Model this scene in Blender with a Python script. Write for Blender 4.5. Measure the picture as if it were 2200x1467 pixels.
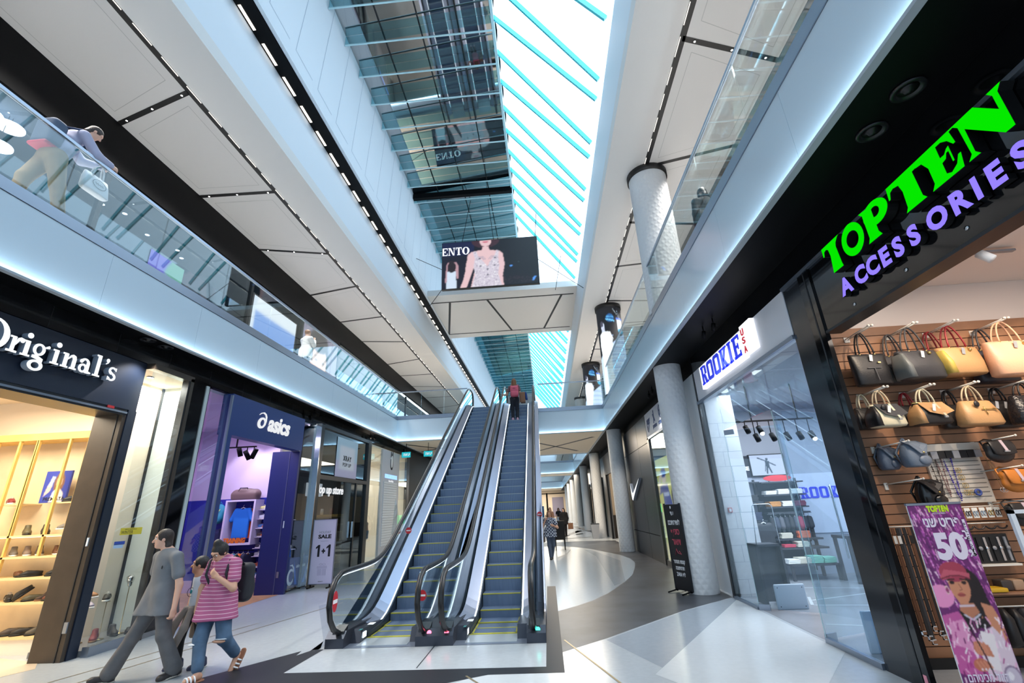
import bpy, bmesh, math, random
import numpy as np
from mathutils import Vector, Matrix, Euler
random.seed(7)
for o in list(bpy.data.objects):
    bpy.data.objects.remove(o)
SC = bpy.context.scene
COL = SC.collection
PI = math.pi

# ------------------------------------------------------------------ camera
cam_d = bpy.data.cameras.new('camera')
cam_d.sensor_width = 36.0
cam_d.lens = 977.0 / 2200 * 36.0
cam_d.clip_end = 300
cam_o = bpy.data.objects.new('camera', cam_d)
COL.objects.link(cam_o)
_V1 = Vector((77, 357.5, 977.0)).normalized()       # corridor direction seen by the lens
_V2 = Vector((-119, -2644.5, 977.0)).normalized()   # vertical direction seen by the lens
_R = _V1.cross(_V2)
_M = Matrix((_R, _V1, _V2)).transposed()             # world -> lens (right, down, forward)
_rx, _dn, _fw = _M[0], _M[1], _M[2]
_B = Matrix((_rx, -_dn, -_fw)).transposed()
cam_o.matrix_world = Matrix.Translation((0, 0, 1.75)) @ _B.to_4x4()
SC.camera = cam_o

# ------------------------------------------------------------------ view, world, render sampling of glass
SC.view_settings.view_transform = 'Standard'
SC.view_settings.look = 'None'
SC.view_settings.gamma = 1.0
SC.view_settings.use_curve_mapping = False
SC.view_settings.exposure = 0.7
cy = SC.cycles
cy.max_bounces = 7
cy.diffuse_bounces = 4
cy.glossy_bounces = 4
cy.transmission_bounces = 4
cy.transparent_max_bounces = 24
cy.sample_clamp_indirect = 4.0
cy.caustics_reflective = False
cy.caustics_refractive = False

def C(r, g, b, a=1.0):
    f = lambda c: (c / 255 / 12.92) if c / 255 <= 0.04045 else ((c / 255 + 0.055) / 1.055) ** 2.4
    return (f(r), f(g), f(b), a)

wd = bpy.data.worlds.new('world'); SC.world = wd; wd.use_nodes = True
wd.node_tree.nodes['Background'].inputs[0].default_value = (0.58, 0.79, 1.0, 1)
wd.node_tree.nodes['Background'].inputs[1].default_value = 0.8  # added fill: blue light through the hall end left open behind the camera

def area(name, loc, rot, sx, sy, power, col=(1, 1, 1), parent=None, spread=PI):
    l = bpy.data.lights.new(name, 'AREA'); l.shape = 'RECTANGLE'; l.size = sx; l.size_y = sy
    l.energy = power; l.color = col; l.spread = spread
    o = bpy.data.objects.new(name, l); COL.objects.link(o); o.location = loc; o.rotation_euler = rot
    if parent: o.parent = parent
    return o
def spot(name, loc, target, power, col=(1, 1, 1), angle=60, blend=0.4, r=0.03):
    l = bpy.data.lights.new(name, 'SPOT'); l.energy = power; l.color = col
    l.spot_size = math.radians(angle); l.spot_blend = blend; l.shadow_soft_size = r
    o = bpy.data.objects.new(name, l); COL.objects.link(o); o.location = loc
    d = Vector(target) - Vector(loc); o.rotation_euler = d.to_track_quat('-Z', 'Y').to_euler()
    return o
WARM = (1.0, 0.86, 0.66)
# the shops' own ceiling lights and added walkway fills that have no fitting (small lamps come with their fixtures)
area('shoe_shop_light', (-8.6, 5.8, 3.9), (0, 0, 0), 2.4, 2.0, 150, WARM)
area('shoe_shop_window_light', (-7.6, 8.0, 4.33), (0, 0, 0), 0.9, 1.1, 90, (1, 0.9, 0.74))
area('sports_shop_light', (-8.2, 11.0, 4.2), (0, 0, 0), 2.4, 2.0, 62, (0.80, 0.68, 1.0))
area('accessory_shop_light', (5.3, 3.4, 4.35), (0, 0, 0), 2.6, 2.4, 75, (1, 0.86, 0.74))
area('kids_shop_light', (5.6, 9.3, 3.9), (0, 0, 0), 3.4, 4.0, 240, (0.9, 0.94, 1))
area('sport_shop_window_light', (4.4, 14.2, 3.6), (0, 0, 0), 1.2, 3.4, 70, (1, 0.98, 0.9))
area('popup_light', (-8.2, 15.5, 3.9), (0, 0, 0), 2, 2, 25, (1, 0.93, 0.82))
area('snow_shop_light', (-8.2, 19.8, 4.1), (0, 0, 0), 2, 3, 70, (1, 0.96, 0.86))
area('underbridge_fill', (0.6, 24.5, 4.74), (0, 0, 0), 3, 6, 320, (1, 0.85, 0.66))  # added fill, no fitting: bounces off the floor onto the bridge underside
area('far_corridor_fill', (0.5, 58, 4.70), (0, 0, 0), 5, 24, 900, (1, 0.86, 0.68))  # added fill hanging free in the void to brighten the far corridor
area('left_gallery_fill', (-7.55, 14, 9.7), (0, 0, 0), 0.4, 30, 700, (1, 0.95, 0.9), spread=1.9)  # added fill without fitting, bounced off the gallery floor onto the ceiling
area('right_gallery_fill', (4.1, 14, 9.7), (0, 0, 0), 0.4, 30, 1000, (1, 0.95, 0.9), spread=1.9)  # same added fill for the right gallery ceiling
area('far_end_fill', (-1, 86, 4.72), (0, 0, 0), 5, 6, 500, (1, 0.86, 0.68))  # added fill under the last bridge, lifts the dark far end
# ------------------------------------------------------------------ materials
MATS = {}
def mat(name, col, rough=0.5, metal=0.0, spec=0.5, emit=None, es=1.0, noise=None, bump=None, coat=0.0):
    """noise=(scale, amount): mottles the colour; bump=(scale, strength)"""
    if name in MATS: return MATS[name]
    m = bpy.data.materials.new(name); m.use_nodes = True; MATS[name] = m
    nt = m.node_tree; b = nt.nodes['Principled BSDF']
    b.inputs['Base Color'].default_value = col
    b.inputs['Roughness'].default_value = rough
    b.inputs['Metallic'].default_value = metal
    b.inputs['Specular IOR Level'].default_value = spec
    b.inputs['Coat Weight'].default_value = coat
    if emit is not None:
        b.inputs['Emission Color'].default_value = emit
        b.inputs['Emission Strength'].default_value = es
    if noise or bump:
        tc = nt.nodes.new('ShaderNodeTexCoord')
    if noise:
        n = nt.nodes.new('ShaderNodeTexNoise'); n.inputs['Scale'].default_value = noise[0]; n.inputs['Detail'].default_value = 5
        nt.links.new(tc.outputs['Object'], n.inputs['Vector'])
        r = nt.nodes.new('ShaderNodeValToRGB')
        r.color_ramp.elements[0].position = 0.35; r.color_ramp.elements[1].position = 0.7
        k = noise[1]
        r.color_ramp.elements[0].color = tuple(c * (1 - k) for c in col[:3]) + (1,)
        r.color_ramp.elements[1].color = tuple(min(1, c * (1 + k)) for c in col[:3]) + (1,)
        nt.links.new(n.outputs['Fac'], r.inputs['Fac']); nt.links.new(r.outputs['Color'], b.inputs['Base Color'])
    if bump:
        n2 = nt.nodes.new('ShaderNodeTexNoise'); n2.inputs['Scale'].default_value = bump[0]
        nt.links.new(tc.outputs['Object'], n2.inputs['Vector'])
        bp = nt.nodes.new('ShaderNodeBump'); bp.inputs['Strength'].default_value = bump[1]; bp.inputs['Distance'].default_value = 0.01
        nt.links.new(n2.outputs['Fac'], bp.inputs['Height']); nt.links.new(bp.outputs['Normal'], b.inputs['Normal'])
    return m
def glow(name, col, s, light=True):
    if name in MATS: return MATS[name]
    m = bpy.data.materials.new(name); m.use_nodes = True; MATS[name] = m
    nt = m.node_tree; nt.nodes.remove(nt.nodes['Principled BSDF'])
    e = nt.nodes.new('ShaderNodeEmission'); e.inputs[0].default_value = col; e.inputs[1].default_value = s
    nt.links.new(e.outputs[0], nt.nodes['Material Output'].inputs[0])
    if not light: m.cycles.emission_sampling = 'NONE'
    return m
def glass(name, tint=(0.93, 0.97, 0.98, 1), refl=1.0, base=0.0, rough=0.0):
    """clear pane: lets light straight through, mirrors by Fresnel"""
    if name in MATS: return MATS[name]
    m = bpy.data.materials.new(name); m.use_nodes = True; MATS[name] = m
    nt = m.node_tree; nt.nodes.remove(nt.nodes['Principled BSDF'])
    t = nt.nodes.new('ShaderNodeBsdfTransparent'); t.inputs[0].default_value = tint
    g = nt.nodes.new('ShaderNodeBsdfGlossy'); g.inputs['Roughness'].default_value = rough
    g.inputs['Color'].default_value = (0.85, 0.95, 1.0, 1)
    fc = nt.nodes.new('ShaderNodeLayerWeight'); fc.inputs[0].default_value = 0.5
    pw = nt.nodes.new('ShaderNodeMath'); pw.operation = 'POWER'; pw.inputs[1].default_value = 4.2
    nt.links.new(fc.outputs['Facing'], pw.inputs[0])
    lw = nt.nodes.new('ShaderNodeMath'); lw.operation = 'MULTIPLY_ADD'; lw.inputs[1].default_value = 0.93; lw.inputs[2].default_value = 0.045
    nt.links.new(pw.outputs[0], lw.inputs[0])
    mm = nt.nodes.new('ShaderNodeMath'); mm.operation = 'MULTIPLY_ADD'; mm.use_clamp = True
    mm.inputs[1].default_value = refl; mm.inputs[2].default_value = base
    nt.links.new(lw.outputs[0], mm.inputs[0])
    mx = nt.nodes.new('ShaderNodeMixShader')
    nt.links.new(mm.outputs[0], mx.inputs[0]); nt.links.new(t.outputs[0], mx.inputs[1]); nt.links.new(g.outputs[0], mx.inputs[2])
    nt.links.new(mx.outputs[0], nt.nodes['Material Output'].inputs[0])
    return m
def wave_mat(name, c1, c2, scale, axis='Z', thresh=0.5, rough=0.6, rot=0, profile='SAW', coord='Object', bump=0, sharp=0.02):
    """two-colour stripes along an axis"""
    if name in MATS: return MATS[name]
    m = mat(name, c1, rough); nt = m.node_tree; b = nt.nodes['Principled BSDF']
    tc = nt.nodes.new('ShaderNodeTexCoord'); w = nt.nodes.new('ShaderNodeTexWave')
    w.wave_type = 'BANDS'; w.bands_direction = axis; w.wave_profile = profile
    w.inputs['Scale'].default_value = scale
    nt.links.new(tc.outputs[coord], w.inputs['Vector'])
    r = nt.nodes.new('ShaderNodeValToRGB'); r.color_ramp.elements[0].position = max(0, thresh - sharp); r.color_ramp.elements[1].position = min(1, thresh + sharp)
    r.color_ramp.elements[0].color = c1; r.color_ramp.elements[1].color = c2
    nt.links.new(w.outputs['Fac'], r.inputs['Fac']); nt.links.new(r.outputs['Color'], b.inputs['Base Color'])
    return m
def paint_mat(name, emit=0.0, rough=0.6, base=1.0):
    """colours come from the mesh's own picture attribute"""
    if name in MATS: return MATS[name]
    m = mat(name, (1, 1, 1, 1), rough); nt = m.node_tree; b = nt.nodes['Principled BSDF']
    a = nt.nodes.new('ShaderNodeVertexColor'); a.layer_name = 'picture'
    if emit > 0:
        b.inputs['Base Color'].default_value = (0.01, 0.01, 0.01, 1)
        nt.links.new(a.outputs[0], b.inputs['Emission Color']); b.inputs['Emission Strength'].default_value = emit
        m.cycles.emission_sampling = 'NONE' if emit < 0.9 else 'AUTO'
    else:
        nt.links.new(a.outputs[0], b.inputs['Base Color'])
    return m

# ------------------------------------------------------------------ mesh building
class MB:
    def __init__(s): s.v = []; s.f = []; s.mi = []; s.ms = []; s.sm = []
    def m(s, material):
        if material not in s.ms: s.ms.append(material)
        return s.ms.index(material)
    def add(s, vs, fs, material, smooth=False):
        o = len(s.v); k = s.m(material); s.v += [tuple(v) for v in vs]
        for f in fs: s.f.append(tuple(i + o for i in f)); s.mi.append(k); s.sm.append(smooth)
        return s
    def box(s, x0, y0, z0, x1, y1, z1, material):
        v = [(x, y, z) for z in (z0, z1) for y in (y0, y1) for x in (x0, x1)]
        return s.add(v, [(0, 2, 3, 1), (4, 5, 7, 6), (0, 1, 5, 4), (2, 6, 7, 3), (0, 4, 6, 2), (1, 3, 7, 5)], material)
    def bbox(s, c, h, material, bev=0.01, M=None):
        """rounded box: centre, half sizes"""
        bm = bmesh.new(); bmesh.ops.create_cube(bm, size=2)
        for v in bm.verts: v.co = Vector((v.co.x * h[0], v.co.y * h[1], v.co.z * h[2]))
        bmesh.ops.bevel(bm, geom=bm.edges[:], offset=min(bev, min(h) * 0.95), segments=3, affect='EDGES', profile=0.5)
        return s.bm(bm, material, (M or Matrix()) @ Matrix.Identity(4) if M else Matrix.Translation(c), True)
    def bm(s, bm, material, M=None, smooth=False):
        bm.verts.index_update()
        vs = [(M @ v.co) if M else v.co.copy() for v in bm.verts]
        fs = [[v.index for v in f.verts] for f in bm.faces]
        bm.free(); return s.add(vs, fs, material, smooth)
    def quad(s, a, b, c, d, material): return s.add([a, b, c, d], [(0, 1, 2, 3)], material)
    def poly(s, pts, material): return s.add(pts, [tuple(range(len(pts)))], material)
    def prism(s, pts, off, material):
        """closed outline (3-D points, planar) extruded by off"""
        n = len(pts); off = Vector(off); v = [Vector(p) for p in pts]; v += [p + off for p in v]
        f = [tuple(range(n - 1, -1, -1)), tuple(range(n, 2 * n))] + [(i, (i + 1) % n, n + (i + 1) % n, n + i) for i in range(n)]
        return s.add(v, f, material)
    def tube(s, path, r, material, n=8, cap=True, sx=1.0, smooth=True, closed=False):
        path = [Vector(p) for p in path]; L = len(path)
        rs = r if isinstance(r, (list, tuple)) else [r] * L
        vs = []; up = None
        for i, p in enumerate(path):
            if closed: t = path[(i + 1) % L] - path[i - 1]
            else: t = path[min(i + 1, L - 1)] - path[max(i - 1, 0)]
            if t.length < 1e-9: t = Vector((0, 0, 1))
            t.normalize()
            if up is None:
                up = Vector((1, 0, 0)) if abs(t.x) < 0.9 else Vector((0, 1, 0))
            a = (up - t * up.dot(t))
            if a.length < 1e-6: a = t.orthogonal()
            a.normalize(); up = a; b = t.cross(a)
            vs += [p + a * (rs[i] * sx * math.cos(2 * PI * k / n)) + b * (rs[i] * math.sin(2 * PI * k / n)) for k in range(n)]
        fs = []
        for i in range(L if closed else L - 1):
            for k in range(n):
                j = (i + 1) % L
                fs.append((i * n + k, i * n + (k + 1) % n, j * n + (k + 1) % n, j * n + k))
        if cap and not closed: fs += [tuple(range(n - 1, -1, -1)), tuple(range((L - 1) * n, L * n))]
        return s.add(vs, fs, material, smooth)
    def lathe(s, prof, c, material, n=24, smooth=True, axis='z'):
        """prof: list of (radius, height)"""
        vs = []; c = Vector(c)
        for r, z in prof:
            for k in range(n):
                a = 2 * PI * k / n; p = (r * math.cos(a), r * math.sin(a), z)
                if axis == 'x': p = (p[2], p[0], p[1])
                if axis == 'y': p = (p[0], p[2], p[1])
                vs.append(c + Vector(p))
        fs = [(i * n + k, i * n + (k + 1) % n, (i + 1) * n + (k + 1) % n, (i + 1) * n + k) for i in range(len(prof) - 1) for k in range(n)]
        if prof[0][0] > 1e-4: fs.append(tuple(range(n - 1, -1, -1)))
        if prof[-1][0] > 1e-4: fs.append(tuple(range((len(prof) - 1) * n, len(prof) * n)))
        return s.add(vs, fs, material, smooth)
    def ball(s, c, r, material, M=None, n=12):
        r = r if isinstance(r, (tuple, list)) else (r, r, r)
        bm = bmesh.new(); bmesh.ops.create_uvsphere(bm, u_segments=n, v_segments=max(6, n // 2 + 2), radius=1)
        T = Matrix.Translation(c) @ (M.to_4x4() if M else Matrix()) @ Matrix.Diagonal((*r, 1))
        return s.bm(bm, material, T, True)
    def build(s, name, parent=None, local=False, recalc=True):
        me = bpy.data.meshes.new(name)
        vs = s.v
        if parent is not None and not local:
            W = world_of(parent).inverted(); vs = [W @ Vector(v) for v in vs]
        me.from_pydata([tuple(v) for v in vs], [], s.f)
        for m_ in s.ms: me.materials.append(m_)
        me.polygons.foreach_set('material_index', s.mi); me.polygons.foreach_set('use_smooth', s.sm)
        if recalc:
            bm = bmesh.new(); bm.from_mesh(me); bmesh.ops.recalc_face_normals(bm, faces=bm.faces[:]); bm.to_mesh(me); bm.free()
        me.update()
        o = bpy.data.objects.new(name, me); COL.objects.link(o)
        if parent is not None: o.parent = parent
        return o
def world_of(o):
    M = Matrix.LocRotScale(o.location, o.rotation_euler, o.scale)
    return world_of(o.parent) @ M if o.parent else M
def tag(o, label, cat, group=None, kind=None):
    o['label'] = label; o['category'] = cat
    if group: o['group'] = group
    if kind: o['kind'] = kind
    return o
def thing(name, label, cat, loc=(0, 0, 0), rz=0, group=None, kind=None):
    o = bpy.data.objects.new(name, None); COL.objects.link(o); o.empty_display_size = 0.05
    o.location = loc; o.rotation_euler = (0, 0, rz)
    return tag(o, label, cat, group, kind)
def struct(mb, name, label, cat): return tag(mb.build(name), label, cat, kind='structure')
def dup(root, loc, rot, label, group=None, name=None, scale=None):
    r = root.copy(); COL.objects.link(r); r.location = loc; r.rotation_euler = rot
    if scale: r.scale = scale
    r['label'] = label
    if group: r['group'] = group
    for ch in list(root.children):
        c = ch.copy(); COL.objects.link(c); c.parent = r
        for g in ch.children:
            d = g.copy(); COL.objects.link(d); d.parent = c
    return r
def recolor(root, pairs):
    """swap materials on a copy (own mesh data)"""
    for ch in [root] + list(root.children_recursive):
        if ch.type == 'MESH':
            ch.data = ch.data.copy()
            for i, m_ in enumerate(ch.data.materials):
                if m_ in pairs: ch.data.materials[i] = pairs[m_]

# ------------------------------------------------------------------ lettering and flat shapes
class Frame:
    def __init__(s, o, u, v): s.o = Vector(o); s.u = Vector(u).normalized(); s.v = Vector(v).normalized(); s.n = s.u.cross(s.v)
    def p(s, x, y, z=0): return s.o + s.u * x + s.v * y + s.n * z
def face_px(x, y0, z0): return Frame((x, y0, z0), (0, 1, 0), (0, 0, 1))      # faces +X (left-hand shops)
def face_nx(x, y0, z0): return Frame((x, y0, z0), (0, -1, 0), (0, 0, 1))     # faces -X (right-hand shops)
def face_ny(x0, y, z0): return Frame((x0, y, z0), (1, 0, 0), (0, 0, 1))      # faces the viewer (-Y)
def curve_mesh(mb, cu, fr, material, z0, w=None, side=None, xf=None):
    ob = bpy.data.objects.new('t', cu); me = ob.to_mesh()
    vs = [v.co.copy() for v in me.vertices]; fs = [tuple(p.vertices) for p in me.polygons]
    if vs:
        xs = [v.x for v in vs]; mn, mxx = min(xs), max(xs)
        k = 1.0
        if w: k = w / max(1e-6, mxx - mn)
        def T(v):
            x, y = ((v.x - mn) * k if w else v.x), v.y
            if xf: x, y = xf(x, y)
            return fr.p(x, y, v.z + z0)
        pts = [T(v) for v in vs]
        if side is None: mb.add(pts, fs, material)
        else:
            zt = max(v.z for v in vs) - 1e-5
            A = [f for f in fs if all(vs[i].z >= zt for i in f)]; Bf = [f for f in fs if not all(vs[i].z >= zt for i in f)]
            mb.add(pts, A, material); mb.add(pts, Bf, side)
    ob.to_mesh_clear(); bpy.data.objects.remove(ob); bpy.data.curves.remove(cu)
def text(mb, s, fr, size, material, depth=0.004, bold=0.0, shear=0.0, w=None, z0=0.0, align='LEFT', side=None, space=1.0, xf=None):
    cu = bpy.data.curves.new('t', 'FONT'); cu.body = s; cu.size = size; cu.extrude = depth / 2; cu.offset = bold
    cu.shear = shear; cu.align_x = align; cu.space_character = space; cu.resolution_u = 4
    curve_mesh(mb, cu, fr, material, z0 + depth / 2, w, side, xf)
def shape(mb, loops, fr, material, depth=0.004, z0=0.0, side=None):
    cu = bpy.data.curves.new('t', 'CURVE'); cu.dimensions = '2D'; cu.fill_mode = 'BOTH'; cu.extrude = depth / 2
    for lp in loops:
        sp = cu.splines.new('POLY'); sp.points.add(len(lp) - 1); sp.use_cyclic_u = True
        for q, (x, y) in zip(sp.points, lp): q.co = (x, y, 0, 1)
    curve_mesh(mb, cu, fr, material, z0 + depth / 2, None, side)
def ell(cx, cy_, rx, ry, n=28, a0=0, a1=2 * PI, rot=0):
    out = []
    for k in range(n):
        a = a0 + (a1 - a0) * k / (n if abs(a1 - a0 - 2 * PI) < 1e-6 else n - 1)
        x, y = rx * math.cos(a), ry * math.sin(a)
        out.append((cx + x * math.cos(rot) - y * math.sin(rot), cy_ + x * math.sin(rot) + y * math.cos(rot)))
    return out
def rect(x0, y0, x1, y1): return [(x0, y0), (x1, y0), (x1, y1), (x0, y1)]

# ------------------------------------------------------------------ printed / lit pictures as coloured grids
class Pic:
    """a raster that shapes are painted into; x right, y up, both 0..1"""
    def __init__(s, W, H, bg): 
        s.W, s.H = W, H; s.a = np.zeros((H, W, 3)); s.a[:] = C(*bg)[:3]
        s.X, s.Y = np.meshgrid(np.linspace(0, 1, W), np.linspace(0, 1, H)); s.asp = W / H
    def fill(s, mask, c): s.a[mask] = C(*c)[:3]
    def e(s, cx, cy_, rx, ry, c, rot=0):
        dx = (s.X - cx) * s.asp; dy = s.Y - cy_; x = dx * math.cos(rot) + dy * math.sin(rot); y = -dx * math.sin(rot) + dy * math.cos(rot)
        s.fill((x / (rx * s.asp)) ** 2 + (y / ry) ** 2 <= 1, c)
    def p(s, pts, c):
        inside = np.zeros(s.X.shape, bool); n = len(pts); j = n - 1
        for i in range(n):
            xi, yi = pts[i]; xj, yj = pts[j]
            if yi != yj:
                cond = ((yi > s.Y) != (yj > s.Y)) & (s.X < (xj - xi) * (s.Y - yi) / (yj - yi) + xi)
                inside ^= cond
            j = i
        s.fill(inside, c)
    def r(s, x0, y0, x1, y1, c): s.fill((s.X >= x0) & (s.X <= x1) & (s.Y >= y0) & (s.Y <= y1), c)
    def line(s, pts, w, c):
        for (x0, y0), (x1, y1) in zip(pts, pts[1:]):
            ax, ay = x0 * s.asp, y0; bx, by = x1 * s.asp, y1; px, py = s.X * s.asp, s.Y
            L = max(1e-9, (bx - ax) ** 2 + (by - ay) ** 2); t = np.clip(((px - ax) * (bx - ax) + (py - ay) * (by - ay)) / L, 0, 1)
            s.fill(np.hypot(px - ax - t * (bx - ax), py - ay - t * (by - ay)) <= w, c)
    def speck(s, n, box, cs, size, rng, asp=1.0):
        for _ in range(n):
            x = box[0] + (box[2] - box[0]) * rng.random(); y = box[1] + (box[3] - box[1]) * rng.random()
            r_ = size * (0.5 + rng.random()); s.e(x, y, r_, r_ * s.asp * asp, cs[int(rng.random() * len(cs))])
    def blur(s, k=1):
        for _ in range(k):
            b = np.pad(s.a, ((1, 1), (1, 1), (0, 0)), 'edge')
            s.a = (b[1:-1, 1:-1] * 2 + b[:-2, 1:-1] + b[2:, 1:-1] + b[1:-1, :-2] + b[1:-1, 2:]) / 6
    def obj(s, name, fn, material, parent=None):
        """fn(u, v) -> world point"""
        vs = [fn(x, y) for y in np.linspace(0, 1, s.H) for x in np.linspace(0, 1, s.W)]
        W = s.W; fs = [(j * W + i, j * W + i + 1, (j + 1) * W + i + 1, (j + 1) * W + i) for j in range(s.H - 1) for i in range(W - 1)]
        mb = MB(); mb.add(vs, fs, material, True); o = mb.build(name, parent, recalc=False)
        at = o.data.color_attributes.new('picture', 'FLOAT_COLOR', 'POINT')
        at.data.foreach_set('color', np.concatenate([s.a.reshape(-1, 3), np.ones((s.H * s.W, 1))], 1).astype(np.float32).ravel())
        return o
def on(fr, w, h, z=0.0): return lambda u, v: fr.p(u * w, v * h, z)

# ------------------------------------------------------------------ soft bodies: blended distance fields meshed by surface nets
def nrm(v): return np.asarray(v, float)
class Soft:
    def __init__(s, k=0.02): s.pr = []; s.cuts = []; s.k = k; s.sub = []
    def cap(s, a, b, ra, rb=None, k=None): s.pr.append(('c', nrm(a), nrm(b), ra, ra if rb is None else rb, k)); return s
    def chain(s, pts, rs, k=None):
        for i in range(len(pts) - 1): s.cap(pts[i], pts[i + 1], rs[i], rs[i + 1], k)
        return s
    def ell(s, c, r, R=None, k=None): s.pr.append(('e', nrm(c), nrm(r), None if R is None else np.array(R), k)); return s
    def box(s, c, h, rd, R=None, k=None): s.pr.append(('b', nrm(c), nrm(h), rd, None if R is None else np.array(R), k)); return s
    def cut(s, p, n): s.cuts.append((nrm(p), nrm(n) / np.linalg.norm(n))); return s
    def minus(s, prim): s.sub.append(prim); return s
    @staticmethod
    def _d(p, P):
        if p[0] == 'c':
            _, a, b, ra, rb, _k = p; ba = b - a; L = max(1e-9, ba @ ba)
            t = np.clip(((P - a) @ ba) / L, 0, 1); return np.linalg.norm(P - a - t[..., None] * ba, axis=-1) - (ra + (rb - ra) * t)
        if p[0] == 'e':
            _, c, r, R, _k = p; q = P - c
            if R is not None: q = q @ R
            k0 = np.linalg.norm(q / r, axis=-1); k1 = np.linalg.norm(q / (r * r), axis=-1)
            return k0 * (k0 - 1) / np.maximum(k1, 1e-9)
        _, c, h, rd, R, _k = p; q = P - c
        if R is not None: q = q @ R
        q = np.abs(q) - (h - rd); return np.linalg.norm(np.maximum(q, 0), axis=-1) + np.minimum(q.max(-1), 0) - rd
    @staticmethod
    def _bb(p):
        if p[0] == 'c': r = max(p[3], p[4]); return np.minimum(p[1], p[2]) - r, np.maximum(p[1], p[2]) + r
        r = max(p[2]) * (1.0 if p[3] is None and p[0] == 'e' else 1.75); return p[1] - r, p[1] + r
    def mesh(s, h):
        bbs = [s._bb(p) for p in s.pr]; lo = np.min([b[0] for b in bbs], 0) - 3 * h; hi = np.max([b[1] for b in bbs], 0) + 3 * h
        n = np.ceil((hi - lo) / h).astype(int) + 1
        ax = [lo[i] + h * np.arange(n[i]) for i in range(3)]
        D = np.full(n, 0.2)
        for p, (b0, b1) in zip(s.pr, bbs):
            mg = 0.05 + 2 * h
            i0 = np.maximum(0, ((b0 - mg - lo) / h).astype(int)); i1 = np.minimum(n, ((b1 + mg - lo) / h).astype(int) + 2)
            sl = tuple(slice(a, b) for a, b in zip(i0, i1))
            P = np.stack(np.meshgrid(*[ax[i][sl[i]] for i in range(3)], indexing='ij'), -1)
            d = s._d(p, P); k = p[-1] if p[-1] is not None else s.k; o = D[sl]
            hh = np.maximum(k - np.abs(o - d), 0) / k; D[sl] = np.minimum(o, d) - hh * hh * k * 0.25
        if s.cuts or s.sub:
            P = np.stack(np.meshgrid(*ax, indexing='ij'), -1)
            for c, nn in s.cuts: D = np.maximum(D, (P - c) @ nn)
            for p in s.sub: D = np.maximum(D, -s._d(p, P))
        ins = D < 0
        c8 = [(i, j, k) for i in (0, 1) for j in (0, 1) for k in (0, 1)]
        sh = tuple(np.array(n) - 1); sl = lambda o: tuple(slice(o[i], o[i] + sh[i]) for i in range(3))
        cnt = sum(ins[sl(o)].astype(int) for o in c8); act = (cnt > 0) & (cnt < 8)
        idx = -np.ones(sh, int); A = np.argwhere(act); idx[act] = np.arange(len(A))
        acc = np.zeros((len(A), 3)); w = np.zeros(len(A))
        for a in c8:
            for i in range(3):
                if a[i]: continue
                b = list(a); b[i] = 1; da = D[tuple((A + a).T)]; db = D[tuple((A + b).T)]
                x = (da < 0) != (db < 0); t = np.where(x, da / np.where(x, da - db, 1), 0)
                q = np.array(a, float)[None] + 0; q = np.repeat(q, len(A), 0); q[:, i] += t
                acc[x] += q[x]; w[x] += 1
        V = lo + h * (A + acc / w[:, None]); F = []
        for i in range(3):
            j, k = (i + 1) % 3, (i + 2) % 3
            a = [slice(0, None)] * 3; s0 = [slice(1, sh[m]) for m in range(3)]; s0[i] = slice(0, sh[i])
            s1 = list(s0); s1[i] = slice(1, sh[i] + 1)
            x = np.argwhere(ins[tuple(s0)] != ins[tuple(s1)])
            off = np.array([1, 1, 1]); off[i] = 0; x = x + off
            ej = np.zeros(3, int); ej[j] = 1; ek = np.zeros(3, int); ek[k] = 1
            q = np.stack([idx[tuple((x - ej - ek).T)], idx[tuple((x - ek).T)], idx[tuple(x.T)], idx[tuple((x - ej).T)]], 1)
            fl = ins[tuple(x.T)]; q[~fl] = q[~fl][:, ::-1]; F.append(q)
        F = np.concatenate(F); return V, F[(F >= 0).all(1)]
    def into(s, mb, h, material, M=None):
        V, F = s.mesh(h)
        if M is not None: V = V @ np.array(M.to_3x3()).T + np.array(M.translation)
        mb.add(V.tolist(), F.tolist(), material, True); return mb
# ------------------------------------------------------------------ common materials
WHITE = mat('white_paint', C(222, 230, 238), 0.55)
CEIL = mat('ceiling_white', C(224, 222, 220), 0.6)
FASC = mat('white_glass_cladding', C(206, 222, 234), 0.12, spec=0.55)
BLACK = mat('black_panel', C(8, 8, 10), 0.5, spec=0.12)
GLOSSB = mat('black_gloss', C(9, 10, 13), 0.06, spec=0.6)
STONE = mat('black_stone', C(20, 20, 22), 0.12, noise=(3.0, 0.5))
SLOT = mat('black_slot', C(10, 10, 12), 0.5)
STEEL = mat('brushed_steel', C(150, 160, 175), 0.32, metal=0.85)
CHROME = mat('chrome', C(215, 218, 222), 0.12, metal=1.0)
DARKSTEEL = mat('dark_steel', C(60, 62, 66), 0.35, metal=0.7)
CREAM = mat('cream_paint', C(235, 220, 200), 0.6)
NAVY = mat('navy_panel', C(34, 60, 122), 0.4)
GL = glass('clear_glass', refl=1.2)
GLB = glass('balustrade_glass', (0.95, 0.98, 0.98, 1), .9, 0.0)
GLD = glass('tinted_glass', (0.42, 0.48, 0.54, 1), 1.5, 0.0)
LED = glow('cove_led', (0.62, 0.86, 1.0, 1), 13)
LEDW = glow('slot_lamp', (1.0, 0.93, 0.82, 1), 1.6, False)
LEDE = glow('escalator_led', (0.72, 0.86, 1, 1), 2, False)
WLAMP = glow('lamp_white', (1, 0.96, 0.9, 1), 12, False)
XL, XR = -6.53, 2.70          # slab edges of the two galleries
YE = 92.0

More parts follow.
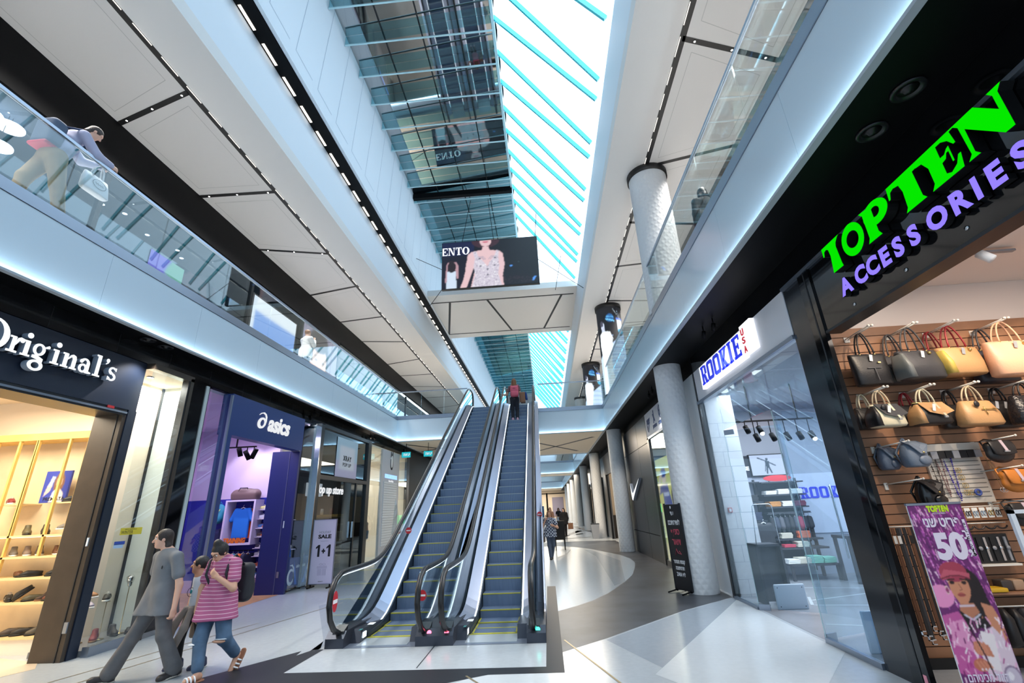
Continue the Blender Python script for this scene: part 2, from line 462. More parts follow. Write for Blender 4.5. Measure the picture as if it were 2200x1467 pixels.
# ------------------------------------------------------------------ floor: pale terrazzo with dark inlays
TERR = mat('terrazzo', C(184, 191, 197), 0.20, noise=(14, 0.03))
TERR2 = mat('terrazzo_white', C(206, 212, 216), 0.18, noise=(14, 0.02))
TERR3 = mat('terrazzo_grey', C(160, 169, 178), 0.20, noise=(12, 0.03))
DARK = mat('dark_screed', C(66, 69, 75), 0.38, noise=(1.1, 0.45))
BORD = mat('black_border', C(36, 38, 44), 0.45, spec=0.25)
BRASS = mat('brass_inlay', C(168, 150, 112), 0.35, metal=0.6)
fl = MB()
fl.box(-16, -6, -0.25, 9, YE, 0, TERR)
def inlay(pts, m_, z=0.001): fl.poly([(x, y, z) for x, y in pts], m_)
arc = [(0.06, 9.40), (0.42, 9.80), (0.75, 10.25), (1.15, 11.0), (1.62, 12.17), (2.1, 13.55), (2.47, 15.22), (2.68, 16.5), (2.71, 17.6), (2.55, 18.9), (2.22, 20.16), (1.75, 21.8), (1.17, 23.1), (0.46, 24.0)]
inlay([(0.06, 6.9), (0.7, 7.5), (2.22, 9.13), (3.42, 10.15), (3.42, 26.5), (1.6, 26.9), (-0.2, 26.7), (-3.4, 26.4), (-3.4, 24.6), (-1.2, 24.4)] + arc[::-1], DARK)
inlay([(1.42, 21.9), (1.72, 21.4), (2.3, 17.0), (1.75, 12.45), (1.42, 11.95), (1.66, 18.7)], TERR3, 0.0015)
inlay([(0.69, 7.42), (2.22, 9.08), (3.4, 10.1), (3.4, 8.2), (1.32, 5.85)], TERR3, 0.0012)
inlay([(1.05, 6.0), (3.4, 9.9), (3.4, 6.6), (1.9, 4.6)], TERR2, 0.0015)
inlay([(-0.9, 6.13), (0.07, 6.13), (0.55, 5.4), (-0.9, 4.6), (-1.6, 5.4)], TERR2, 0.0008)
inlay([(-0.14, 12.2), (0.06, 12.2), (0.07, 6.13), (-0.8, 6.12), (-1.3, 5.85), (-2.6, 4.9), (-4.2, 5.6), (-3.45, 7.35), (-3.30, 7.35), (-3.34, 6.36), (-0.14, 6.35)], BORD, 0.002)
inlay([(-3.42, 6.2), (-3.9, 5.2), (-4.9, 5.4), (-3.6, 7.3)], BORD, 0.0016)
inlay([(-3.40, 6.46), (-3.34, 7.3), (-3.52, 7.8), (-5.0, 10.7), (-4.7, 11.6), (-3.34, 9.4)], TERR3, 0.0014)
def strip(a, b, w, m_, z=0.003):
    a, b = Vector(a), Vector(b); d = (b - a).normalized(); n_ = Vector((-d.y, d.x)) * w / 2
    inlay([tuple(a + n_), tuple(b + n_), tuple(b - n_), tuple(a - n_)], m_, z)
strip((0.11, 7.48), (0.75, 5.4), 0.025, BRASS); strip((-5.9, 5.9), (-4.6, 11.0), 0.02, BRASS); strip((-6.3, 6.0), (-5.4, 9.2), 0.02, BRASS)
strip((-1.05, 6.1), (-0.7, 5.6), 0.025, BRASS); strip((-1.71, 6.42), (-1.71, 7.36), 0.012, BORD)
strip((0.2, 18.5), (0.62, 19.9), 0.03, DARK); strip((0.62, 19.9), (0.87, 21.9), 0.03, DARK)
for q in range(8): strip((-2.6 + 6 * 0.25 * q, 28 + q * 0.9), (2.4, 30 + q * 4.2), 0.5, TERR3 if q % 2 else DARK, 0.001)
inlay([(-8.2, 4.0), (-7.2, 6.45), (-7.05, 6.8), (-7.35, 7.1), (-9, 7.6), (-11, 7.2), (-11, 4)], mat('shop_floor_cream', C(222, 205, 182), 0.3), 0.002)
WOODF = mat('wood_floor', C(196, 150, 108), 0.4, noise=(6, 0.15))
inlay([(-10.6, 8.8), (-6.85, 8.8), (-6.85, 12.9), (-10.6, 14)], WOODF, 0.002)
GREYF = mat('grey_shop_floor', C(150, 152, 158), 0.25, noise=(2, 0.08))
inlay([(3.46, 5.95), (8.6, 5.95), (8.6, 13.2), (3.9, 13.2), (3.9, 10.1), (3.46, 10.05)], GREYF, 0.002)
for a, b in (((3.9, 7.9), (4.9, 7.6)), ((4.6, 9.6), (6.2, 10.2)), ((4.4, 9.2), (5.6, 9.0)), ((5.0, 10.9), (6.6, 10.5)), ((4.7, 9.9), (4.4, 9.2))): strip(a, b, 0.05, TERR2, 0.004)
struct(fl, 'floor', 'pale polished terrazzo floor with dark curved inlays', 'floor')

# ------------------------------------------------------------------ gallery slabs with their lit white edge
def slab(side):
    mb = MB(); sx = 1 if side == 'right' else -1; x = XR if side == 'right' else XL; o = 11 if side == 'right' else -13
    X = lambda d: x + sx * d
    lo, hi = min(X(0.012), o), max(X(0.012), o)
    mb.box(lo, -6, 4.80, hi, YE, 5.86, BLACK); mb.box(lo, -6, 5.86, hi, YE, 5.90, mat('gallery_floor', C(226, 226, 224), .35))
    return mb, X, sx
for side, nm in (('right', 'ceiling_under_right_gallery'), ('left', 'ceiling_under_left_gallery')):
    mb, X, sx = slab(side)
    struct(mb, nm, 'black soffit slab below the %s gallery' % side, 'ceiling')
    mb = MB(); x0, x1 = sorted((X(0), X(0.011)))
    ys = [-6 + 1.96 * i for i in range(51)]
    for a, b in zip(ys, ys[1:]): mb.box(x0, a + 0.002, 4.80, x1, b - 0.002, 5.76, FASC)
    c0, c1 = sorted((X(-0.015), X(0.08)))
    mb.box(c0, -6, 5.765, c1, YE, 5.93, STEEL)
    l0, l1 = sorted((X(-0.075), X(0.0)))
    mb.box(l0, -6, 4.765, l1, YE, 4.797, mat('cove_lip', C(170, 178, 186), 0.4))
    l0, l1 = sorted((X(-0.060), X(-0.025)))
    mb.add([(l0, -6, 4.7985), (l1, -6, 4.7985), (l1, YE, 4.7985), (l0, YE, 4.7985)], [(0, 1, 2, 3)], LED)
    struct(mb, 'trim_1' if side == 'right' else 'trim_2', 'white glass slab edge with a glowing line of light along the %s gallery' % side, 'slab edge')

def bridge(y0, y1, n, lab):
    mb = MB(); mb.box(XL, y0 + 0.012, 4.80, XR, y1 - 0.012, 5.86, CREAM)
    for y, s in ((y0, 1), (y1, -1)):
        a, b = sorted((y, y + s * 0.011)); mb.box(XL, a, 4.80, XR, b, 5.76, FASC)
        a, b = sorted((y - s * 0.015, y + s * 0.08)); mb.box(XL, a, 5.765, XR, b, 5.93, STEEL)
        a, b = sorted((y - s * 0.075, y)); mb.box(XL, a, 4.765, XR, b, 4.797, MATS['cove_lip'])
        a, b = sorted((y - s * 0.060, y - s * 0.025)); mb.add([(XL, a, 4.7985), (XR, a, 4.7985), (XR, b, 4.7985), (XL, b, 4.7985)], [(0, 1, 2, 3)], LED)
    if n == 1:
        for a, b in (((-0.35, 26.4), (2.36, 21.86)), ((-0.35, 22.9), (1.95, 27.3)), ((-7.2, 24.7), (-4.6, 22.6)), ((-6.4, 21.2), (-3.0, 27.0)), ((-4.6, 21.5), (-2.2, 24.5))):
            a, b = Vector(a), Vector(b); d = (b - a).normalized(); nn = Vector((-d.y, d.x)) * 0.09
            mb.poly([(*(a + nn), 4.796), (*(b + nn), 4.796), (*(b - nn), 4.796), (*(a - nn), 4.796)], SLOT)
    struct(mb, 'ceiling_bridge' if n == 1 else 'ceiling_far_bridge', lab, 'bridge')
bridge(20.1, 28.6, 1, 'footbridge across the atrium behind the escalators, cream underside with crossing black slots')
bridge(45.0, 49.0, 2, 'far footbridge across the atrium, second beyond the escalators')
bridge(80.0, YE, 3, 'farthest footbridge closing the atrium')

# ------------------------------------------------------------------ upper ceilings
def band(mb, x0, x1, y0, y1, z, m_): mb.box(x0, y0, z, x1, y1, z + 0.05, m_)
zc = 9.8
# left: soffit from the black shop wall (-8.55) to the bulkhead (-5.6), one long slot at -6.55 and zigzag cross slots
mb = MB(); mb.box(-13, -6, zc, -5.60, YE, zc + 0.3, CEIL)
mb.box(-6.62, -6, zc - 0.004, -6.50, YE, zc, SLOT); mb.box(-13, -6, zc - 0.006, -8.55, YE, zc, BLACK)
LX = [(4.2, 4.0), (6.30, 6.86), (9.34, 9.28), (12.43, 11.9), (14.75, 15.2), (17.62, 17.9), (20.8, 20.4), (23.6, 24.2), (26.6, 26.6), (29.7, 29.2)] + [(32.6 + 3 * k, 32.9 + 3 * k + (0.4 if k % 2 else -0.3)) for k in range(14)]
for a, b in LX:
    mb.poly([(-6.6, a - .055, zc - 0.004), (-6.6, a + .055, zc - 0.004), (-8.56, b + .055, zc - 0.004), (-8.56, b - .055, zc - 0.004)], SLOT)
SEAM = mat('seam_grey', C(188, 188, 186), 0.6)
for (a, b), (c, d) in zip(LX, LX[1:6]):
    P = [(-6.82, a + .3), (-6.82, c - .3), (-8.38, d - .3), (-8.38, b + .3)]
    for p, q in zip(P, P[1:] + P[:1]):
        p, q = Vector(p), Vector(q); dd = (q - p).normalized(); n_ = Vector((-dd.y, dd.x)) * 0.006
        mb.poly([(*(p + n_), zc - 0.003), (*(q + n_), zc - 0.003), (*(q - n_), zc - 0.003), (*(p - n_), zc - 0.003)], SEAM)
struct(mb, 'ceiling_left_gallery', 'off-white panelled ceiling with black slots above the left gallery', 'ceiling')
mb = MB(); mb.box(2.06, -6, zc, 12, YE, zc + 0.3, CEIL)
mb.box(2.99, -6, zc - 0.004, 3.11, YE, zc, SLOT); mb.box(5.06, -6, zc - 0.006, 12, YE, zc, BLACK)
RX = [(3.4, 3.2), (6.2, 6.86), (9.6, 9.1), (12.0, 12.35), (14.7, 14.5), (17.6, 17.9), (20.9, 20.5), (23.8, 24.2), (26.8, 26.5), (29.8, 30.3)] + [(32.6 + 3 * k, 32.9 + 3 * k) for k in range(14)]
for a, b in RX:
    mb.poly([(3.05, a - .055, zc - 0.004), (3.05, a + .055, zc - 0.004), (5.08, b + .055, zc - 0.004), (5.08, b - .055, zc - 0.004)], SLOT)
for (a, b), (c, d) in zip(RX, RX[1:6]):
    P = [(3.3, a + .3), (3.3, c - .3), (4.85, d - .3), (4.85, b + .3)]
    for p, q in zip(P, P[1:] + P[:1]):
        p, q = Vector(p), Vector(q); dd = (q - p).normalized(); n_ = Vector((-dd.y, dd.x)) * 0.006
        mb.poly([(*(p + n_), zc - 0.003), (*(q + n_), zc - 0.003), (*(q - n_), zc - 0.003), (*(p - n_), zc - 0.003)], SEAM)
struct(mb, 'ceiling_right_gallery', 'off-white panelled ceiling with black slots above the right gallery', 'ceiling')

# bulkheads up to the skylight
mb = MB(); mb.box(2.06, -6, zc + .3, 2.40, YE, 11.55, WHITE); mb.box(2.10, -6, 11.4, 2.45, YE, 11.6, WHITE)
struct(mb, 'wall_right_bulkhead', 'white bulkhead wall along the right edge of the skylight', 'wall')
mb = MB(); mb.box(-5.95, -6, zc + .3, -5.60, YE, 11.5, WHITE)
mb.box(-5.95, -6, 11.50, -5.20, YE, 11.56, BLACK)                        # black light slot, facing down
mb.box(-5.22, -6, 11.50, -5.12, YE, 11.62, WHITE)
# sloping wall with fine diagonal seams up to the eave
def sl(t, y): return (-5.14 + 0.16 * t, y, 11.6 + 3.3 * t)
mb.quad(sl(0, -6), sl(0, YE), sl(1, YE), sl(1, -6), WHITE)
GROOVE = mat('groove', C(150, 166, 184), 0.7)
def seam(t0, y0, t1, y1, w=0.012):
    a, b = Vector(sl(t0, y0)), Vector(sl(t1, y1)); d = (b - a).normalized(); n_ = d.cross(Vector((1, 0, -0.05))).normalized() * w / 2
    o = Vector((0.003, 0, 0)); mb.poly([a + n_ + o, b + n_ + o, b - n_ + o, a - n_ + o], GROOVE)
for k in range(40):
    y = 4.0 + k * 1.06
    seam(0.10, y, 1.0, y + 0.05); seam(0.10, y, 0.10, y + 0.8)
struct(mb, 'wall_left_bulkhead', 'tall white bulkhead wall with fine seams on the left of the skylight', 'wall')

# cross beam in front of the screen
mb = MB(); mb.box(-5.3, 19.5, 11.55, 2.08, 25.3, 11.85, CEIL)
def bslot(a, b, w=0.11):
    a, b = Vector(a), Vector(b); d = (b - a).normalized(); n_ = Vector((-d.y, d.x)) * w / 2
    mb.poly([(*(a + n_), 11.545), (*(b + n_), 11.545), (*(b - n_), 11.545), (*(a - n_), 11.545)], SLOT)
for a, b in (((-5.24, 20.3), (1.94, 20.3)), ((-5.24, 24.62), (1.95, 24.62)), ((-4.2, 20.36), (-5.11, 24.6)), ((-2.32, 20.35), (-1.41, 24.6)), ((1.35, 20.33), (0.46, 24.6))): bslot(a, b)
struct(mb, 'ceiling_cross_beam', 'off-white beam with black zigzag slots crossing below the skylight', 'beam')

# lamps in the slots: light strips
def strips(name, lab, cat, x0, x1, z, y0, pitch, ln, n, root_loc, group=None):
    t = thing(name, lab, cat, root_loc, group=group, kind='thing')
    for k in range(n):
        y = y0 + k * pitch; mb = MB(); mb.box(x0, y, z - 0.012, x1, y + ln, z - 0.002, LEDW); mb.build('lamp_strip', t)
strips('light_track', 'broken line of bright lamps in the black slot under the tall left bulkhead', 'light', -5.56, -5.50, 11.50, 4.2, 0.82, 0.52, 60, (-5.5, 4.2, 11.5))
strips('light_track', 'thin broken line of lamps in the long slot of the left gallery ceiling', 'light', -6.518, -6.508, 9.796, 4.3, 0.62, 0.40, 60, (-6.5, 4.3, 9.796))
strips('light_track', 'thin broken line of lamps in the long slot of the right gallery ceiling', 'light', 2.998, 3.008, 9.796, 4.3, 0.62, 0.40, 60, (3.0, 4.3, 9.796))
def downlight(x, y, z, lab, grp, r=0.018, m_=None):
    mb = MB(); mb.lathe([(r, 0), (r * 1.25, 0.0), (r * 1.25, -0.006), (r, -0.008)], (x, y, z), DARKSTEEL, 12)
    mb.lathe([(0.0001, -0.009), (r, -0.009)], (x, y, z), m_ or WLAMP, 12)
    return tag(mb.build('downlight'), lab, 'downlight', grp)
for i, (a, b) in enumerate(LX[1:4]):
    for j, f in enumerate((0.08, 0.5, 0.88)):
        downlight(-6.6 - 1.96 * f, a + (b - a) * f, 9.79, 'tiny spotlight in the %s cross slot of the left ceiling, %s' % (('nearest', 'second', 'third')[i], ('beside the long slot', 'in the middle', 'beside the black wall')[j]), 'spotlights in the ceiling slots')
for j, f in enumerate((0.12, 0.5, 0.86)):
    downlight(3.05 + 2.03 * f, 6.2 + 0.66 * f, 9.79, 'tiny spotlight in the nearest cross slot of the right ceiling, %s' % ('beside the long slot', 'in the middle', 'beside the black wall')[j], 'spotlights in the ceiling slots')

# ------------------------------------------------------------------ skylight: lit white panels on the right slope, mirror-dark glass on the left, glass fins
RIDGE = (-0.66, 15.2); EAVR = (2.08, 11.56); EAVL = (-4.98, 14.9)
SKYM = glow('lit_panel', (0.64, 0.83, 1.0, 1), 2.0)
MIRR = mat('dark_mirror_glass', C(14, 24, 30), 0.03, spec=1.0)
MIRR.node_tree.nodes['Principled BSDF'].inputs['IOR'].default_value = 2.6
FIN = bpy.data.materials.new('teal_fin_glass'); FIN.use_nodes = True
_b = FIN.node_tree.nodes['Principled BSDF']; _b.inputs['Base Color'].default_value = C(20, 160, 190); _b.inputs['Roughness'].default_value = 0.1
_b.inputs['Alpha'].default_value = 0.55
FINE = mat('fin_edge', C(60, 205, 215), 0.15, spec=0.8)
FIND = glass('fin_glass', (0.62, 0.86, 0.90, 1), 1.6, 0.02)
FINL = mat('fin_edge_pale', C(190, 225, 232), 0.2, metal=0.3)
sk = thing('window_1', 'long pitched skylight with lit white panels and glass fins', 'skylight', (-0.66, 8, 15.2), kind='structure')
NF = 86
def ey(k): return 9.06 + 2.08 * math.floor(k / 2) + (1.52 if k % 2 else 0.0)
ks = list(range(-9, NF))
for k in ks[:-1]:
    a = Vector((RIDGE[0], 9.03 + 1.04 * k, RIDGE[1])); b = Vector((RIDGE[0], 9.03 + 1.04 * (k + 1), RIDGE[1]))
    c = Vector((EAVR[0], ey(k + 1), EAVR[1])); d = Vector((EAVR[0], ey(k), EAVR[1]))
    n_ = (b - a).cross(d - a).normalized(); mb = MB()
    if n_.z < 0: n_ = -n_
    vs = []; N = 6
    for i in range(N + 1):
        for j in range(2):
            t = i / N; s_ = j
            p = a.lerp(b, t).lerp(d.lerp(c, t), s_) + n_ * (0.10 * math.sin(PI * t)); vs.append(p)
    mb.add(vs, [(2 * i, 2 * i + 1, 2 * i + 3, 2 * i + 2) for i in range(N)], SKYM, True)
    mb.build('lit_panel', sk)
    # fin on the right slope
    f = MB(); dn = Vector((-0.62, 0, -0.78)) * 0.13; w = Vector((0, 0.028, 0))
    e0 = a - n_ * 0.01; e1 = a.lerp(d, .965) - n_ * 0.01
    f.prism([e0 - w, e1 - w, e1 - w + dn, e0 - w + dn], w * 2, FINE)
    if k < 45 and not 19.2 < d.y < 25.5: f.build('glass_fin', sk)
mb = MB()
mb.quad((EAVL[0], -6, EAVL[1]), (RIDGE[0], -6, RIDGE[1]), (RIDGE[0], YE, RIDGE[1]), (EAVL[0], YE, EAVL[1]), MIRR)
for x in (-3.9, -2.8, -1.7):
    z = EAVL[1] + (RIDGE[1] - EAVL[1]) * (x - EAVL[0]) / (RIDGE[0] - EAVL[0]); mb.box(x - .02, -6, z - 0.03, x + .02, YE, z - 0.002, SLOT)
for y in (16.1,): mb.box(EAVL[0], y, 14.62, RIDGE[0], y + .18, 14.86, BLACK)
mb.build('dark_glazing', sk, recalc=False)
for k in range(-5, 44):
    y = 9.03 + 1.04 * k; f = MB(); z0, z1 = EAVL[1], RIDGE[1]
    f.prism([(EAVL[0], y - .008, z0 - .36), (RIDGE[0], y - .008, z1 - .36), (RIDGE[0], y - .008, z1 - .02), (EAVL[0], y - .008, z0 - .02)], (0, .016, 0), FIND)
    f.box(EAVL[0], y - .02, z0 - .385, RIDGE[0], y + .02, z0 - .355, FINL)
    f.build('glass_beam', sk)
mb = MB(); mb.box(RIDGE[0] - .05, -6, RIDGE[1] - .42, RIDGE[0] + .03, YE, RIDGE[1] + .05, FINL); mb.build('ridge_bar', sk)
struct(MB().box(-6.2, -6, 17, 2.6, YE, 17.1, BLACK), 'ceiling_roof', 'dark roof above the skylight', 'roof')

# ------------------------------------------------------------------ balustrades
def balustrade(lab, pts, axis, fixed, zf=5.93, zt=7.02, slot_m=DARKSTEEL):
    """pts: cut positions along the axis"""
    a0, a1 = pts[0], pts[-1]
    loc = (fixed, a0, zf) if axis == 'y' else (a0, fixed, zf)
    t = thing('glass_balustrade', lab, 'balustrade', loc)
    for p, q in zip(pts, pts[1:]):
        m1 = MB()
        if axis == 'y': m1.box(fixed - .008, p + .006, zf - .05, fixed + .008, q - .006, zt, GLB)
        else: m1.box(p + .006, fixed - .008, zf - .05, q - .006, fixed + .008, zt, GLB)
        m1.build('glass_pane', t)
    m1 = MB()
    if axis == 'y': m1.box(fixed - .022, a0, zt, fixed + .022, a1, zt + .045, STEEL)
    else: m1.box(a0, fixed - .022, zt, a1, fixed + .022, zt + .045, STEEL)
    m1.build('handrail', t)
R_CUT = [-2 + 1.62 * i for i in range(14)] + [20.1]
balustrade('long glass balustrade with steel rail on the right gallery', R_CUT, 'y', XR + .03)
balustrade('long glass balustrade with steel rail on the left gallery', [-1.9 + 1.69 * i for i in range(13)] + [20.1], 'y', XL - .03)
balustrade('short glass balustrade on the footbridge right of the escalators', [-0.1, 1.3, 2.70], 'x', 20.13)
balustrade('short glass balustrade on the footbridge left of the escalators', [-6.53, -5.45, -4.4, -3.32], 'x', 20.13)
balustrade('distant glass balustrade on the far side of the footbridge', [-6.5 + 1.53 * i for i in range(7)], 'x', 28.57)
balustrade('glass balustrade on the far footbridge, second beyond the escalators', [-6.5 + 1.53 * i for i in range(7)], 'x', 45.03)
balustrade('glass balustrade on the farthest footbridge', [-6.5 + 1.53 * i for i in range(7)], 'x', 80.03)
balustrade('glass balustrade along the right gallery beyond the footbridge', [28.6 + 1.64 * i for i in range(11)], 'y', XR + .03)
balustrade('glass balustrade along the left gallery beyond the footbridge', [28.6 + 1.64 * i for i in range(11)], 'y', XL - .03)

# ------------------------------------------------------------------ columns
QUILT = mat('quilted_white', C(226, 228, 230), 0.6)
_nt = QUILT.node_tree; _tc = _nt.nodes.new('ShaderNodeTexCoord')
def _w(rot):
    mp = _nt.nodes.new('ShaderNodeMapping'); mp.inputs['Rotation'].default_value = rot
    w = _nt.nodes.new('ShaderNodeTexWave'); w.inputs['Scale'].default_value = 2.6; w.bands_direction = 'X'
    _nt.links.new(_tc.outputs['UV'], mp.inputs[0]); _nt.links.new(mp.outputs[0], w.inputs[0]); return w
_w1, _w2 = _w((0, 0, 0.7)), _w((0, 0, -0.7))
_mx = _nt.nodes.new('ShaderNodeMath'); _mx.operation = 'MAXIMUM'
_nt.links.new(_w1.outputs['Fac'], _mx.inputs[0]); _nt.links.new(_w2.outputs['Fac'], _mx.inputs[1])
_bp = _nt.nodes.new('ShaderNodeBump'); _bp.inputs['Strength'].default_value = 0.35; _bp.inputs['Distance'].default_value = 0.02
_nt.links.new(_mx.outputs[0], _bp.inputs['Height']); _nt.links.new(_bp.outputs['Normal'], _nt.nodes['Principled BSDF'].inputs['Normal'])
def column(x, y, z0, z1, r, lab, ring=True, grp=None):
    mb = MB(); N = 40
    vs = []; 
    for z in (z0, z1):
        for k in range(N + 1): a = 2 * PI * k / N; vs.append((x + r * math.cos(a), y + r * math.sin(a), z))
    mb.add(vs, [(k, k + 1, N + 2 + k, N + 1 + k) for k in range(N)], QUILT, True)
    o = None
    if ring: mb.lathe([(r + .0, z1 - .16), (r + .035, z1 - .16), (r + .035, z1)], (x, y, 0), SLOT, 40)
    o = mb.build('column', recalc=False)
    uv = o.data.uv_layers.new(name='UVMap')
    for lp in o.data.loops:
        i = lp.vertex_index
        if i < 2 * (N + 1): uv.data[lp.index].uv = ((i % (N + 1)) / N * 2 * PI * r, 0 if i <= N else z1 - z0)
    return tag(o, lab, 'column', grp, 'structure')
for i, y in enumerate((10.72, 20.15, 29.2, 38.4, 47.0, 56.0, 65.0, 74.0)):
    column(3.06, y, 0, 4.80, 0.31, ('white quilted column beside the kids clothing shop', 'second white column along the right row, beside the black panel wall')[i] if i < 2 else 'white column far down the right-hand row, number %d from the front' % (i + 1), False, 'columns along the right side')
column(3.14, 9.95, 5.86, 9.8, 0.47, 'white quilted column on the right upper gallery, nearest')
column(3.14, 35.6, 5.86, 9.8, 0.47, 'distant white column on the right upper gallery behind the lit columns')
# ------------------------------------------------------------------ black stone bands above the shop fronts
mb = MB(); mb.box(-7.35, -6, 4.46, -6.93, YE, 4.80, STONE)
for i in range(60): mb.box(-6.932, -5.5 + 1.1 * i, 4.47, -6.929, -5.488 + 1.1 * i, 4.79, SLOT)
struct(mb, 'wall_left_stone_band', 'polished black stone band above the left-hand shops', 'wall')
struct(MB().box(3.44, -6, 4.43, 3.9, 10.1, 4.80, GLOSSB).box(3.47, 10.1, 4.52, 3.9, YE, 4.80, BLACK), 'wall_right_band', 'black band above the right-hand shops', 'wall')

# ================================================================== LEFT 1: shoe shop with the navy front
DNAVY = mat('dark_navy', C(26, 36, 54), 0.4)
BROWN = mat('bronze_panel', C(64, 55, 47), 0.4, metal=0.1, noise=(5, 0.12))
struct(MB().box(-7.10, -3, 3.60, -6.95, 7.26, 4.455, DNAVY).box(-7.10, 7.12, 0, -6.95, 7.28, 3.60, DNAVY), 'wall_shoe_shop_front', 'dark navy shop front of the shoe shop', 'shop front')
mb = MB(); mb.box(-7.46, 7.05, 0, -6.97, 7.115, 3.55, BROWN); mb.box(-7.06, 7.04, 0.0, -7.045, 7.052, 3.55, DARKSTEEL)
mb.box(-7.46, -3, 3.50, -6.96, 7.10, 3.60, DARKSTEEL); mb.box(-7.0, -3, 3.53, -6.945, 7.1, 3.56, STEEL); mb.box(-7.0, 6.72, 3.565, -6.94, 6.84, 3.605, mat('red_tab', C(150, 20, 30), 0.5))
mb.box(-7.02, 7.035, 1.50, -6.995, 7.05, 1.62, WHITE); mb.box(-7.03, 7.03, 0.36, -6.975, 7.05, 0.50, STEEL)
struct(mb, 'trim_3', 'bronze door jamb and track of the shoe shop', 'door frame')
SHOPW = mat('shop_wall_cream', C(244, 232, 214), 0.6)
CONC = mat('shelf_back_plaster', C(222, 202, 168), 0.7, noise=(2.0, 0.10))
mb = MB(); mb.box(-11, 7.86, 0, -7.8, 7.95, 4.3, SHOPW); mb.box(-11.1, -3, 0, -11, 8, 4.3, SHOPW); mb.box(-11, -3, 4.05, -7.1, 7.26, 4.1, SHOPW); mb.box(-11, 7.26, 4.05, -7.86, 7.86, 4.1, SHOPW)
mb.box(-11, 7.84, 0.1, -7.9, 7.862, 3.30, CONC); mb.box(-11, 7.5, 0.0, -7.86, 7.86, 0.22, SHOPW)
struct(mb, 'wall_shoe_shop_inside', 'cream inside walls of the shoe shop', 'wall')
OAK = mat('oak', C(226, 186, 104), 0.45, noise=(5, 0.1)); OAKW = mat('oak_pale', C(232, 204, 152), 0.5)
t = thing('shoe_shelving', 'pale oak wall shelving lit from within, filled with shoes', 'shelves', (-8.8, 7.6, 0.1))
def part(name, root, fn, *a): m_ = MB(); fn(m_, *a); return m_.build(name, root)
MB().box(-11, 7.46, 3.24, -7.88, 7.85, 3.36, OAK).build('cornice', t)
for z in (1.69, 1.37, 1.06, 0.71, 0.24): MB().box(-11, 7.47, z - .03, -7.8, 7.85, z, OAKW).build('shelf', t)
for a, b in ((-9.28, -8.83), (-8.24, -7.86)): MB().box(a, 7.52, 2.17, b, 7.85, 2.19, OAKW).build('shelf', t)
for x, z0 in ((-9.18, 1.69), (-8.83, 1.69), (-8.24, 1.37), (-7.89, 1.37), (-8.85, 1.06), (-9.6, 1.06), (-9.9, 1.69), (-10.3, 1.69)):
    MB().box(x - .018, 7.47, z0, x + .018, 7.51, 3.24, OAK).build('post', t)
for z in (1.02, 0.67, 1.335, 0.20, 1.65): MB().box(-10.8, 7.76, z, -7.9, 7.80, z + .006, glow('shelf_glow', (1, 0.80, 0.5, 1), 2.2)).build('light_strip', t)
# sign letters: bold serif
LETT = glow('sign_white', (0.92, 0.97, 1, 1), .85, False); SIDEL = mat('sign_side', C(150, 160, 175), 0.5)
sg = thing('shop_sign', "white lit serif letters on the dark navy shoe shop front", 'sign', (-6.95, 5.6, 4.1))
def serif(frame, items, mat_, side, depth, name, root, z0=0.03):
    for it in items:
        m_ = MB()
        for lp in it: shape(m_, lp if isinstance(lp[0], list) else [lp], frame, mat_, depth, z0, side)
        m_.build(name, root)
def ring_loops(cx, cy_, rx, ry, tx, ty): return [ell(cx, cy_, rx, ry), ell(cx, cy_, rx - tx, ry - ty)]
def arcband(cx, cy_, rx, ry, tx, ty, a0, a1, n=18):
    o = ell(cx, cy_, rx, ry, n, a0, a1); i = ell(cx, cy_, rx - tx, ry - ty, n, a0, a1); return o + i[::-1]
fr = face_px(-6.95, 5.0, 3.95)
g = []
g.append([ring_loops(-.16, .17, .20, .21, .075, .03)])                                                # O
g.append([rect(.075, 0, .125, .21), rect(.035, 0, .165, .028), rect(.045, .19, .12, .215), [(.12, .13), (.135, .20), (.17, .222), (.2, .215), (.2, .165), (.165, .17), (.13, .1)], ell(.195, .185, .03, .032, 14)])   # r
g.append([rect(.235, 0, .295, .21), rect(.205, 0, .325, .026), rect(.21, .187, .29, .212), ell(.268, .285, .038, .038, 18)])   # i
g.append([ring_loops(.42, .135, .082, .085, .045, .03), ring_loops(.425, -.085, .10, .075, .05, .032), [(.35, .045), (.40, .06), (.50, .02), (.5, -.03), (.42, -.005), (.35, .01)], [(.48, .185), (.53, .225), (.55, .215), (.55, .185), (.5, .175)]])  # g
g.append([rect(.62, 0, .68, .21), rect(.59, 0, .71, .026), rect(.595, .187, .67, .212), ell(.655, .285, .038, .038, 18)])
g.append([rect(.76, 0, .82, .21), rect(.735, 0, .845, .026), rect(.735, .187, .81, .212), [(.82, .15), (.85, .2), (.885, .218), (.93, .2), (.945, .16), (.945, 0), (.885, 0), (.885, .15), (.87, .175), (.82, .12)], rect(.865, 0, .97, .026)])
g.append([ring_loops(1.06, .065, .07, .068, .042, .03), rect(1.10, .0, 1.155, .15), arcband(1.075, .14, .08, .08, .05, .03, -.1, 2.7), ell(1.02, .165, .028, .028, 14), [(1.14, .0), (1.19, .005), (1.2, .025), (1.15, .04)]])
g.append([rect(1.255, 0, 1.315, .335), rect(1.225, 0, 1.345, .026), rect(1.23, .312, 1.31, .338)])
g.append([ell(1.425, .295, .03, .032, 16), [(1.45, .30), (1.44, .255), (1.40, .225), (1.395, .24), (1.42, .265), (1.415, .29)]])
g.append([arcband(1.54, .155, .07, .065, .038, .028, .5, 4.5), arcband(1.54, .06, .075, .065, .042, .03, -2.9, 1.4), [(1.485, .14), (1.50, .165), (1.60, .09), (1.59, .055)], rect(1.585, .16, 1.605, .215), rect(1.47, .0, 1.49, .06)])
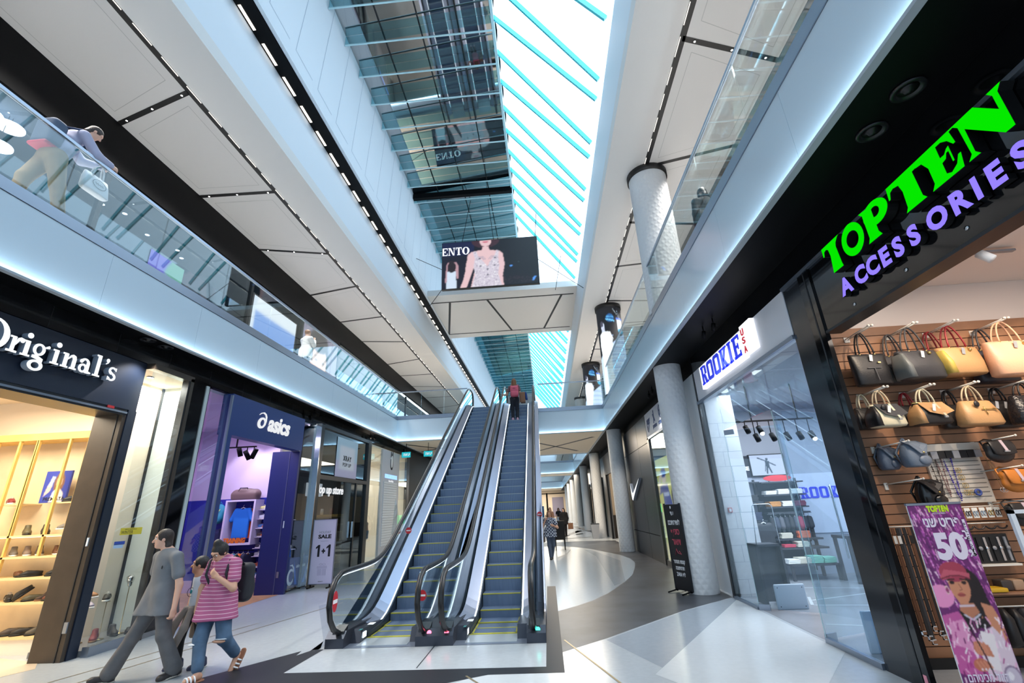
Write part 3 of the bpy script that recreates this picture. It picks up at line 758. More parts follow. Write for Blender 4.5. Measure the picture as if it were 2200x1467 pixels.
serif(fr, g, LETT, SIDEL, 0.09, 'letter', sg)
# display window
struct(MB().box(-6.83, 7.28, 0.14, -6.815, 8.20, 4.40, GL), 'window_2', 'glass display window of the shoe shop', 'window')
mb = MB(); mb.box(-7.85, 7.8, 0, -7.75, 8.7, 4.4, SHOPW); mb.box(-7.75, 8.62, 0, -6.82, 8.70, 4.4, mat('pale_grey_panel', C(196, 206, 206), 0.35)); mb.box(-7.77, 8.58, 0, -7.72, 8.62, 4.4, SLOT)
mb.box(-7.75, 7.3, 4.38, -6.9, 8.62, 4.42, SHOPW); mb.box(-7.75, 7.3, 0, -6.83, 8.62, 0.08, mat('window_base', C(120, 122, 126), 0.3))
struct(mb, 'wall_shoe_window_inside', 'inside of the shoe shop display window', 'wall')
struct(MB().box(-6.9, 8.14, 0, -6.79, 8.22, 4.42, BROWN).box(-6.93, 8.10, 0, -6.8, 8.14, 4.42, DARKSTEEL).box(-6.95, 7.26, 4.36, -6.79, 8.22, 4.46, BROWN).box(-6.9, 7.28, 0, -6.79, 8.2, .13, STEEL), 'trim_4', 'bronze frame of the shoe shop window', 'window frame')
struct(MB().box(-6.96, 8.22, 0, -6.84, 8.74, 4.46, GLOSSB).box(-7.4, 8.71, 0, -6.84, 8.74, 4.46, GLOSSB), 'wall_black_pier', 'glossy black stone pier between the shoe and sports shops', 'wall')
downlight(-7.3, 7.75, 4.37, "round downlight inside the shoe shop display window", None, 0.05)

# ================================================================== LEFT 2: navy sports shop
LAV = mat('lavender_wall', C(206, 190, 222), 0.6); BLUEW = mat('blue_wall', C(34, 44, 160), 0.45)
DBLUE = mat('sports_navy', C(26, 40, 100), 0.4)
mb = MB(); mb.box(-6.95, 9.32, 3.52, -6.72, 12.46, 4.40, NAVY); mb.box(-6.9, 9.30, 0, -6.72, 9.47, 3.52, NAVY); mb.box(-7.5, 12.38, 0, -6.73, 12.47, 3.52, DBLUE); mb.box(-6.95, 12.30, 3.50, -6.71, 12.36, 3.52, STEEL)
mb.box(-7.0, 12.37, 0, -6.985, 12.385, 3.5, mat('jamb_line', C(90, 96, 130), 0.4)); mb.box(-6.94, 12.36, 1.55, -6.92, 12.38, 1.72, WHITE); mb.box(-6.96, 12.36, .38, -6.90, 12.38, .52, STEEL)
mb.box(-6.75, 9.27, 0, -6.70, 9.31, 4.36, STEEL)
struct(mb, 'wall_sports_shop_front', 'navy portal of the sports shop', 'shop front')
struct(MB().box(-6.79, 8.74, 0.05, -6.778, 9.27, 4.38, GL), 'window_3', 'glass pane left of the navy sports shop portal', 'window')
mb = MB(); mb.box(-10.6, 13.22, 2.37, -7.36, 13.3, 4.46, LAV); mb.box(-10.6, 13.22, 0, -7.36, 13.3, 2.37, BLUEW); mb.box(-10.7, 8.74, 0, -10.6, 13.3, 4.46, LAV); mb.box(-10.6, 8.74, 4.36, -6.96, 13.22, 4.42, LAV)
mb.box(-10.6, 8.74, 0, -6.9, 8.80, 4.46, LAV); mb.box(-10.6, 13.18, 0, -7.36, 13.22, .30, LAV); mb.box(-7.35, 12.47, 0, -7.28, 13.3, 4.46, mat('grey_concrete', C(140, 138, 136), 0.7, noise=(3, .12)))
mb.box(-9.6, 9.6, 0, -9.0, 9.7, 4.3, DBLUE)
struct(mb, 'wall_sports_shop_inside', 'lavender and blue inside walls of the sports shop', 'wall')
sg = thing('shop_sign', 'white spiral emblem and lettering on the blue sports shop portal', 'sign', (-6.72, 10.95, 3.95))
fr = face_px(-6.72, 10.28, 3.82)
SW = glow('sign_soft_white', (0.95, 0.97, 1, 1), .55, False)
m_ = MB()
tf = lambda L: [(x + 0.28 * y, y) for x, y in L]
shape(m_, [tf(ell(.13, .13, .15, .135, 30)), tf(ell(.15, .135, .085, .085, 26))], fr, SW, .02, .004)
shape(m_, [tf([(.25, .05), (.285, .10), (.29, .2), (.26, .30), (.20, .365), (.10, .395), (.0, .36), (-.05, .30), (.02, .345), (.10, .365), (.18, .34), (.23, .28), (.25, .2), (.24, .10)])], fr, SW, .02, .004)
m_.build('spiral_emblem', sg)
m_ = MB(); text(m_, 'asics', Frame(fr.p(.44, .0), (0, 1, 0), (0, 0, 1)), .56, SW, .02, .016, .22, w=.98, z0=.004); m_.build('lettering', sg)
for i, (x, tz) in enumerate(((-7.36, 3.36), (-7.17, 3.27), (-6.99, 3.31))):
    pass
tl = thing('track_light', 'black ceiling track with spot heads inside the sports shop', 'track light', (-7.2, 10.8, 3.46))
MB().box(-7.75, 10.78, 3.44, -6.98, 10.82, 3.47, BLACK).box(-7.5, 10.79, 3.47, -7.47, 10.81, 4.36, BLACK).build('track', tl)
for x, z, dx in ((-7.40, 3.34, .02), (-7.20, 3.26, .05), (-7.03, 3.29, -.06)):
    m_ = MB(); m_.tube([(x, 10.8, 3.44), (x, 10.8, z + .1)], .012, BLACK); m_.tube([(x - dx, 10.8, z + .10), (x + dx, 10.85, z - .10)], .055, BLACK, 14); m_.build('spot_head', tl)
spot('wall_wash', (-8.6, 12.2, 4.3), (-8.6, 13.2, 2.6), 60, (0.95, 0.9, 1), 70, .5); spot('wall_wash', (-7.9, 12.2, 4.3), (-7.9, 13.2, 2.6), 60, (0.95, 0.9, 1), 70, .5)
for z_, y_ in ((3.9, 9.05), (2.95, 9.1)):
    b_ = MB(); b_.ball((-7.6, y_, z_), .055, WLAMP, n=10); b_.tube([(-7.6, y_, z_ + .05), (-7.6, y_ + .05, z_ + .22)], .05, WHITE, 10)
    tag(b_.build('spotlight'), 'white spot lamp glowing behind the pane left of the navy portal, %s one' % ('upper' if z_ > 3.5 else 'lower'), 'spotlight')

# ================================================================== LEFT 3: corner window and pop-up shop in black frames
struct(MB().box(-6.72, 12.49, .06, -6.708, 13.27, 4.36, GL), 'window_4', 'narrow window between the navy portal and the black pop-up shop', 'window')
mb = MB(); F_ = mat('black_frame', C(30, 32, 35), 0.3)
mb.box(-6.78, 13.26, 0, -6.62, 13.50, 4.42, F_); mb.box(-6.78, 13.5, 4.34, -6.62, 17.2, 4.45, F_); mb.box(-6.78, 17.14, 0, -6.62, 17.45, 4.45, F_); mb.box(-6.78, 13.5, 2.84, -6.62, 17.14, 2.96, DARKSTEEL); mb.box(-6.74, 16.3, 0, -6.66, 16.38, 2.84, F_); mb.box(-6.74, 13.5, 0, -6.62, 17.2, .06, F_)
mb.box(-6.75, 13.24, 0, -6.60, 13.27, 4.42, CHROME); mb.box(-6.66, 16.1, 1.1, -6.6, 16.14, 1.6, CHROME)
struct(mb, 'trim_5', 'black metal frame of the pop-up shop', 'window frame')
struct(MB().box(-6.70, 13.5, 2.96, -6.69, 17.14, 4.34, glass('popup_glass', (.35, .4, .44, 1), 1.8, .02)), 'window_5', 'dark upper window of the pop-up shop', 'window')
struct(MB().box(-6.70, 13.5, .06, -6.69, 16.3, 2.84, glass('popup_door_glass', (.62, .66, .68, 1), 1.4, .02)).box(-6.70, 16.38, .06, -6.69, 17.14, 2.84, MATS['popup_door_glass']), 'door_1', 'tall glass doors of the pop-up shop', 'door')
mb = MB(); mb.box(-9.6, 13.35, 0, -9.5, 17.3, 4.4, mat('charcoal_wall', C(40, 40, 43), 0.6)); mb.box(-9.6, 17.2, 0, -6.8, 17.3, 4.4, MATS['charcoal_wall']); mb.box(-9.5, 13.3, 4.3, -6.8, 17.2, 4.36, MATS['charcoal_wall']); mb.box(-9.6, 13.3, 0, -6.8, 13.38, 4.4, MATS['charcoal_wall'])
struct(mb, 'wall_popup_inside', 'charcoal inside walls of the pop-up shop', 'wall')
sh = thing('display_shelving', 'pale stepped display shelving behind the pop-up shop doors', 'shelves', (-8.2, 16.9, 0))
for i, z in enumerate((1.75, 1.5, 1.25, 1.0, .75, .5, .25)): MB().box(-9.2, 16.75, z, -7.4, 17.18, z + .04, OAKW).build('shelf', sh)
MB().box(-9.2, 16.65, 1.78, -7.4, 17.19, 1.86, OAK).build('top_board', sh)
MB().box(-9.2, 17.16, 0.1, -7.4, 17.19, 1.78, mat('warm_back', C(190, 176, 150), .6)).build('back_board', sh)
t = MB(); text(t, 'Pop up store', face_px(-6.68, 13.45, 2.45), .34, SW, .01, .008, .1, w=1.85); tag(t.build('window_lettering'), 'white Pop up store lettering on the dark pop-up shop door', 'lettering')
po = thing('hanging_poster', 'pale blue and lilac POP UP poster in the upper black window', 'poster', (-6.66, 15.4, 3.6))
P = Pic(12, 24, (190, 205, 225)); P.r(0, .4, 1, 1, (186, 214, 230)); P.r(0, 0, 1, .4, (206, 200, 228)); P.r(.18, .18, .86, .80, (232, 234, 242)); P.blur(1)
P.obj('poster_sheet', on(face_px(-6.675, 14.55, 2.98), 1.70, 1.25), paint_mat('paper_print'), po)
m_ = MB(); INK = mat('black_ink', C(25, 25, 28), .6); text(m_, 'XRAY', face_px(-6.672, 15.08, 3.52), .22, INK, .003, .008, w=.66, space=1.25); text(m_, 'POP UP', face_px(-6.672, 15.08, 3.33), .17, INK, .003, 0, w=.66); m_.build('poster_text', po)
# roll-up sale banner
rb = thing('banner_stand', 'upright white HOLIDAY SALE 1+1 banner stand beside the black pop-up shop', 'banner', (-6.22, 13.3, 0))
PAPER = mat('banner_white', C(226, 220, 238), .5)
MB().box(-6.55, 13.29, .10, -5.92, 13.305, 1.70, PAPER).build('sheet', rb)
MB().box(-6.57, 13.28, .085, -5.90, 13.315, .10, STEEL).box(-6.57, 13.285, .1, -6.55, 13.31, 1.71, STEEL).box(-5.92, 13.285, .1, -5.90, 13.31, 1.71, STEEL).box(-6.57, 13.28, 1.70, -5.9, 13.315, 1.715, STEEL).build('frame', rb)
for x in (-6.5, -5.97): MB().box(x - .02, 13.12, 0, x + .02, 13.5, .03, BLACK).box(x - .015, 13.285, .02, x + .015, 13.31, .1, BLACK).build('foot', rb)
m_ = MB(); fr = face_ny(-6.54, 13.288, 0); GREYI = mat('grey_ink', C(150, 150, 160), .6)
text(m_, 'HOLIDAY', Frame(fr.p(.16, 1.35), (1, 0, 0), (0, 0, 1)), .085, GREYI, .002, 0, w=.33); text(m_, 'SALE', Frame(fr.p(.14, 1.225), (1, 0, 0), (0, 0, 1)), .13, INK, .002, .006, w=.37)
shape(m_, [rect(.22, 1.15, .44, 1.156)], fr, GREYI, .002)
[shape(m_, [[(x + .055, .76), (x + .115, .76), (x + .115, 1.06), (x + .07, 1.06), (x, 1.00), (x, .955), (x + .055, .99)]], fr, INK, .002) for x in (.10, .40)]; text(m_, '+', Frame(fr.p(.27, .83), (1, 0, 0), (0, 0, 1)), .2, INK, .002, .012, w=.10)
LG = mat('pale_ink', C(208, 202, 222), .6)
for x in (.2, .33): shape(m_, [rect(x, .30, x + .11, .46)], fr, LG, .002)
shape(m_, [rect(.18, .47, .46, .53)], fr, LG, .002); shape(m_, [ell(.28, .57, .05, .03), ell(.28, .57, .035, .018)], fr, LG, .002); shape(m_, [ell(.37, .57, .05, .03), ell(.37, .57, .035, .018)], fr, LG, .002)
text(m_, 'XRAY', Frame(fr.p(.24, .14), (1, 0, 0), (0, 0, 1)), .04, INK, .002, 0, w=.14); m_.build('print', rb)

# ================================================================== LEFT 4: shop with the shuttered light panel
struct(MB().box(-6.64, 17.45, .05, -6.63, 18.70, 4.34, GL).box(-6.64, 20.9, .05, -6.63, 22.25, 4.34, GL), 'window_6', 'glass panes either side of the shuttered panel', 'window')
mb = MB(); PANG = mat('panel_grey', C(196, 202, 212), .5); mb.box(-6.70, 18.70, 0, -6.60, 20.92, 4.32, PANG)
for i in range(26): mb.box(-6.60, 18.92, .62 + i * .094, -6.575, 20.6, .70 + i * .094, WHITE)
struct(mb, 'wall_shutter_panel', 'light grey panel with white shutter slats', 'wall')
mb = MB(); mb.box(-9.4, 17.4, 0, -9.3, 22.4, 4.4, SHOPW); mb.box(-9.3, 22.3, 0, -6.66, 22.4, 4.4, SHOPW); mb.box(-9.3, 17.45, 4.3, -6.66, 22.3, 4.36, SHOPW); mb.box(-9.3, 17.4, 0, -6.8, 17.46, 4.4, SHOPW)
struct(mb, 'wall_shutter_shop_inside', 'cream inside walls of the shuttered shop', 'wall')
m_ = MB(); fr = face_px(-6.60, 19.05, 3.20); BLI = glow('blue_sign', (.25, .45, 1, 1), 1.2, False)
text(m_, 'NOUGAMONDOGS', fr, .22, BLI, .02, .004, w=1.55); text(m_, 'berlin', Frame(fr.p(.5, -.14), (0, 1, 0), (0, 0, 1)), .12, SW, .01, 0, w=.6)
DKG = mat('sign_dark', C(40, 44, 52), .5); WHI = mat('plain_white', C(240, 242, 245), .5)
shape(m_, [ell(.78, .66, .17, .30)], fr, DKG, .02); shape(m_, [ell(.74, .70, .12, .26)], fr, WHI, .03); shape(m_, [[(.64, .88), (.66, 1.12), (.76, .96)], [(.80, .96), (.90, 1.14), (.90, .86)]], fr, DKG, .02); shape(m_, [ell(.78, .42, .06, .05)], fr, DKG, .035)
tag(m_.build('dog_emblem_sign'), 'dog head emblem with blue lettering on the shuttered grey panel', 'sign')
struct(MB().box(-6.75, 22.25, 0, -6.62, 22.6, 4.5, F_).box(-9.4, 22.6, 0, -6.9, 28.6, 4.8, mat('near_black', C(14, 14, 17), .5)).box(-8, 28.6, 0, -6.9, YE, 4.5, mat('dim_glazing', C(40, 46, 54), .1)), 'wall_left_far', 'black shop fronts at the far left under the footbridge', 'wall')
# exit signs under the bridge
EXG = glow('exit_sign_green', (.03, .62, .72, 1), .5, False)
for i, (x, lab) in enumerate(((-6.30, 'small green exit sign under the footbridge, beside the black shop'), (-5.28, 'small green exit sign under the footbridge, nearer the escalator'))):
    e = thing('exit_sign', lab, 'exit sign', (x, 20.9, 4.2)); MB().box(x - .2, 20.88, 4.18, x + .2, 20.92, 4.42, EXG).box(x - .01, 20.89, 4.42, x + .01, 20.91, 4.8, BLACK).build('sign_box', e)
    m_ = MB(); text(m_, 'יציאה'[::-1], face_ny(x - .12, 20.875, 4.25), .17, SW, .002, .004, w=.3); m_.build('lettering', e)

# ================================================================== RIGHT 1: accessory shop
mb = MB(); mb.box(3.42, -3, 3.56, 3.56, 5.32, 4.43, GLOSSB); mb.box(3.40, 5.27, 0, 3.45, 5.50, 4.43, GLOSSB); mb.box(3.43, 5.50, 0, 3.50, 5.94, 4.43, mat('post_grey_glass', C(44, 47, 52), .12)); mb.box(3.395, 5.36, 0, 3.405, 5.38, 4.4, DARKSTEEL)
mb.box(3.38, -3, 4.40, 3.46, 5.9, 4.44, STEEL); mb.box(3.41, -3, 3.54, 3.60, 5.3, 3.57, DARKSTEEL)
mb.box(3.395, 5.30, .05, 3.40, 5.34, .14, mat('pink_tab', C(230, 150, 170), .5))
struct(mb, 'wall_accessory_shop_front', 'glossy black front and corner post of the accessory shop', 'shop front')
for i, (y, z) in enumerate(((4.70, 3.66), (3.95, 3.66), (3.30, 3.67))):
    tag(MB().lathe([(.0001, -.004), (.018, -.004), (.018, .004)], (3.416, y, z), CHROME, 12, axis='x').build('stud'), ('chrome stud below the A of the violet lettering', 'chrome stud below the middle of the violet lettering', 'chrome stud below the R of the violet lettering')[i], 'stud', 'chrome studs on the black fascia')
# slatwall: boards 0.11 m with dark grooves
WD = mat('slat_wood', C(160, 116, 86), .5, noise=(2.2, .16))
mb = MB(); mb.box(3.62, 6.0, 0, 8.0, 6.04, 3.83, mat('groove_dark', C(44, 30, 24), .7))
zz = 3.83; mb.box(3.62, 5.985, 3.715, 8.0, 6.0, 3.83, WD); zz = 3.705
while zz > .1: mb.box(3.62, 5.985, zz - .10, 8.0, 6.0, zz, WD); zz -= .11
struct(mb, 'wall_slatted', 'brown slatted display wall of the accessory shop', 'wall')
mb = MB(); SW2 = mat('shop_white_warm', C(236, 222, 212), .6); mb.box(3.62, 6.005, 3.83, 8.0, 6.06, 4.45, SW2); mb.box(3.56, -3, 4.38, 8.0, 6.0, 4.42, SW2); mb.box(8.0, -3, 0, 8.1, 6.05, 4.45, SW2); mb.box(3.60, 5.93, 0, 8.0, 5.945, .1, SLOT)
struct(mb, 'ceiling_accessory_shop', 'warm white ceiling and end wall of the accessory shop', 'ceiling')
for i, (x, y) in enumerate(((4.25, 5.0), (5.35, 4.9), (6.1, 4.6))):
    spot('bag_spot', (x, y - .9, 4.33), (x + .25, 6.0, 2.6), 85, (1, .80, .58), 50, .35, .02)
downlight(4.35, 5.55, 4.375, 'bright round downlight in the accessory shop ceiling above the bags', None, .09)
mb = MB(); mb.lathe([(.05, 0), (.06, -.02), (.02, -.03), (.008, -.06), (.03, -.065), (.0001, -.068)], (4.72, 5.4, 4.38), STEEL, 14); tag(mb.build('sprinkler'), 'small sprinkler head in the accessory shop ceiling', 'sprinkler')
mb = MB(); mb.lathe([(.10, 0), (.10, -.03), (.07, -.055), (.0001, -.058)], (5.05, 5.6, 4.38), WHITE, 20); tag(mb.build('smoke_detector'), 'round white smoke detector in the accessory shop ceiling', 'smoke detector')
mb = MB(); mb.box(4.85, 5.0, 4.32, 5.6, 5.05, 4.345, STEEL); mb.box(4.9, 5.01, 4.345, 4.92, 5.03, 4.38, STEEL); mb.tube([(5.2, 5.02, 4.32), (5.25, 4.95, 4.2)], .05, WHITE, 12); tag(mb.build('ceiling_spot_bar'), 'steel bar with white spot head on the accessory shop ceiling', 'light')
# big green letters, decorative serif
GRN = glow('green_letters', (0.0, 1.0, 0.0, 1), 1.0, False); GRN.node_tree.nodes['Emission'].inputs[0].default_value = (0.001, 0.5, 0.0, 1)
VIO = glow('violet_letters', (0.22, 0.16, 1.0, 1), .9, False)
sg = thing('shop_sign', 'huge neon green letters over a row of violet letters', 'sign', (3.42, 3.7, 4.1))
fr = face_nx(3.42, 4.78, 4.04)
g = [
 [[(0, .345), (0.0, .24), (.02, .24), (.035, .29), (.075, .30), (.105, .28), (.115, .2), (.09, .03), (.085, .0), (.26, .0), (.25, .04), (.235, .25), (.25, .29), (.30, .335), (.33, .345)]],
 [ring_loops(.49, .175, .165, .175, .075, .085)],
 [[(.66, .345), (.70, .30), (.70, .05), (.67, .0), (.86, .0), (.83, .05), (.83, .33), (.66, .345)], [ell(.86, .235, .165, .12), ell(.86, .245, .06, .05)]],
 [[(1.06, .345), (1.05, .22), (1.07, .22), (1.09, .28), (1.13, .295), (1.19, .28), (1.21, .2), (1.2, .04), (1.17, .0), (1.40, .0), (1.37, .04), (1.36, .29), (1.9, .345)]],
 [[(1.36, .345), (1.40, .29), (1.46, .28), (1.50, .2), (1.5, .05), (1.46, 0), (1.76, 0), (1.78, .12), (1.755, .12), (1.72, .06), (1.66, .03), (1.62, .05), (1.62, .15), (1.66, .16), (1.68, .20), (1.70, .20), (1.70, .10), (1.715, .10), (1.715, .24), (1.69, .23), (1.66, .2), (1.62, .2), (1.62, .31), (1.67, .31), (1.72, .28), (1.755, .22), (1.775, .22), (1.76, .345)]],
 [[(1.79, .345), (1.83, .30), (1.84, .04), (1.80, 0), (1.90, 0), (1.87, .04), (1.87, .25), (2.09, .0), (2.16, .0), (2.16, .30), (2.2, .345), (2.09, .345), (2.12, .30), (2.12, .18), (1.98, .345)]],
]
serif(fr, g, GRN, SLOT, .10, 'green_letter', sg, .01)
xs = [.06, .30, .48, .68, .86, 1.05, 1.26, 1.50, 1.70, 1.82, 2.02]
for ch, x in zip('ACCESSORIES', xs):
    m_ = MB(); text(m_, ch, Frame(fr.p(x, -.265), (0, -1, 0), (0, 0, 1)), .24, VIO, .06, .012, z0=.01, side=SLOT); m_.build('violet_letter', sg)

# ================================================================== RIGHT 2: kids clothing shop with glass doors
FASW = mat('fascia_white', C(226, 230, 238), .5)
mb = MB(); mb.box(3.42, 5.94, 3.76, 3.58, 10.10, 4.43, FASW); mb.box(3.40, 5.94, 3.72, 3.44, 10.1, 3.78, STEEL); mb.box(3.41, 10.02, 0, 3.50, 10.10, 4.43, F_); mb.box(3.43, 5.94, 3.78, 3.425, 10.1, 3.80, STEEL)
struct(mb, 'wall_kids_shop_front', 'white fascia and black frame of the kids clothing shop', 'shop front')
BRICK = mat('white_tile', C(222, 225, 230), .35)
mb = MB(); mb.box(3.50, 10.10, 0, 4.14, 10.2, 4.4, BRICK); 
for i in range(12):
    mb.box(3.50, 10.098, .3 * i, 4.14, 10.101, .3 * i + .006, GROOVE)
    mb.box(3.75 + .12 * (i % 2), 10.098, .3 * i, 3.756 + .12 * (i % 2), 10.101, .3 * i + .3, GROOVE)
mb.box(3.50, 10.1, 0, 3.56, 12.64, 4.5, WHITE); mb.box(4.06, 10.2, 0, 4.14, 12.64, 4.2, WHITE)
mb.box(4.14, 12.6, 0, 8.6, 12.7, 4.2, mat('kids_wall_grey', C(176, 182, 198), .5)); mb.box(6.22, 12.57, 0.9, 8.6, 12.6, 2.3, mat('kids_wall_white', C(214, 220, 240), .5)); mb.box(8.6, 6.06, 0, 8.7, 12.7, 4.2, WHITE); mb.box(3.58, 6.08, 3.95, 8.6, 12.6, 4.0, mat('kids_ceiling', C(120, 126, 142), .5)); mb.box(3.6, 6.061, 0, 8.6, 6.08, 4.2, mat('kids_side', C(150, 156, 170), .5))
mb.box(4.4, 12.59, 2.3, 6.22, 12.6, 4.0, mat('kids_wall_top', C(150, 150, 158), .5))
struct(mb, 'wall_kids_shop_inside', 'white tiled and grey inside walls of the kids clothing shop', 'wall')
KG = glass('shop_door_glass', (.88, .94, .97, 1), 1.1, .0)
def pane(n, y0, y1, z0, z1, lab):
    return struct(MB().box(3.425, y0, z0, 3.437, y1, z1, KG), n, lab, 'glass door' if 'door' in n else 'window')
pane('window_7', 9.0, 10.0, .04, 3.74, 'fixed glass pane of the kids shop beside the column')
pane('window_8', 5.96, 6.98, .06, 3.74, 'fixed glass pane of the kids shop beside the black corner post')
pane('window_9', 7.0, 8.98, 3.0, 3.74, 'glass panel above the kids shop doors')
EDG = mat('glass_edge', C(176, 206, 214), .2)
def gdoor(n, hinge, ang, w, lab):
    t = thing(n, lab, 'glass door', (3.43, hinge, 0), ang, kind='structure')
    m_ = MB(); m_.box(-.006, 0, .03, .006, w, 2.97, KG); lf = m_.build('glass_leaf', t, local=True); m_ = MB(); m_.box(-.007, w, .03, .007, w + .006, 2.97, EDG); m_.box(-.007, -.006, .03, .007, 0, 2.97, EDG); m_.build('glass_edge', lf, local=True)
    for z in (0.0, 2.9): m_ = MB(); m_.box(-.02, 0, z, .02, .17, z + .09, STEEL); m_.build('patch_fitting', t, local=True)
    m_ = MB(); m_.tube([(-.05, w - .1, .9), (-.05, w - .1, 1.9)], .014, CHROME); m_.build('pull_bar', t, local=True)
gdoor('door_2', 8.98, PI + .95, .96, 'open glass door leaf of the kids shop, farther one')
gdoor('door_3', 7.02, -1.15, .96, 'open glass door leaf of the kids shop, nearer one')
struct(MB().box(3.40, 9.0, 0, 3.46, 10.02, .04, STEEL).box(3.40, 5.95, 0, 3.46, 7.0, .06, STEEL), 'trim_6', 'steel floor rail of the kids shop front', 'trim')
tag(MB().box(3.62, 10.07, 1.51, 3.70, 10.098, 1.60, mat('alarm_red', C(190, 50, 56), .5)).box(3.637, 10.06, 1.525, 3.683, 10.07, 1.585, WHITE).build('alarm_button'), 'small red fire alarm box on the white tiled wall', 'alarm')
sg = thing('shop_sign', 'white lightbox sign with blue block letters and small red letters', 'sign', (3.42, 8.1, 4.15))
SGW = glow('lightbox_white', (.92, .94, 1, 1), .9); RBL = mat('varsity_blue', C(40, 56, 190), .5, emit=C(40, 56, 200), es=.5); RRD = mat('varsity_red', C(190, 40, 56), .5, emit=C(190, 40, 56), es=.4)
m_ = MB(); shape(m_, [[(-.05, -.05), (2.1, -.05), (2.1, -.02), (2.5, -.02), (2.5, .47), (2.1, .47), (2.1, .41), (-.05, .41)]], face_nx(3.42, 9.36, 3.95), SGW, .07, .005); m_.build('lightbox', sg)
def collegiate(word, fr, h, adv, st, material, out):
    """slab-serif block capitals"""
    x = 0
    for ch in word:
        m_ = MB(); w = adv * .86; L = []
        sb = lambda cx, y0: rect(cx - st * .95, y0, cx + st * .95, y0 + st * .42)
        vb = lambda x0: rect(x0, 0, x0 + st, h)
        if ch == 'R': L = [vb(st * .4), sb(st * .9, 0), rect(0, h - st * .5, w * .7, h), rect(st * .5, h * .42, w * .7, h * .42 + st * .5), rect(w - st * 1.2, h * .5, w - st * .2, h - st * .25), [(w * .45, h * .45), (w * .75, h * .45), (w, 0), (w * .66, 0)], sb(w - st * .4, 0)]
        if ch == 'O': L = [rect(0, st * .5, st, h - st * .5), rect(w - st, st * .5, w, h - st * .5), [(0, st * .5), (st * .6, 0), (w - st * .6, 0), (w, st * .5), (w - st, st * .75), (st, st * .75)], [(0, h - st * .5), (st * .6, h), (w - st * .6, h), (w, h - st * .5), (w - st, h - st * .75), (st, h - st * .75)]]
        if ch == 'K': L = [vb(st * .4), sb(st * .9, 0), sb(st * .9, h - st * .42), [(st * 1.3, h * .42), (w - st * 1.1, h), (w, h), (st * 1.6, h * .30)], [(st * 1.4, h * .62), (w, 0), (w - st * 1.3, 0), (st * 1.2, h * .40)], sb(w - st * .7, 0), sb(w - st * .7, h - st * .42)]
        if ch == 'I': L = [rect(w * .5 - st * .5, 0, w * .5 + st * .5, h), sb(w * .5, 0), sb(w * .5, h - st * .42)]
        if ch == 'E': L = [vb(st * .4), rect(0, 0, w * .9, st * .55), rect(0, h - st * .55, w * .9, h), rect(st * .4, h * .45, w * .7, h * .45 + st * .5), rect(w * .9 - st * .4, 0, w * .9, st * 1.1), rect(w * .9 - st * .4, h - st * 1.1, w * .9, h), rect(w * .7 - st * .35, h * .36, w * .7, h * .64)]
        if ch == 'I': x -= adv * .17
        for l in L: shape(m_, [[(a + x, b) for a, b in l]], fr, material, .012)
        m_.build('blue_letter', out); x += adv * (.83 if ch == 'I' else 1)
collegiate('ROOKIE', face_nx(3.343, 9.32, 3.965), .37, .365, .085, RBL, sg)
for ch, z in zip('USA', (4.25, 4.11, 3.96)):
    m_ = MB(); text(m_, ch, face_nx(3.343, 7.22, z), .15, RRD, .01, .004, w=.10); m_.build('red_letter', sg)

# ================================================================== RIGHT 3: sportswear shop with window picture and black wall
mb = MB(); mb.box(3.42, 12.5, 3.76, 3.56, 15.48, 4.52, FASW); mb.box(3.40, 12.5, 3.70, 3.45, 15.48, 3.77, STEEL); mb.box(3.40, 15.28, 0, 3.52, 15.50, 3.76, F_); mb.box(3.42, 12.4, 0, 3.5, 15.3, .16, DARKSTEEL); mb.box(3.43, 12.4, 0, 3.5, 12.5, 4.5, WHITE)
struct(mb, 'wall_sportswear_front', 'white fascia and black frame of the sportswear shop', 'shop front')
struct(MB().box(3.44, 12.5, .16, 3.452, 15.28, 3.70, GL), 'window_10', 'display window of the sportswear shop', 'window')
mb = MB(); mb.box(5.2, 12.7, 0, 5.3, 15.5, 4.4, SW2); mb.box(3.5, 15.50, 0, 5.2, 15.56, 4.4, BLACK); mb.box(3.56, 12.72, 3.8, 5.2, 15.5, 3.86, mat('dim_ceiling', C(150, 148, 146), .6)); mb.box(3.5, 12.7, 0, 5.2, 15.5, .1, mat('window_stage', C(220, 206, 176), .5))
struct(mb, 'wall_sportswear_inside', 'inside of the sportswear shop window', 'wall')
BPAN = mat('black_wall_panel', C(28, 32, 40), .35)
mb = MB()
for a, b in ((15.52, 17.2), (17.22, 19.4), (19.42, 20.5)):
    for c, d in ((0, .78), (.80, 3.62), (3.64, 4.52)): mb.box(3.42, a, c, 3.5, b, d, BPAN)
mb.box(3.5, 15.5, 0, 3.6, 20.5, 4.52, SLOT)
struct(mb, 'wall_black_panels', 'dark panelled wall with a white tick emblem', 'wall')
sw = thing('tick_emblem', 'white lit tick emblem standing off the dark panelled wall', 'sign', (3.42, 18.3, 2.2))
m_ = MB(); shape(m_, [[(0, .62), (.03, .20), (.12, .02), (.28, -.02), (.50, .10), (1.95, .72), (.62, .30), (.38, .24), (.22, .30), (.10, .45)]], face_nx(3.42, 19.25, 1.90), LETT, .10, .0, SIDEL); m_.build('tick', sw)
fr = face_nx(3.42, 15.3, 3.9); m_ = MB()
lg = thing('shop_sign', 'white fascia sign with blue sports emblems and a red mark', 'sign', (3.42, 14, 4.15)); LB = mat('logo_blue', C(60, 84, 130), .5)
shape(m_, [[(.05, .12), (.12, .02), (.2, .0), (.55, .42), (.22, .14), (.14, .16), (.08, .3)]], fr, LB, .012); text(m_, 'NIKE', Frame(fr.p(.08, .25), fr.u, fr.v), .22, LB, .012, .006, .1, w=.42); m_.build('emblem', lg)
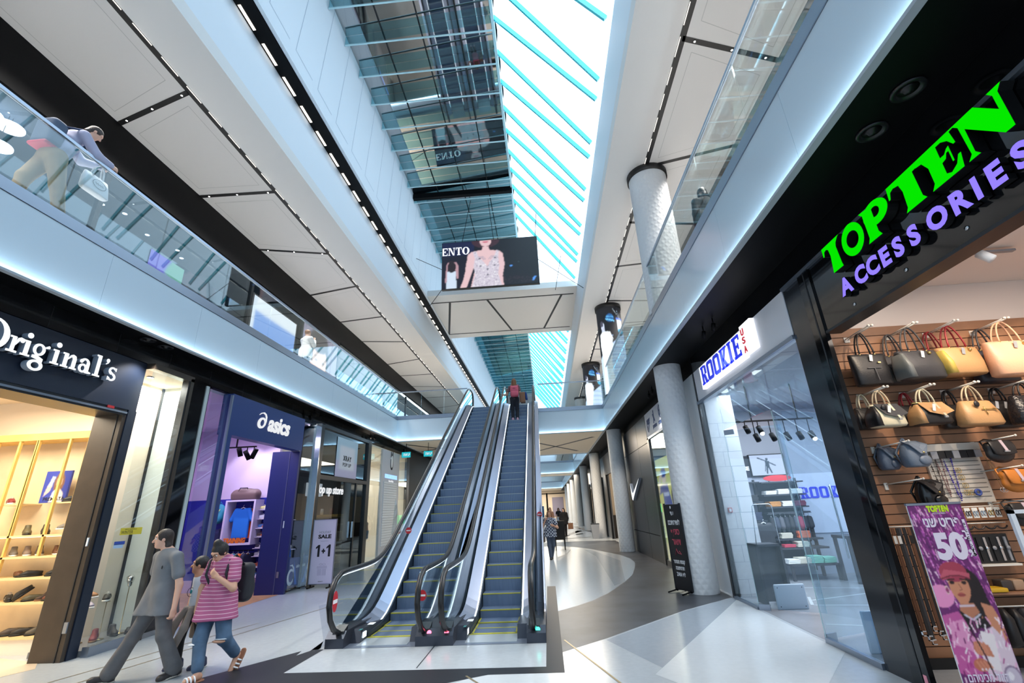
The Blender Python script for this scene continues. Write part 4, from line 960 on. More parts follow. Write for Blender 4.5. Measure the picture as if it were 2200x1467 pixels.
m_ = MB(); shape(m_, [[(1.0, .16), (1.06, .3), (.98, .42), (1.03, .44), (1.08, .38), (1.10, .52), (1.14, .54), (1.13, .36), (1.22, .2), (1.17, .19), (1.10, .29), (1.04, .15)]], fr, LB, .012); text(m_, 'JORDAN', Frame(fr.p(.86, .02), fr.u, fr.v), .13, LB, .012, .002, w=.5); m_.build('emblem', lg)
m_ = MB(); shape(m_, [ell(1.95, .36, .19, .19), ell(1.95, .36, .165, .165)], fr, LB, .012)
shape(m_, [[(1.95 + (.15 if i % 2 == 0 else .06) * math.sin(i * PI / 5), .36 + (.15 if i % 2 == 0 else .06) * math.cos(i * PI / 5)) for i in range(10)]], fr, LB, .012); text(m_, 'CONVERSE', Frame(fr.p(1.62, .02), fr.u, fr.v), .13, LB, .012, .002, w=.66); m_.build('emblem', lg)
m_ = MB(); shape(m_, [rect(2.5, .0, 2.72, .5)], fr, RRD, .012); m_.build('emblem', lg)
# further shops on the right
def front(y0, y1, op0, op1, wallc, inside, n, lab, hz=3.4):
    mb = MB(); mb.box(3.5, y0, 0, 3.62, op0, 4.52, wallc); mb.box(3.5, op1, 0, 3.62, y1, 4.52, wallc); mb.box(3.5, op0, hz, 3.62, op1, 4.52, wallc); mb.box(3.44, op0 - .1, 0, 3.54, op0, hz, F_); mb.box(3.44, op1, 0, 3.54, op1 + .1, hz, F_)
    mb.box(6.5, y0, 0, 6.6, y1, 4.5, inside); mb.box(3.62, y1 - .1, 0, 6.5, y1, 4.5, inside); mb.box(3.62, y0, 4.4, 6.5, y1, 4.5, inside); mb.box(3.62, y1 - .9, 0, 6.5, y1 - .1, 1.2, mat('dark_counter', C(46, 38, 32), .5))
    struct(mb, n, lab, 'shop front')
front(20.5, 29, 21.6, 27.6, mat('grey_dark_panel', C(66, 68, 72), .3), CREAM, 'wall_third_front', 'dark shop front with a warm cream interior beyond the panelled wall')
front(29, 38, 30, 37.2, BPAN, SW2, 'wall_fourth_front', 'dark shop front far down the right side')
front(38, 47.5, 39, 46, MATS['dim_glazing'], CREAM, 'wall_fifth_front', 'glazed shop front farther down the right side')
front(47.5, YE, 50, 76, BPAN, CREAM, 'wall_last_front', 'last shop front on the right side')
for y in (24.5, 33.5): area('shop_fill', (5.0, y, 4.3), (0, 0, 0), 2, 4, 60, (1, .85, .66))
mb = MB(); mb.box(3.36, 32.5, 3.25, 3.48, 34.6, 4.15, SGW); tag(mb.build('lit_sign'), 'small white lit sign box on a distant shop front', 'sign')
# end of the corridor
mb = MB(); mb.box(-8, YE - .4, 0, 4, YE, 4.8, CREAM); mb.box(-.2, YE - .45, 0, .1, YE - .4, 4.4, BLACK); mb.box(.9, YE - .46, .2, 3.0, YE - .4, 3.6, mat('far_lilac', C(150, 146, 170), .5)); mb.box(-8, YE - .5, 4.2, 4, YE - .4, 4.35, BLACK); mb.box(-8, YE - .5, 4.80, 4, YE, 15, WHITE)
struct(mb, 'wall_far_end', 'cream wall closing the far end of the corridor', 'wall')

# ================================================================== UPPER GALLERY FRONTS
mb = MB(); mb.box(-8.70, -6, 8.75, -8.55, 18.0, 9.8, BLACK); mb.box(-8.70, 18.0, 8.9, -8.55, YE, 9.8, BLACK); mb.box(-8.64, -6, 5.9, -8.56, 60, 6.02, CREAM)
for y in (3.6, 7.0, 11.9, 14.9, 18.0, 24, 28): mb.box(-8.66, y - .05, 5.9, -8.56, y + .05, 8.8, BLACK)
mb.box(-8.72, 60, 5.9, -8.56, YE, 8.9, SW2)
struct(mb, 'wall_left_upper', 'black fascia over the upper left shop windows', 'wall')
struct(MB().box(-8.62, -6, 6.0, -8.605, 11.9, 8.76, GLD), 'window_11', 'dark shop window on the upper left gallery behind the leaning man', 'window')
struct(MB().box(-8.62, 18.05, 6.0, -8.605, 60, 8.9, GLD), 'window_12', 'dark shop windows on the upper left gallery beyond the face poster', 'window')
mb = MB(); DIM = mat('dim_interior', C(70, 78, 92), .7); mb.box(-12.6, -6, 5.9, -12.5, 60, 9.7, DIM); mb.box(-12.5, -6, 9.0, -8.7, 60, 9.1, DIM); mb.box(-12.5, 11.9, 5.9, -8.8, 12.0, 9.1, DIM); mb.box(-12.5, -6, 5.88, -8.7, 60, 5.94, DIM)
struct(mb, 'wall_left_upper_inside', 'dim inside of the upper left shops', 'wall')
for i, (y, z, d) in enumerate(((5.50, 8.75, 0), (5.86, 8.78, 0), (5.80, 8.30, 0))):
    mb = MB(); mb.lathe([(.17, 0), (.21, 0), (.21, .03), (.17, .03)], (-9.5, y, z), WLAMP, 24); mb.lathe([(.0001, -.002), (.17, -.002)], (-9.5, y, z), WLAMP, 24) if i == 2 else None
    mb.tube([(-9.5, y, z + .03), (-9.5, y, 9.0)], .006, BLACK)
    tag(mb.build('ring_lamp'), ('bright ring lamp behind the upper left window, at the picture edge', 'bright ring lamp behind the upper left window, beside the leaning man', 'lower bright disc lamp behind the upper left window')[i], 'lamp', 'round lamps in the upper left shop')
area('upper_shop_lamp', (-9.6, 5.6, 8.9), (0, 0, 0), .5, .9, 25, (.8, .9, 1))
for i, y in enumerate((7.6, 8.3, 8.7, 9.6, 10.4, 10.8)): downlight(-9.9 - .2 * (i % 2), y, 8.98, 'small downlight in the dim upper left shop, %s from the lamps' % ('first second third fourth fifth sixth'.split()[i]), 'downlights in the upper left shop', .05)
P = Pic(60, 40, (120, 165, 235)); rng = random.Random(3)
for j in range(40): P.r(0, j / 40, 1, j / 40 + .012, (138 + j, 180 + j, 240))
P.r(0, .80, 1, 1, (236, 246, 255)); P.r(0, 0, .06, 1, (226, 240, 255))
for _ in range(16): P.e(.5 + .5 * rng.random(), .0 + .16 * rng.random(), .06, .08, (238, 244, 252))
P.blur(2)
sc_ = thing('video_screen', 'bright blue sky screen on the upper left shop wall', 'screen', (-8.58, 13.3, 6)); MB().box(-8.62, 11.98, 5.95, -8.575, 14.6, 8.35, SLOT).build('case', sc_)
P.obj('picture', on(face_px(-8.57, 12.05, 6.0), 2.48, 2.3), paint_mat('screen_print', .62), sc_)
P = Pic(60, 64, (112, 108, 128)); SK = (206, 178, 170)
P.e(.44, .60, .30, .42, (40, 32, 34)); P.e(.47, .50, .22, .34, SK); P.p([(.3, .35), (.62, .35), (.70, .18), (1, .12), (1, 0), (.1, 0), (.2, .14)], SK); P.e(.44, .82, .27, .16, (44, 36, 38)); P.r(.24, .5, .29, .8, (44, 36, 38))
P.e(.40, .55, .05, .016, (60, 46, 46)); P.e(.60, .55, .045, .016, (60, 46, 46)); P.line([(.33, .60), (.46, .615)], .008, (70, 50, 46)); P.line([(.55, .615), (.66, .60)], .008, (70, 50, 46)); P.line([(.51, .53), (.53, .43), (.49, .42)], .006, (170, 138, 130)); P.e(.49, .335, .075, .024, (170, 60, 70)); P.e(.33, .16, .12, .14, (214, 190, 182)); P.line([(.30, .26), (.36, .05)], .006, (160, 130, 124)); P.line([(.36, .27), (.42, .06)], .006, (160, 130, 124)); P.blur(2)
pf = thing('face_poster', 'giant poster of a face with red lips on the upper left gallery', 'poster', (-8.57, 16.5, 6)); MB().box(-8.61, 15.0, 5.95, -8.585, 17.95, 8.82, F_).build('backing', pf)
P.obj('picture', on(face_px(-8.578, 15.05, 5.98), 2.86, 2.80), paint_mat('paper_print'), pf)
P = Pic(30, 24, (70, 60, 190)); P.e(.8, .6, .35, .5, (70, 150, 130)); P.e(.5, .3, .2, .4, (150, 130, 230)); P.e(.55, .25, .1, .25, (40, 40, 90)); P.e(.75, .2, .06, .2, (190, 190, 230)); P.blur(1)
P.obj('wall_screen', on(face_px(-8.59, 8.35, 6.3), 1.0, 1.35), paint_mat('screen_dim', .6)); _o = bpy.data.objects['wall_screen']; tag(_o, 'small purple and green screen low on the upper left wall', 'screen')
struct(MB().box(5.06, -6, 5.9, 5.2, YE, 9.8, mat('upper_right_wall', C(30, 32, 36), .2)), 'wall_right_upper', 'black shop front along the upper right gallery', 'wall')
area('upper_far_fill', (-7.6, 40, 9.7), (0, 0, 0), .5, 20, 60)  # added fill for the distant upper gallery, no fitting there
# ------------------------------------------------------------------ escalators
RUB = mat('handrail_rubber', C(22, 22, 25), 0.30)
DECK = mat('deck_metal', C(150, 160, 182), 0.28, metal=0.75)
DECKD = mat('deck_dark', C(62, 66, 76), 0.35, metal=0.6)
SKIRT = mat('skirt_panel', C(40, 50, 62), 0.3, metal=0.5)
YEL = mat('yellow_edge', C(172, 168, 54), 0.5)
STEPM = wave_mat('step_ribs', C(116, 136, 164), C(72, 88, 114), 14.0, 'X', .55, .45, sharp=.25, profile='SIN')
STEPM.node_tree.nodes['Principled BSDF'].inputs['Metallic'].default_value = 0.35
T30 = math.tan(math.radians(30)); Y0, RISE = 8.75, 5.9
YT = Y0 + RISE / T30
def softp(x, s): return x if x > 30 * s else s * math.log1p(math.exp(x / s))
def zline(y, s=0.16): return T30 * (softp(y - Y0, s) - softp(y - YT, s))
def zrail(y): return 0.98 + T30 * (softp(y - 9.15, .22) - softp(y - 9.15 - RISE / T30, .22))
YB, YE2 = 7.36, 20.5
ysamp = [YB + .0, 7.6, 7.9, 8.2] + [8.4 + .2 * i for i in range(10)] + [10.6 + 1.0 * i for i in range(8)] + [18.0 + .2 * i for i in range(12)] + [YE2]
def sweep(mb, prof, ys, material, zf=zline):
    """prof: closed list of (x, dz) swept along the incline"""
    n = len(prof); vs = [(x, y, zf(y) + dz) for y in ys for x, dz in prof]
    fs = [(i * n + k, i * n + (k + 1) % n, (i + 1) * n + (k + 1) % n, (i + 1) * n + k) for i in range(len(ys) - 1) for k in range(n)]
    fs += [tuple(range(n - 1, -1, -1)), tuple(range((len(ys) - 1) * n, len(ys) * n))]
    mb.add(vs, fs, material)
def escalator(x0, lab, first=None):
    W = 1.58; t = thing('escalator', lab, 'escalator', (x0, YB, 0), group='pair of escalators')
    L = lambda x: x0 + x
    # truss: the closed box below the steps
    mb = MB()
    pts = [(YB, .003), (Y0 + .60, .003), (YT + .3, RISE - .42), (YE2 - .5, RISE - .42), (YE2 - .5, RISE - 1.0), (YT + .3, RISE - 1.02), (10.6, .005)]
    mb.prism([(L(.03), y, z) for y, z in pts], (W - .06, 0, 0), mat('truss_cladding', C(140, 150, 168), .35, metal=.5)); mb.build('truss', t)
    for s in (0, 1):
        X = (lambda d: L(d)) if s == 0 else (lambda d: L(W - d))
        # decks: dark plinth at the foot, metal inner and outer decks
        mb = MB(); sweep(mb, [(X(.0), -.25), (X(.0), .15), (X(.13), .19), (X(.13), -.25)] if True else [], [y for y in ysamp if y >= 8.1], DECK); mb.build('outer_deck', t)
        mb = MB(); sweep(mb, [(X(.20), -.2), (X(.20), .19), (X(.40), .09), (X(.425), -.2)], [y for y in ysamp if y >= 8.1], DECK)
        sweep(mb, [(X(.425), -.3), (X(.40), .09), (X(.43), .075), (X(.44), -.3)], [y for y in ysamp if y >= 7.9], SKIRT); mb.build('inner_deck', t)
        mb = MB(); sweep(mb, [(X(.385), .096), (X(.40), .10), (X(.412), .095), (X(.40), .085)], [y for y in ysamp if 8.0 <= y <= 20.0], LEDE); mb.build('light_strip', t)
        mb = MB(); mb.prism([(X(.0), YB, 0), (X(.0), 8.55, 0), (X(.0), 8.55, .17), (X(.0), 8.0, .19), (X(.0), YB + .10, .20), (X(.0), YB, .12)], (X(.27) - X(.0), 0, 0), DECKD)
        mb.prism([(X(.27), YB + .25, 0), (X(.27), 8.6, 0), (X(.27), 8.6, .12), (X(.27), 8.0, .155), (X(.27), YB + .35, .17)], (X(.42) - X(.27), 0, 0), DECKD); mb.build('plinth', t)
        mb = MB(); mb.prism([(X(.08), YB + .02, .0), (X(.08), YB + .16, 0), (X(.08), YB + .22, .26), (X(.08), YB + .06, .20)], (X(.24) - X(.08), 0, 0), RUB); mb.build('handrail_inlet', t)
        # glass
        xg = X(.165); cuts = [7.12, 8.3, 9.3] + [10.5 + 1.3 * i for i in range(7)] + [19.5, 20.25]
        for a, b in zip(cuts, cuts[1:]):
            ys = [a + (b - a) * i / 6 for i in range(7)]
            top = [(xg - .006, y, zrail(y) - .015) for y in ys]; bot = [(xg - .006, y, (zline(y) + .15) if y > 7.4 else .25 + (7.4 - y) * .8) for y in ys]
            mb = MB(); mb.prism(bot + top[::-1], (.012, 0, 0), GLB); mb.build('glass_panel', t)
        # handrail loop end + run + upper end
        path = [(xg, 7.62, .16), (xg, 7.42, .18), (xg, 7.24, .26), (xg, 7.10, .40), (xg, 7.03, .58), (xg, 7.06, .76), (xg, 7.18, .90), (xg, 7.36, .97)]
        path += [(xg, y, zrail(y)) for y in [7.6, 8.0, 8.4] + [8.6 + .15 * i for i in range(10)] + [10.5 + 1.2 * i for i in range(7)] + [18.4 + .15 * i for i in range(12)]]
        yt = 20.2; zt = zrail(yt)
        path += [(xg, yt + .15, zt - .03), (xg, yt + .3, zt - .15), (xg, yt + .36, zt - .36), (xg, yt + .3, zt - .56), (xg, yt + .1, zt - .72)]
        mb = MB(); mb.tube(path, .036, RUB, 10, sx=1.15); mb.build('handrail', t)
        mb = MB(); mb.tube([(p[0], p[1], p[2]) for p in [(xg, 7.20, .86), (xg, 7.4, .93)] + [(xg, y, zrail(y) - .045) for y in [7.6, 8.0, 8.4, 8.8, 9.1, 9.3, 9.5]]], .006, LEDE, 6); mb.build('rail_light', t)
    # comb plate and steps
    mb = MB(); mb.box(L(.42), YB + .1, 0, L(W - .42), 7.90, .008, mat('comb_plate', C(196, 204, 210), .3, metal=.4)); mb.box(L(.42), 7.885, .008, L(W - .42), 7.92, .014, YEL); mb.build('comb_plate', t); mb = MB(); mb.box(L(.42), YT + 1.0, RISE - .02, L(W - .42), YE2 + .4, RISE + .012, MATS['comb_plate']); mb.build('comb_plate', t)
    run = .2 / T30; src = None; k = 0; y = 7.92; ynose = [7.92, 8.24, 8.56]
    while ynose[-1] < YT + .9: ynose.append(ynose[-1] + run)
    for i, y in enumerate(ynose):
        z = zline(y + .06, .10); zp = zline(ynose[i - 1] + .06, .10) if i else 0; lo = min(zp, z - .02) - .05
        mb = MB(); mb.box(.445, 0, lo - z, W - .445, run + .06, 0, STEPM)
        e = .012; c_ = YEL if i < 13 else mat('step_edge_lightened', C(158, 172, 178), .5)  # upper edges coloured paler to imitate the light-to-dark shading of the risers
        mb.box(.445, -.003, -e, W - .445, .03, .0025, c_)
        if i < 3: mb.box(.445, 0, .0, .47, run, .0025, YEL); mb.box(W - .47, 0, .0, W - .445, run, .0025, YEL)
        o = mb.build('step', None); o.parent = t; o.location = (0, y - YB, z + .012)
    return t
escA = escalator(-3.30, 'escalator on the left of the pair, empty')
escB = escalator(-1.72, 'escalator on the right of the pair, carrying a girl with a pink backpack')
# round no-entry stickers, lamps and plates that belong to each machine
RED = mat('sign_red', C(196, 40, 52), .45)
def no_entry(x, y, z, r, lab, root):
    m_ = MB(); fr = face_ny(x, y, z); shape(m_, [ell(0, 0, r, r, 30)], fr, RED, .002); shape(m_, [rect(-r * .72, -r * .17, r * .72, r * .17)], fr, WHI, .002, .002); o = m_.build('no_entry_disc', root); return o
m_ = MB(); fr = Frame((-3.128, 7.20, .62), (.0, 1, 0), (0, 0, 1)); shape(m_, [ell(0, 0, .085, .135, 30)], fr, RED, .002); shape(m_, [rect(-.07, -.025, .07, .025)], fr, WHI, .002, .002); m_.build('no_entry_disc', escA)
m_ = MB(); fr = Frame((-1.872, 7.16, .66), (-.35, -1, 0), (0, 0, 1)); shape(m_, [ell(0, 0, .06, .07, 24)], Frame((-1.86, 7.2, .66), (1, 0, 0), (0, 0, 1)), RED, .002); shape(m_, [rect(-.045, -.012, .045, .012)], Frame((-1.86, 7.2, .66), (1, 0, 0), (0, 0, 1)), WHI, .002, .002); m_.build('no_entry_disc', escA)
no_entry(-3.02, 10.4, 1.42, .065, '', escA); no_entry(-.20, 11.2, 1.62, .06, '', escB)
for root, x, c, n in ((escA, -1.85, (1, .12, .2, 1), 'red_lamp'), (escB, -.30, (.05, .9, .65, 1), 'green_lamp'), (escB, -1.60, (1, .12, .2, 1), 'red_lamp')):
    m_ = MB(); m_.lathe([(.0001, -.006), (.032, -.006), (.032, .01)], (x + .05, 7.40, .155), glow(n, c, 3.0, False), 16, axis='y'); m_.build('signal_lamp', root)
for root, x in ((escA, -2.93), (escB, -1.36)):
    m_ = MB(); m_.box(x, 8.0, .158, x + .09, 8.14, .164, WHI); m_.box(x + .01, 7.62, .165, x + .05, 7.72, .168, mat('plate_teal', C(60, 130, 130), .4)); m_.build('notice_plate', root)
    m_ = MB(); m_.box(x + .05, 7.70, .05, x + .062, 7.82, .12, LEDE); m_.build('foot_lamp', root)
# triangular guard plates of clear glass by the left machine
m_ = MB(); m_.prism([(-3.45, 10.55, 1.35), (-3.45, 11.3, 1.35), (-3.45, 10.75, 2.1)], (.01, 0, 0), GLB); m_.build('guard_plate', escA)

# ------------------------------------------------------------------ hanging video screen
P = Pic(150, 82, (10, 14, 26)); rng = random.Random(5)
P.r(0, .70, .34, 1, (14, 22, 66)); P.r(0, 0, .34, .70, (14, 12, 34))
SK = (232, 196, 200)
P.e(.10, .50, .055, .10, (40, 26, 34)); P.p([(.045, .5), (.06, .56), (.15, .56), (.17, .48), (.17, .2), (.15, .2), (.14, .4), (.06, .4), (.045, .12), (.03, .14)], (190, 150, 160)); P.p([(.05, .36), (.145, .36), (.15, 0), (.045, 0)], (210, 226, 244)); P.e(.10, .46, .045, .12, (34, 22, 30))
P.e(.46, 1.0, .15, .17, (62, 36, 48)); P.e(.46, .99, .062, .13, SK); P.e(.46, .965, .032, .02, (206, 110, 130))
P.p([(.43, .86), (.49, .86), (.50, .78), (.60, .75), (.64, .68), (.645, .50), (.61, .48), (.60, .3), (.635, .0), (.30, .0), (.345, .36), (.35, .5), (.26, .06), (.205, .0), (.26, .5), (.27, .70), (.31, .76), (.42, .79)], SK)
P.p([(.28, .68), (.25, .5), (.245, .3), (.19, .0), (.255, .0), (.315, .32), (.325, .5)], SK); P.p([(.64, .66), (.655, .45), (.63, .2), (.64, .0), (.60, .0), (.60, .5)], SK)
DR = (214, 206, 220)
P.p([(.325, .76), (.36, .77), (.385, .64), (.44, .52), (.475, .42), (.50, .52), (.55, .64), (.575, .77), (.60, .75), (.59, .6), (.60, .42), (.585, .25), (.62, .0), (.31, .0), (.345, .25), (.33, .45), (.345, .6)], DR)
P.p([(.40, .70), (.55, .70), (.50, .52), (.475, .43), (.44, .53)], SK)
for _ in range(420):
    x, y = .33 + .27 * rng.random(), .75 * rng.random() ** 1.1
    i = (min(P.H - 1, int(y * P.H)), min(P.W - 1, int(x * P.W)))
    if np.allclose(P.a[i], C(*DR)[:3], atol=.02): P.e(x, y, .004, .007, (150, 140, 160) if rng.random() < .6 else (255, 255, 255))
for cx in (.405, .54):
    for r_ in (.055, .038): P.line([(cx + r_ * math.cos(a) * .9, .56 + r_ * 1.6 * math.sin(a)) for a in np.linspace(.2, 2.9, 10)], .006, (168, 160, 178))
for a, b in ((.395, .60), (.56, .60), (.40, .44), (.55, .44), (.475, .36), (.478, .24)): P.e(a, b, .011, .016, (70, 72, 90))
for x, y in ((.72, .40), (.95, .1), (.96, .13), (.94, .07)): P.e(x, y, .014, .018, (90, 160, 250))
for _ in range(40): P.e(.65 + .3 * rng.random(), .03 + .14 * rng.random(), .008, .012, (50, 34, 46))
P.e(.80, .47, .008, .012, (60, 84, 90)); P.blur(1)
vs_ = thing('video_screen', 'large video screen hung under the skylight showing a model in a beaded white dress', 'screen', (-1.8, 17, 11.7))
MB().box(-3.87, 17.0, 10.56, .28, 17.16, 12.83, SLOT).build('case', vs_)
P.obj('picture', on(face_ny(-3.85, 16.995, 10.58), 4.11, 2.23), paint_mat('screen_print', .62), vs_)
m_ = MB(); SCW = glow('screen_white', (.86, .92, 1, 1), .75, False); fr = face_ny(-3.84, 16.985, 12.17)
def bolds(ch, x, w, h, fr, material, m_):
    s_ = w * .30; L = []
    if ch == 'E': L = [rect(.0, 0, s_, h), rect(0, 0, w, h * .11), rect(0, h * .89, w, h), rect(0, h * .45, w * .6, h * .55), rect(w * .88, 0, w, h * .3), rect(w * .88, h * .7, w, h), rect(w * .5, h * .36, w * .62, h * .64)]
    if ch == 'N': L = [rect(w * .1, 0, w * .2, h), rect(w * .8, 0, w * .9, h), rect(0, 0, w * .3, h * .09), rect(w * .7, h * .91, w, h), rect(0, h * .91, w * .3, h), [(w * .1, h), (w * .36, h), (w * .9, 0), (w * .68, 0)]]
    if ch == 'T': L = [rect(w * .5 - s_ / 2, 0, w * .5 + s_ / 2, h), rect(0, h * .89, w, h), rect(w * .22, 0, w * .78, h * .09), rect(0, h * .68, w * .09, h), rect(w * .91, h * .68, w, h)]
    if ch == 'O':
        shape(m_, [[(a + x, b) for a, b in ell(w / 2, h / 2, w / 2, h / 2)], [(a + x, b) for a, b in ell(w / 2, h / 2, w * .22, h * .42)]], fr, material, .003); return
    for l in L: shape(m_, [[(a + x, b) for a, b in l]], fr, material, .003)
for ch, x, w in (('E', 0, .22), ('N', .25, .30), ('T', .58, .26), ('O', .86, .32)): bolds(ch, x, w, .38, fr, SCW, m_)
m_.build('caption', vs_)
m_ = MB()
for a, b in (((-3.86, 17.05, 11.54), (-5.02, 17.05, 12.2)), ((-3.86, 17.05, 10.6), (-4.6, 17.6, 10.0)), ((.28, 17.05, 11.7), (2.06, 17.05, 10.2)), ((.2, 17.05, 12.8), (.36, 17.05, 14.3)), ((-3.0, 17.05, 12.8), (-2.6, 17.05, 15.0)), ((-1.6, 17.05, 12.8), (-1.8, 17.05, 15.0))): m_.tube([a, b], .012, BLACK, 6)
m_.tube([(.9, 17.05, 10.2), (1.25, 17.05, 11.8)], .01, BLACK, 6); m_.build('cables', vs_)

# ------------------------------------------------------------------ lit picture columns on the right upper gallery
def led_column(x, y, r, lab):
    t = thing('video_column', lab, 'screen', (x, y, 5.93)); z0, z1 = 5.93, 9.62
    MB().lathe([(r + .03, 9.62), (r + .03, 9.8)], (x, y, 0), SLOT, 40).lathe([(r - .01, z0), (r - .01, z1)], (x, y, 0), SLOT, 40).build('core', t)
    P = Pic(96, 120, (14, 16, 24)); W_ = (244, 252, 255)
    P.p([(0, 0), (1, 0), (1, .72), (.60, .60), (.30, .50), (0, .40)], (196, 218, 244))
    for j in range(36): P.r(.30, j * .019, 1, j * .019 + .004, (150, 178, 222))
    P.p([(0, .40), (.30, .50), (.60, .60), (1, .72), (1, .75), (.56, .66), (0, .5)], (14, 16, 24))
    P.r(.66, .70, .86, .84, W_); P.r(.64, .84, .88, .86, (70, 110, 210)); P.e(.76, .70, .10, .03, (60, 170, 210))
    P.e(.47, .86, .11, .05, (30, 90, 150)); P.line([(.36, .85), (.58, .82)], .008, (120, 200, 240)); P.line([(.38, .88), (.56, .87)], .006, (90, 170, 220))
    for k in range(12): P.e(.58 + .022 * k, .965 - .014 * k, .006, .006, (220, 240, 255))
    for k in range(6): P.e(.70 + .02 * k, .94 - .02 * k, .006, .006, (180, 220, 255))
    P.p([(0.100, .0), (0.425, .0), (0.399, .35), (0.458, .52), (0.477, .60), (0.399, .62), (0.386, .69), (0.321, .705), (0.217, .705), (0.126, .68), (0.100, .55), (0.139, .4)], W_)
    P.p([(0.399, .62), (0.503, .60), (0.438, .69), (0.360, .70)], W_); P.e(0.249, .765, .052, .055, (196, 206, 226)); P.e(0.223, .80, .05, .035, (70, 70, 86)); P.p([(0.217, .74), (0.295, .74), (0.308, .70), (0.204, .70)], (196, 206, 226))
    P.line([(0.230, .77), (0.269, .77)], .004, (90, 90, 110)); P.e(0.269, .74, .012, .006, (150, 110, 130)); P.blur(1)
    fn = lambda u, v: Vector((x + r * math.cos(PI * 1.02 + u * PI * .96), y + r * math.sin(PI * 1.02 + u * PI * .96), z0 + v * (z1 - z0)))
    P.obj('picture', fn, paint_mat('screen_bright', .8), t)
led_column(3.14, 18.3, .52, 'lit video column showing a woman in a long white dress, nearer one')
led_column(3.14, 26.6, .52, 'lit video column showing a woman in a long white dress, farther one')

# ------------------------------------------------------------------ speakers and black spots under the galleries
def speaker(x, y, z, lab):
    t = thing('ceiling_speaker', lab, 'speaker', (x, y, z), group='black ceiling speakers')
    MB().lathe([(.075, 0), (.12, 0), (.125, -.012), (.11, -.022), (.085, -.014), (.075, 0)], (x, y, z), mat('speaker_ring', C(26, 26, 29), .3), 28).build('ring', t)
    MB().lathe([(.0001, -.035), (.03, -.03), (.04, -.006), (.075, -.002)], (x, y, z), mat('speaker_cone', C(16, 16, 18), .35), 24).build('cone', t)
for x, y, lab in ((3.12, 2.98, 'round black ceiling speaker above the N of the green sign'), (3.12, 3.42, 'round black ceiling speaker above the E of the green sign'), (-6.76, 6.95, 'left of the two round black speakers above the navy shoe shop front'), (-6.76, 7.34, 'right of the two round black speakers above the navy shoe shop front')): speaker(x, y, 4.798, lab)
for i, (x, y) in enumerate(((3.10, 8.13), (3.15, 7.75), (3.10, 12.6), (3.12, 13.1), (-6.76, 13.0), (-6.76, 13.4), (-6.76, 17.6), (-6.76, 18.0))):
    m_ = MB(); m_.tube([(x, y, 4.80), (x, y, 4.70)], .012, BLACK, 8); m_.tube([(x, y - .02, 4.70), (x, y + .07, 4.60)], .035, BLACK, 12)
    tag(m_.build('soffit_spot'), ('farther black spot lamp under the soffit over the white lightbox sign', 'nearer black spot lamp under the soffit over the white lightbox sign', 'first black spot lamp under the soffit beside the quilted column', 'second black spot lamp under the soffit beside the quilted column', 'first black spot lamp above the pop-up shop frame corner', 'second black spot lamp above the pop-up shop frame corner', 'first black spot lamp above the shuttered shop', 'second black spot lamp above the shuttered shop')[i], 'spot lamp', 'black spot lamps under the galleries')

# ------------------------------------------------------------------ black Hebrew sign stand by the column
st = thing('sign_stand', 'slim black sign stand with white and red Hebrew lettering beside the white column', 'sign', (2.88, 10.6, 0))
ang = -1.12; u = Vector((math.cos(ang), math.sin(ang), 0)); fr = Frame(Vector((2.56, 10.92, .05)), u, (0, 0, 1)); m_ = MB(); BSG = mat('sign_black', C(30, 30, 34), .45)
m_.prism([fr.p(0, 0), fr.p(.46, 0), fr.p(.46, 1.66), fr.p(0, 1.66)], fr.n * -.03, BSG); m_.build('board', st)
m_ = MB(); m_.prism([fr.p(.46, 0, .004), fr.p(.485, 0, .004), fr.p(.485, 1.68, .004), fr.p(.46, 1.68, .004)], fr.n * -.04, DARKSTEEL); m_.prism([fr.p(-.02, 0, .004), fr.p(0, 0, .004), fr.p(0, 1.68, .004), fr.p(-.02, 1.68, .004)], fr.n * -.04, DARKSTEEL); m_.build('frame', st)
m_ = MB(); PINK = mat('sign_pink', C(208, 84, 104), .5)
for s_, x, y, sz, w, mt_ in (('עד', .17, 1.44, .12, .10, WHI), ('לשירותכם', .06, 1.25, .14, .36, WHI), ('סניף', .11, 1.06, .17, .26, PINK), ('דואר', .11, .86, .17, .26, PINK), ('קומת מסחר', .06, .50, .10, .34, WHI), ('תחתונה', .10, .38, .10, .26, WHI), ('ליד ZARA'[::-1].replace('ARAZ', 'ZARA'), .10, .26, .10, .26, WHI)):
    s_ = s_ if 'ZARA' in s_ else s_[::-1]
    text(m_, s_, Frame(fr.p(x, y, .002), fr.u, fr.v), sz, mt_, .002, .003, w=w)
m_.tube([fr.p(.16, .66, .004), fr.p(.20, .78, .004), fr.p(.24, .70, .004), fr.p(.34, .68, .004), fr.p(.28, .74, .004)], .006, PINK, 6); shape(m_, [ell(.2, 1.6, .02, .03, 12)], fr, WHI, .002, .002); m_.build('lettering', st)
for x in (.02, .44):
    m_ = MB(); p = fr.p(x, -.03, -.015); m_.tube([p + fr.n * .24 + Vector((0, 0, -.005)), p + Vector((0, 0, .03)), p - fr.n * .24 + Vector((0, 0, -.005))], .014, BLACK, 8); m_.ball(p + Vector((0, 0, .035)), .035, BLACK); m_.build('foot', st)

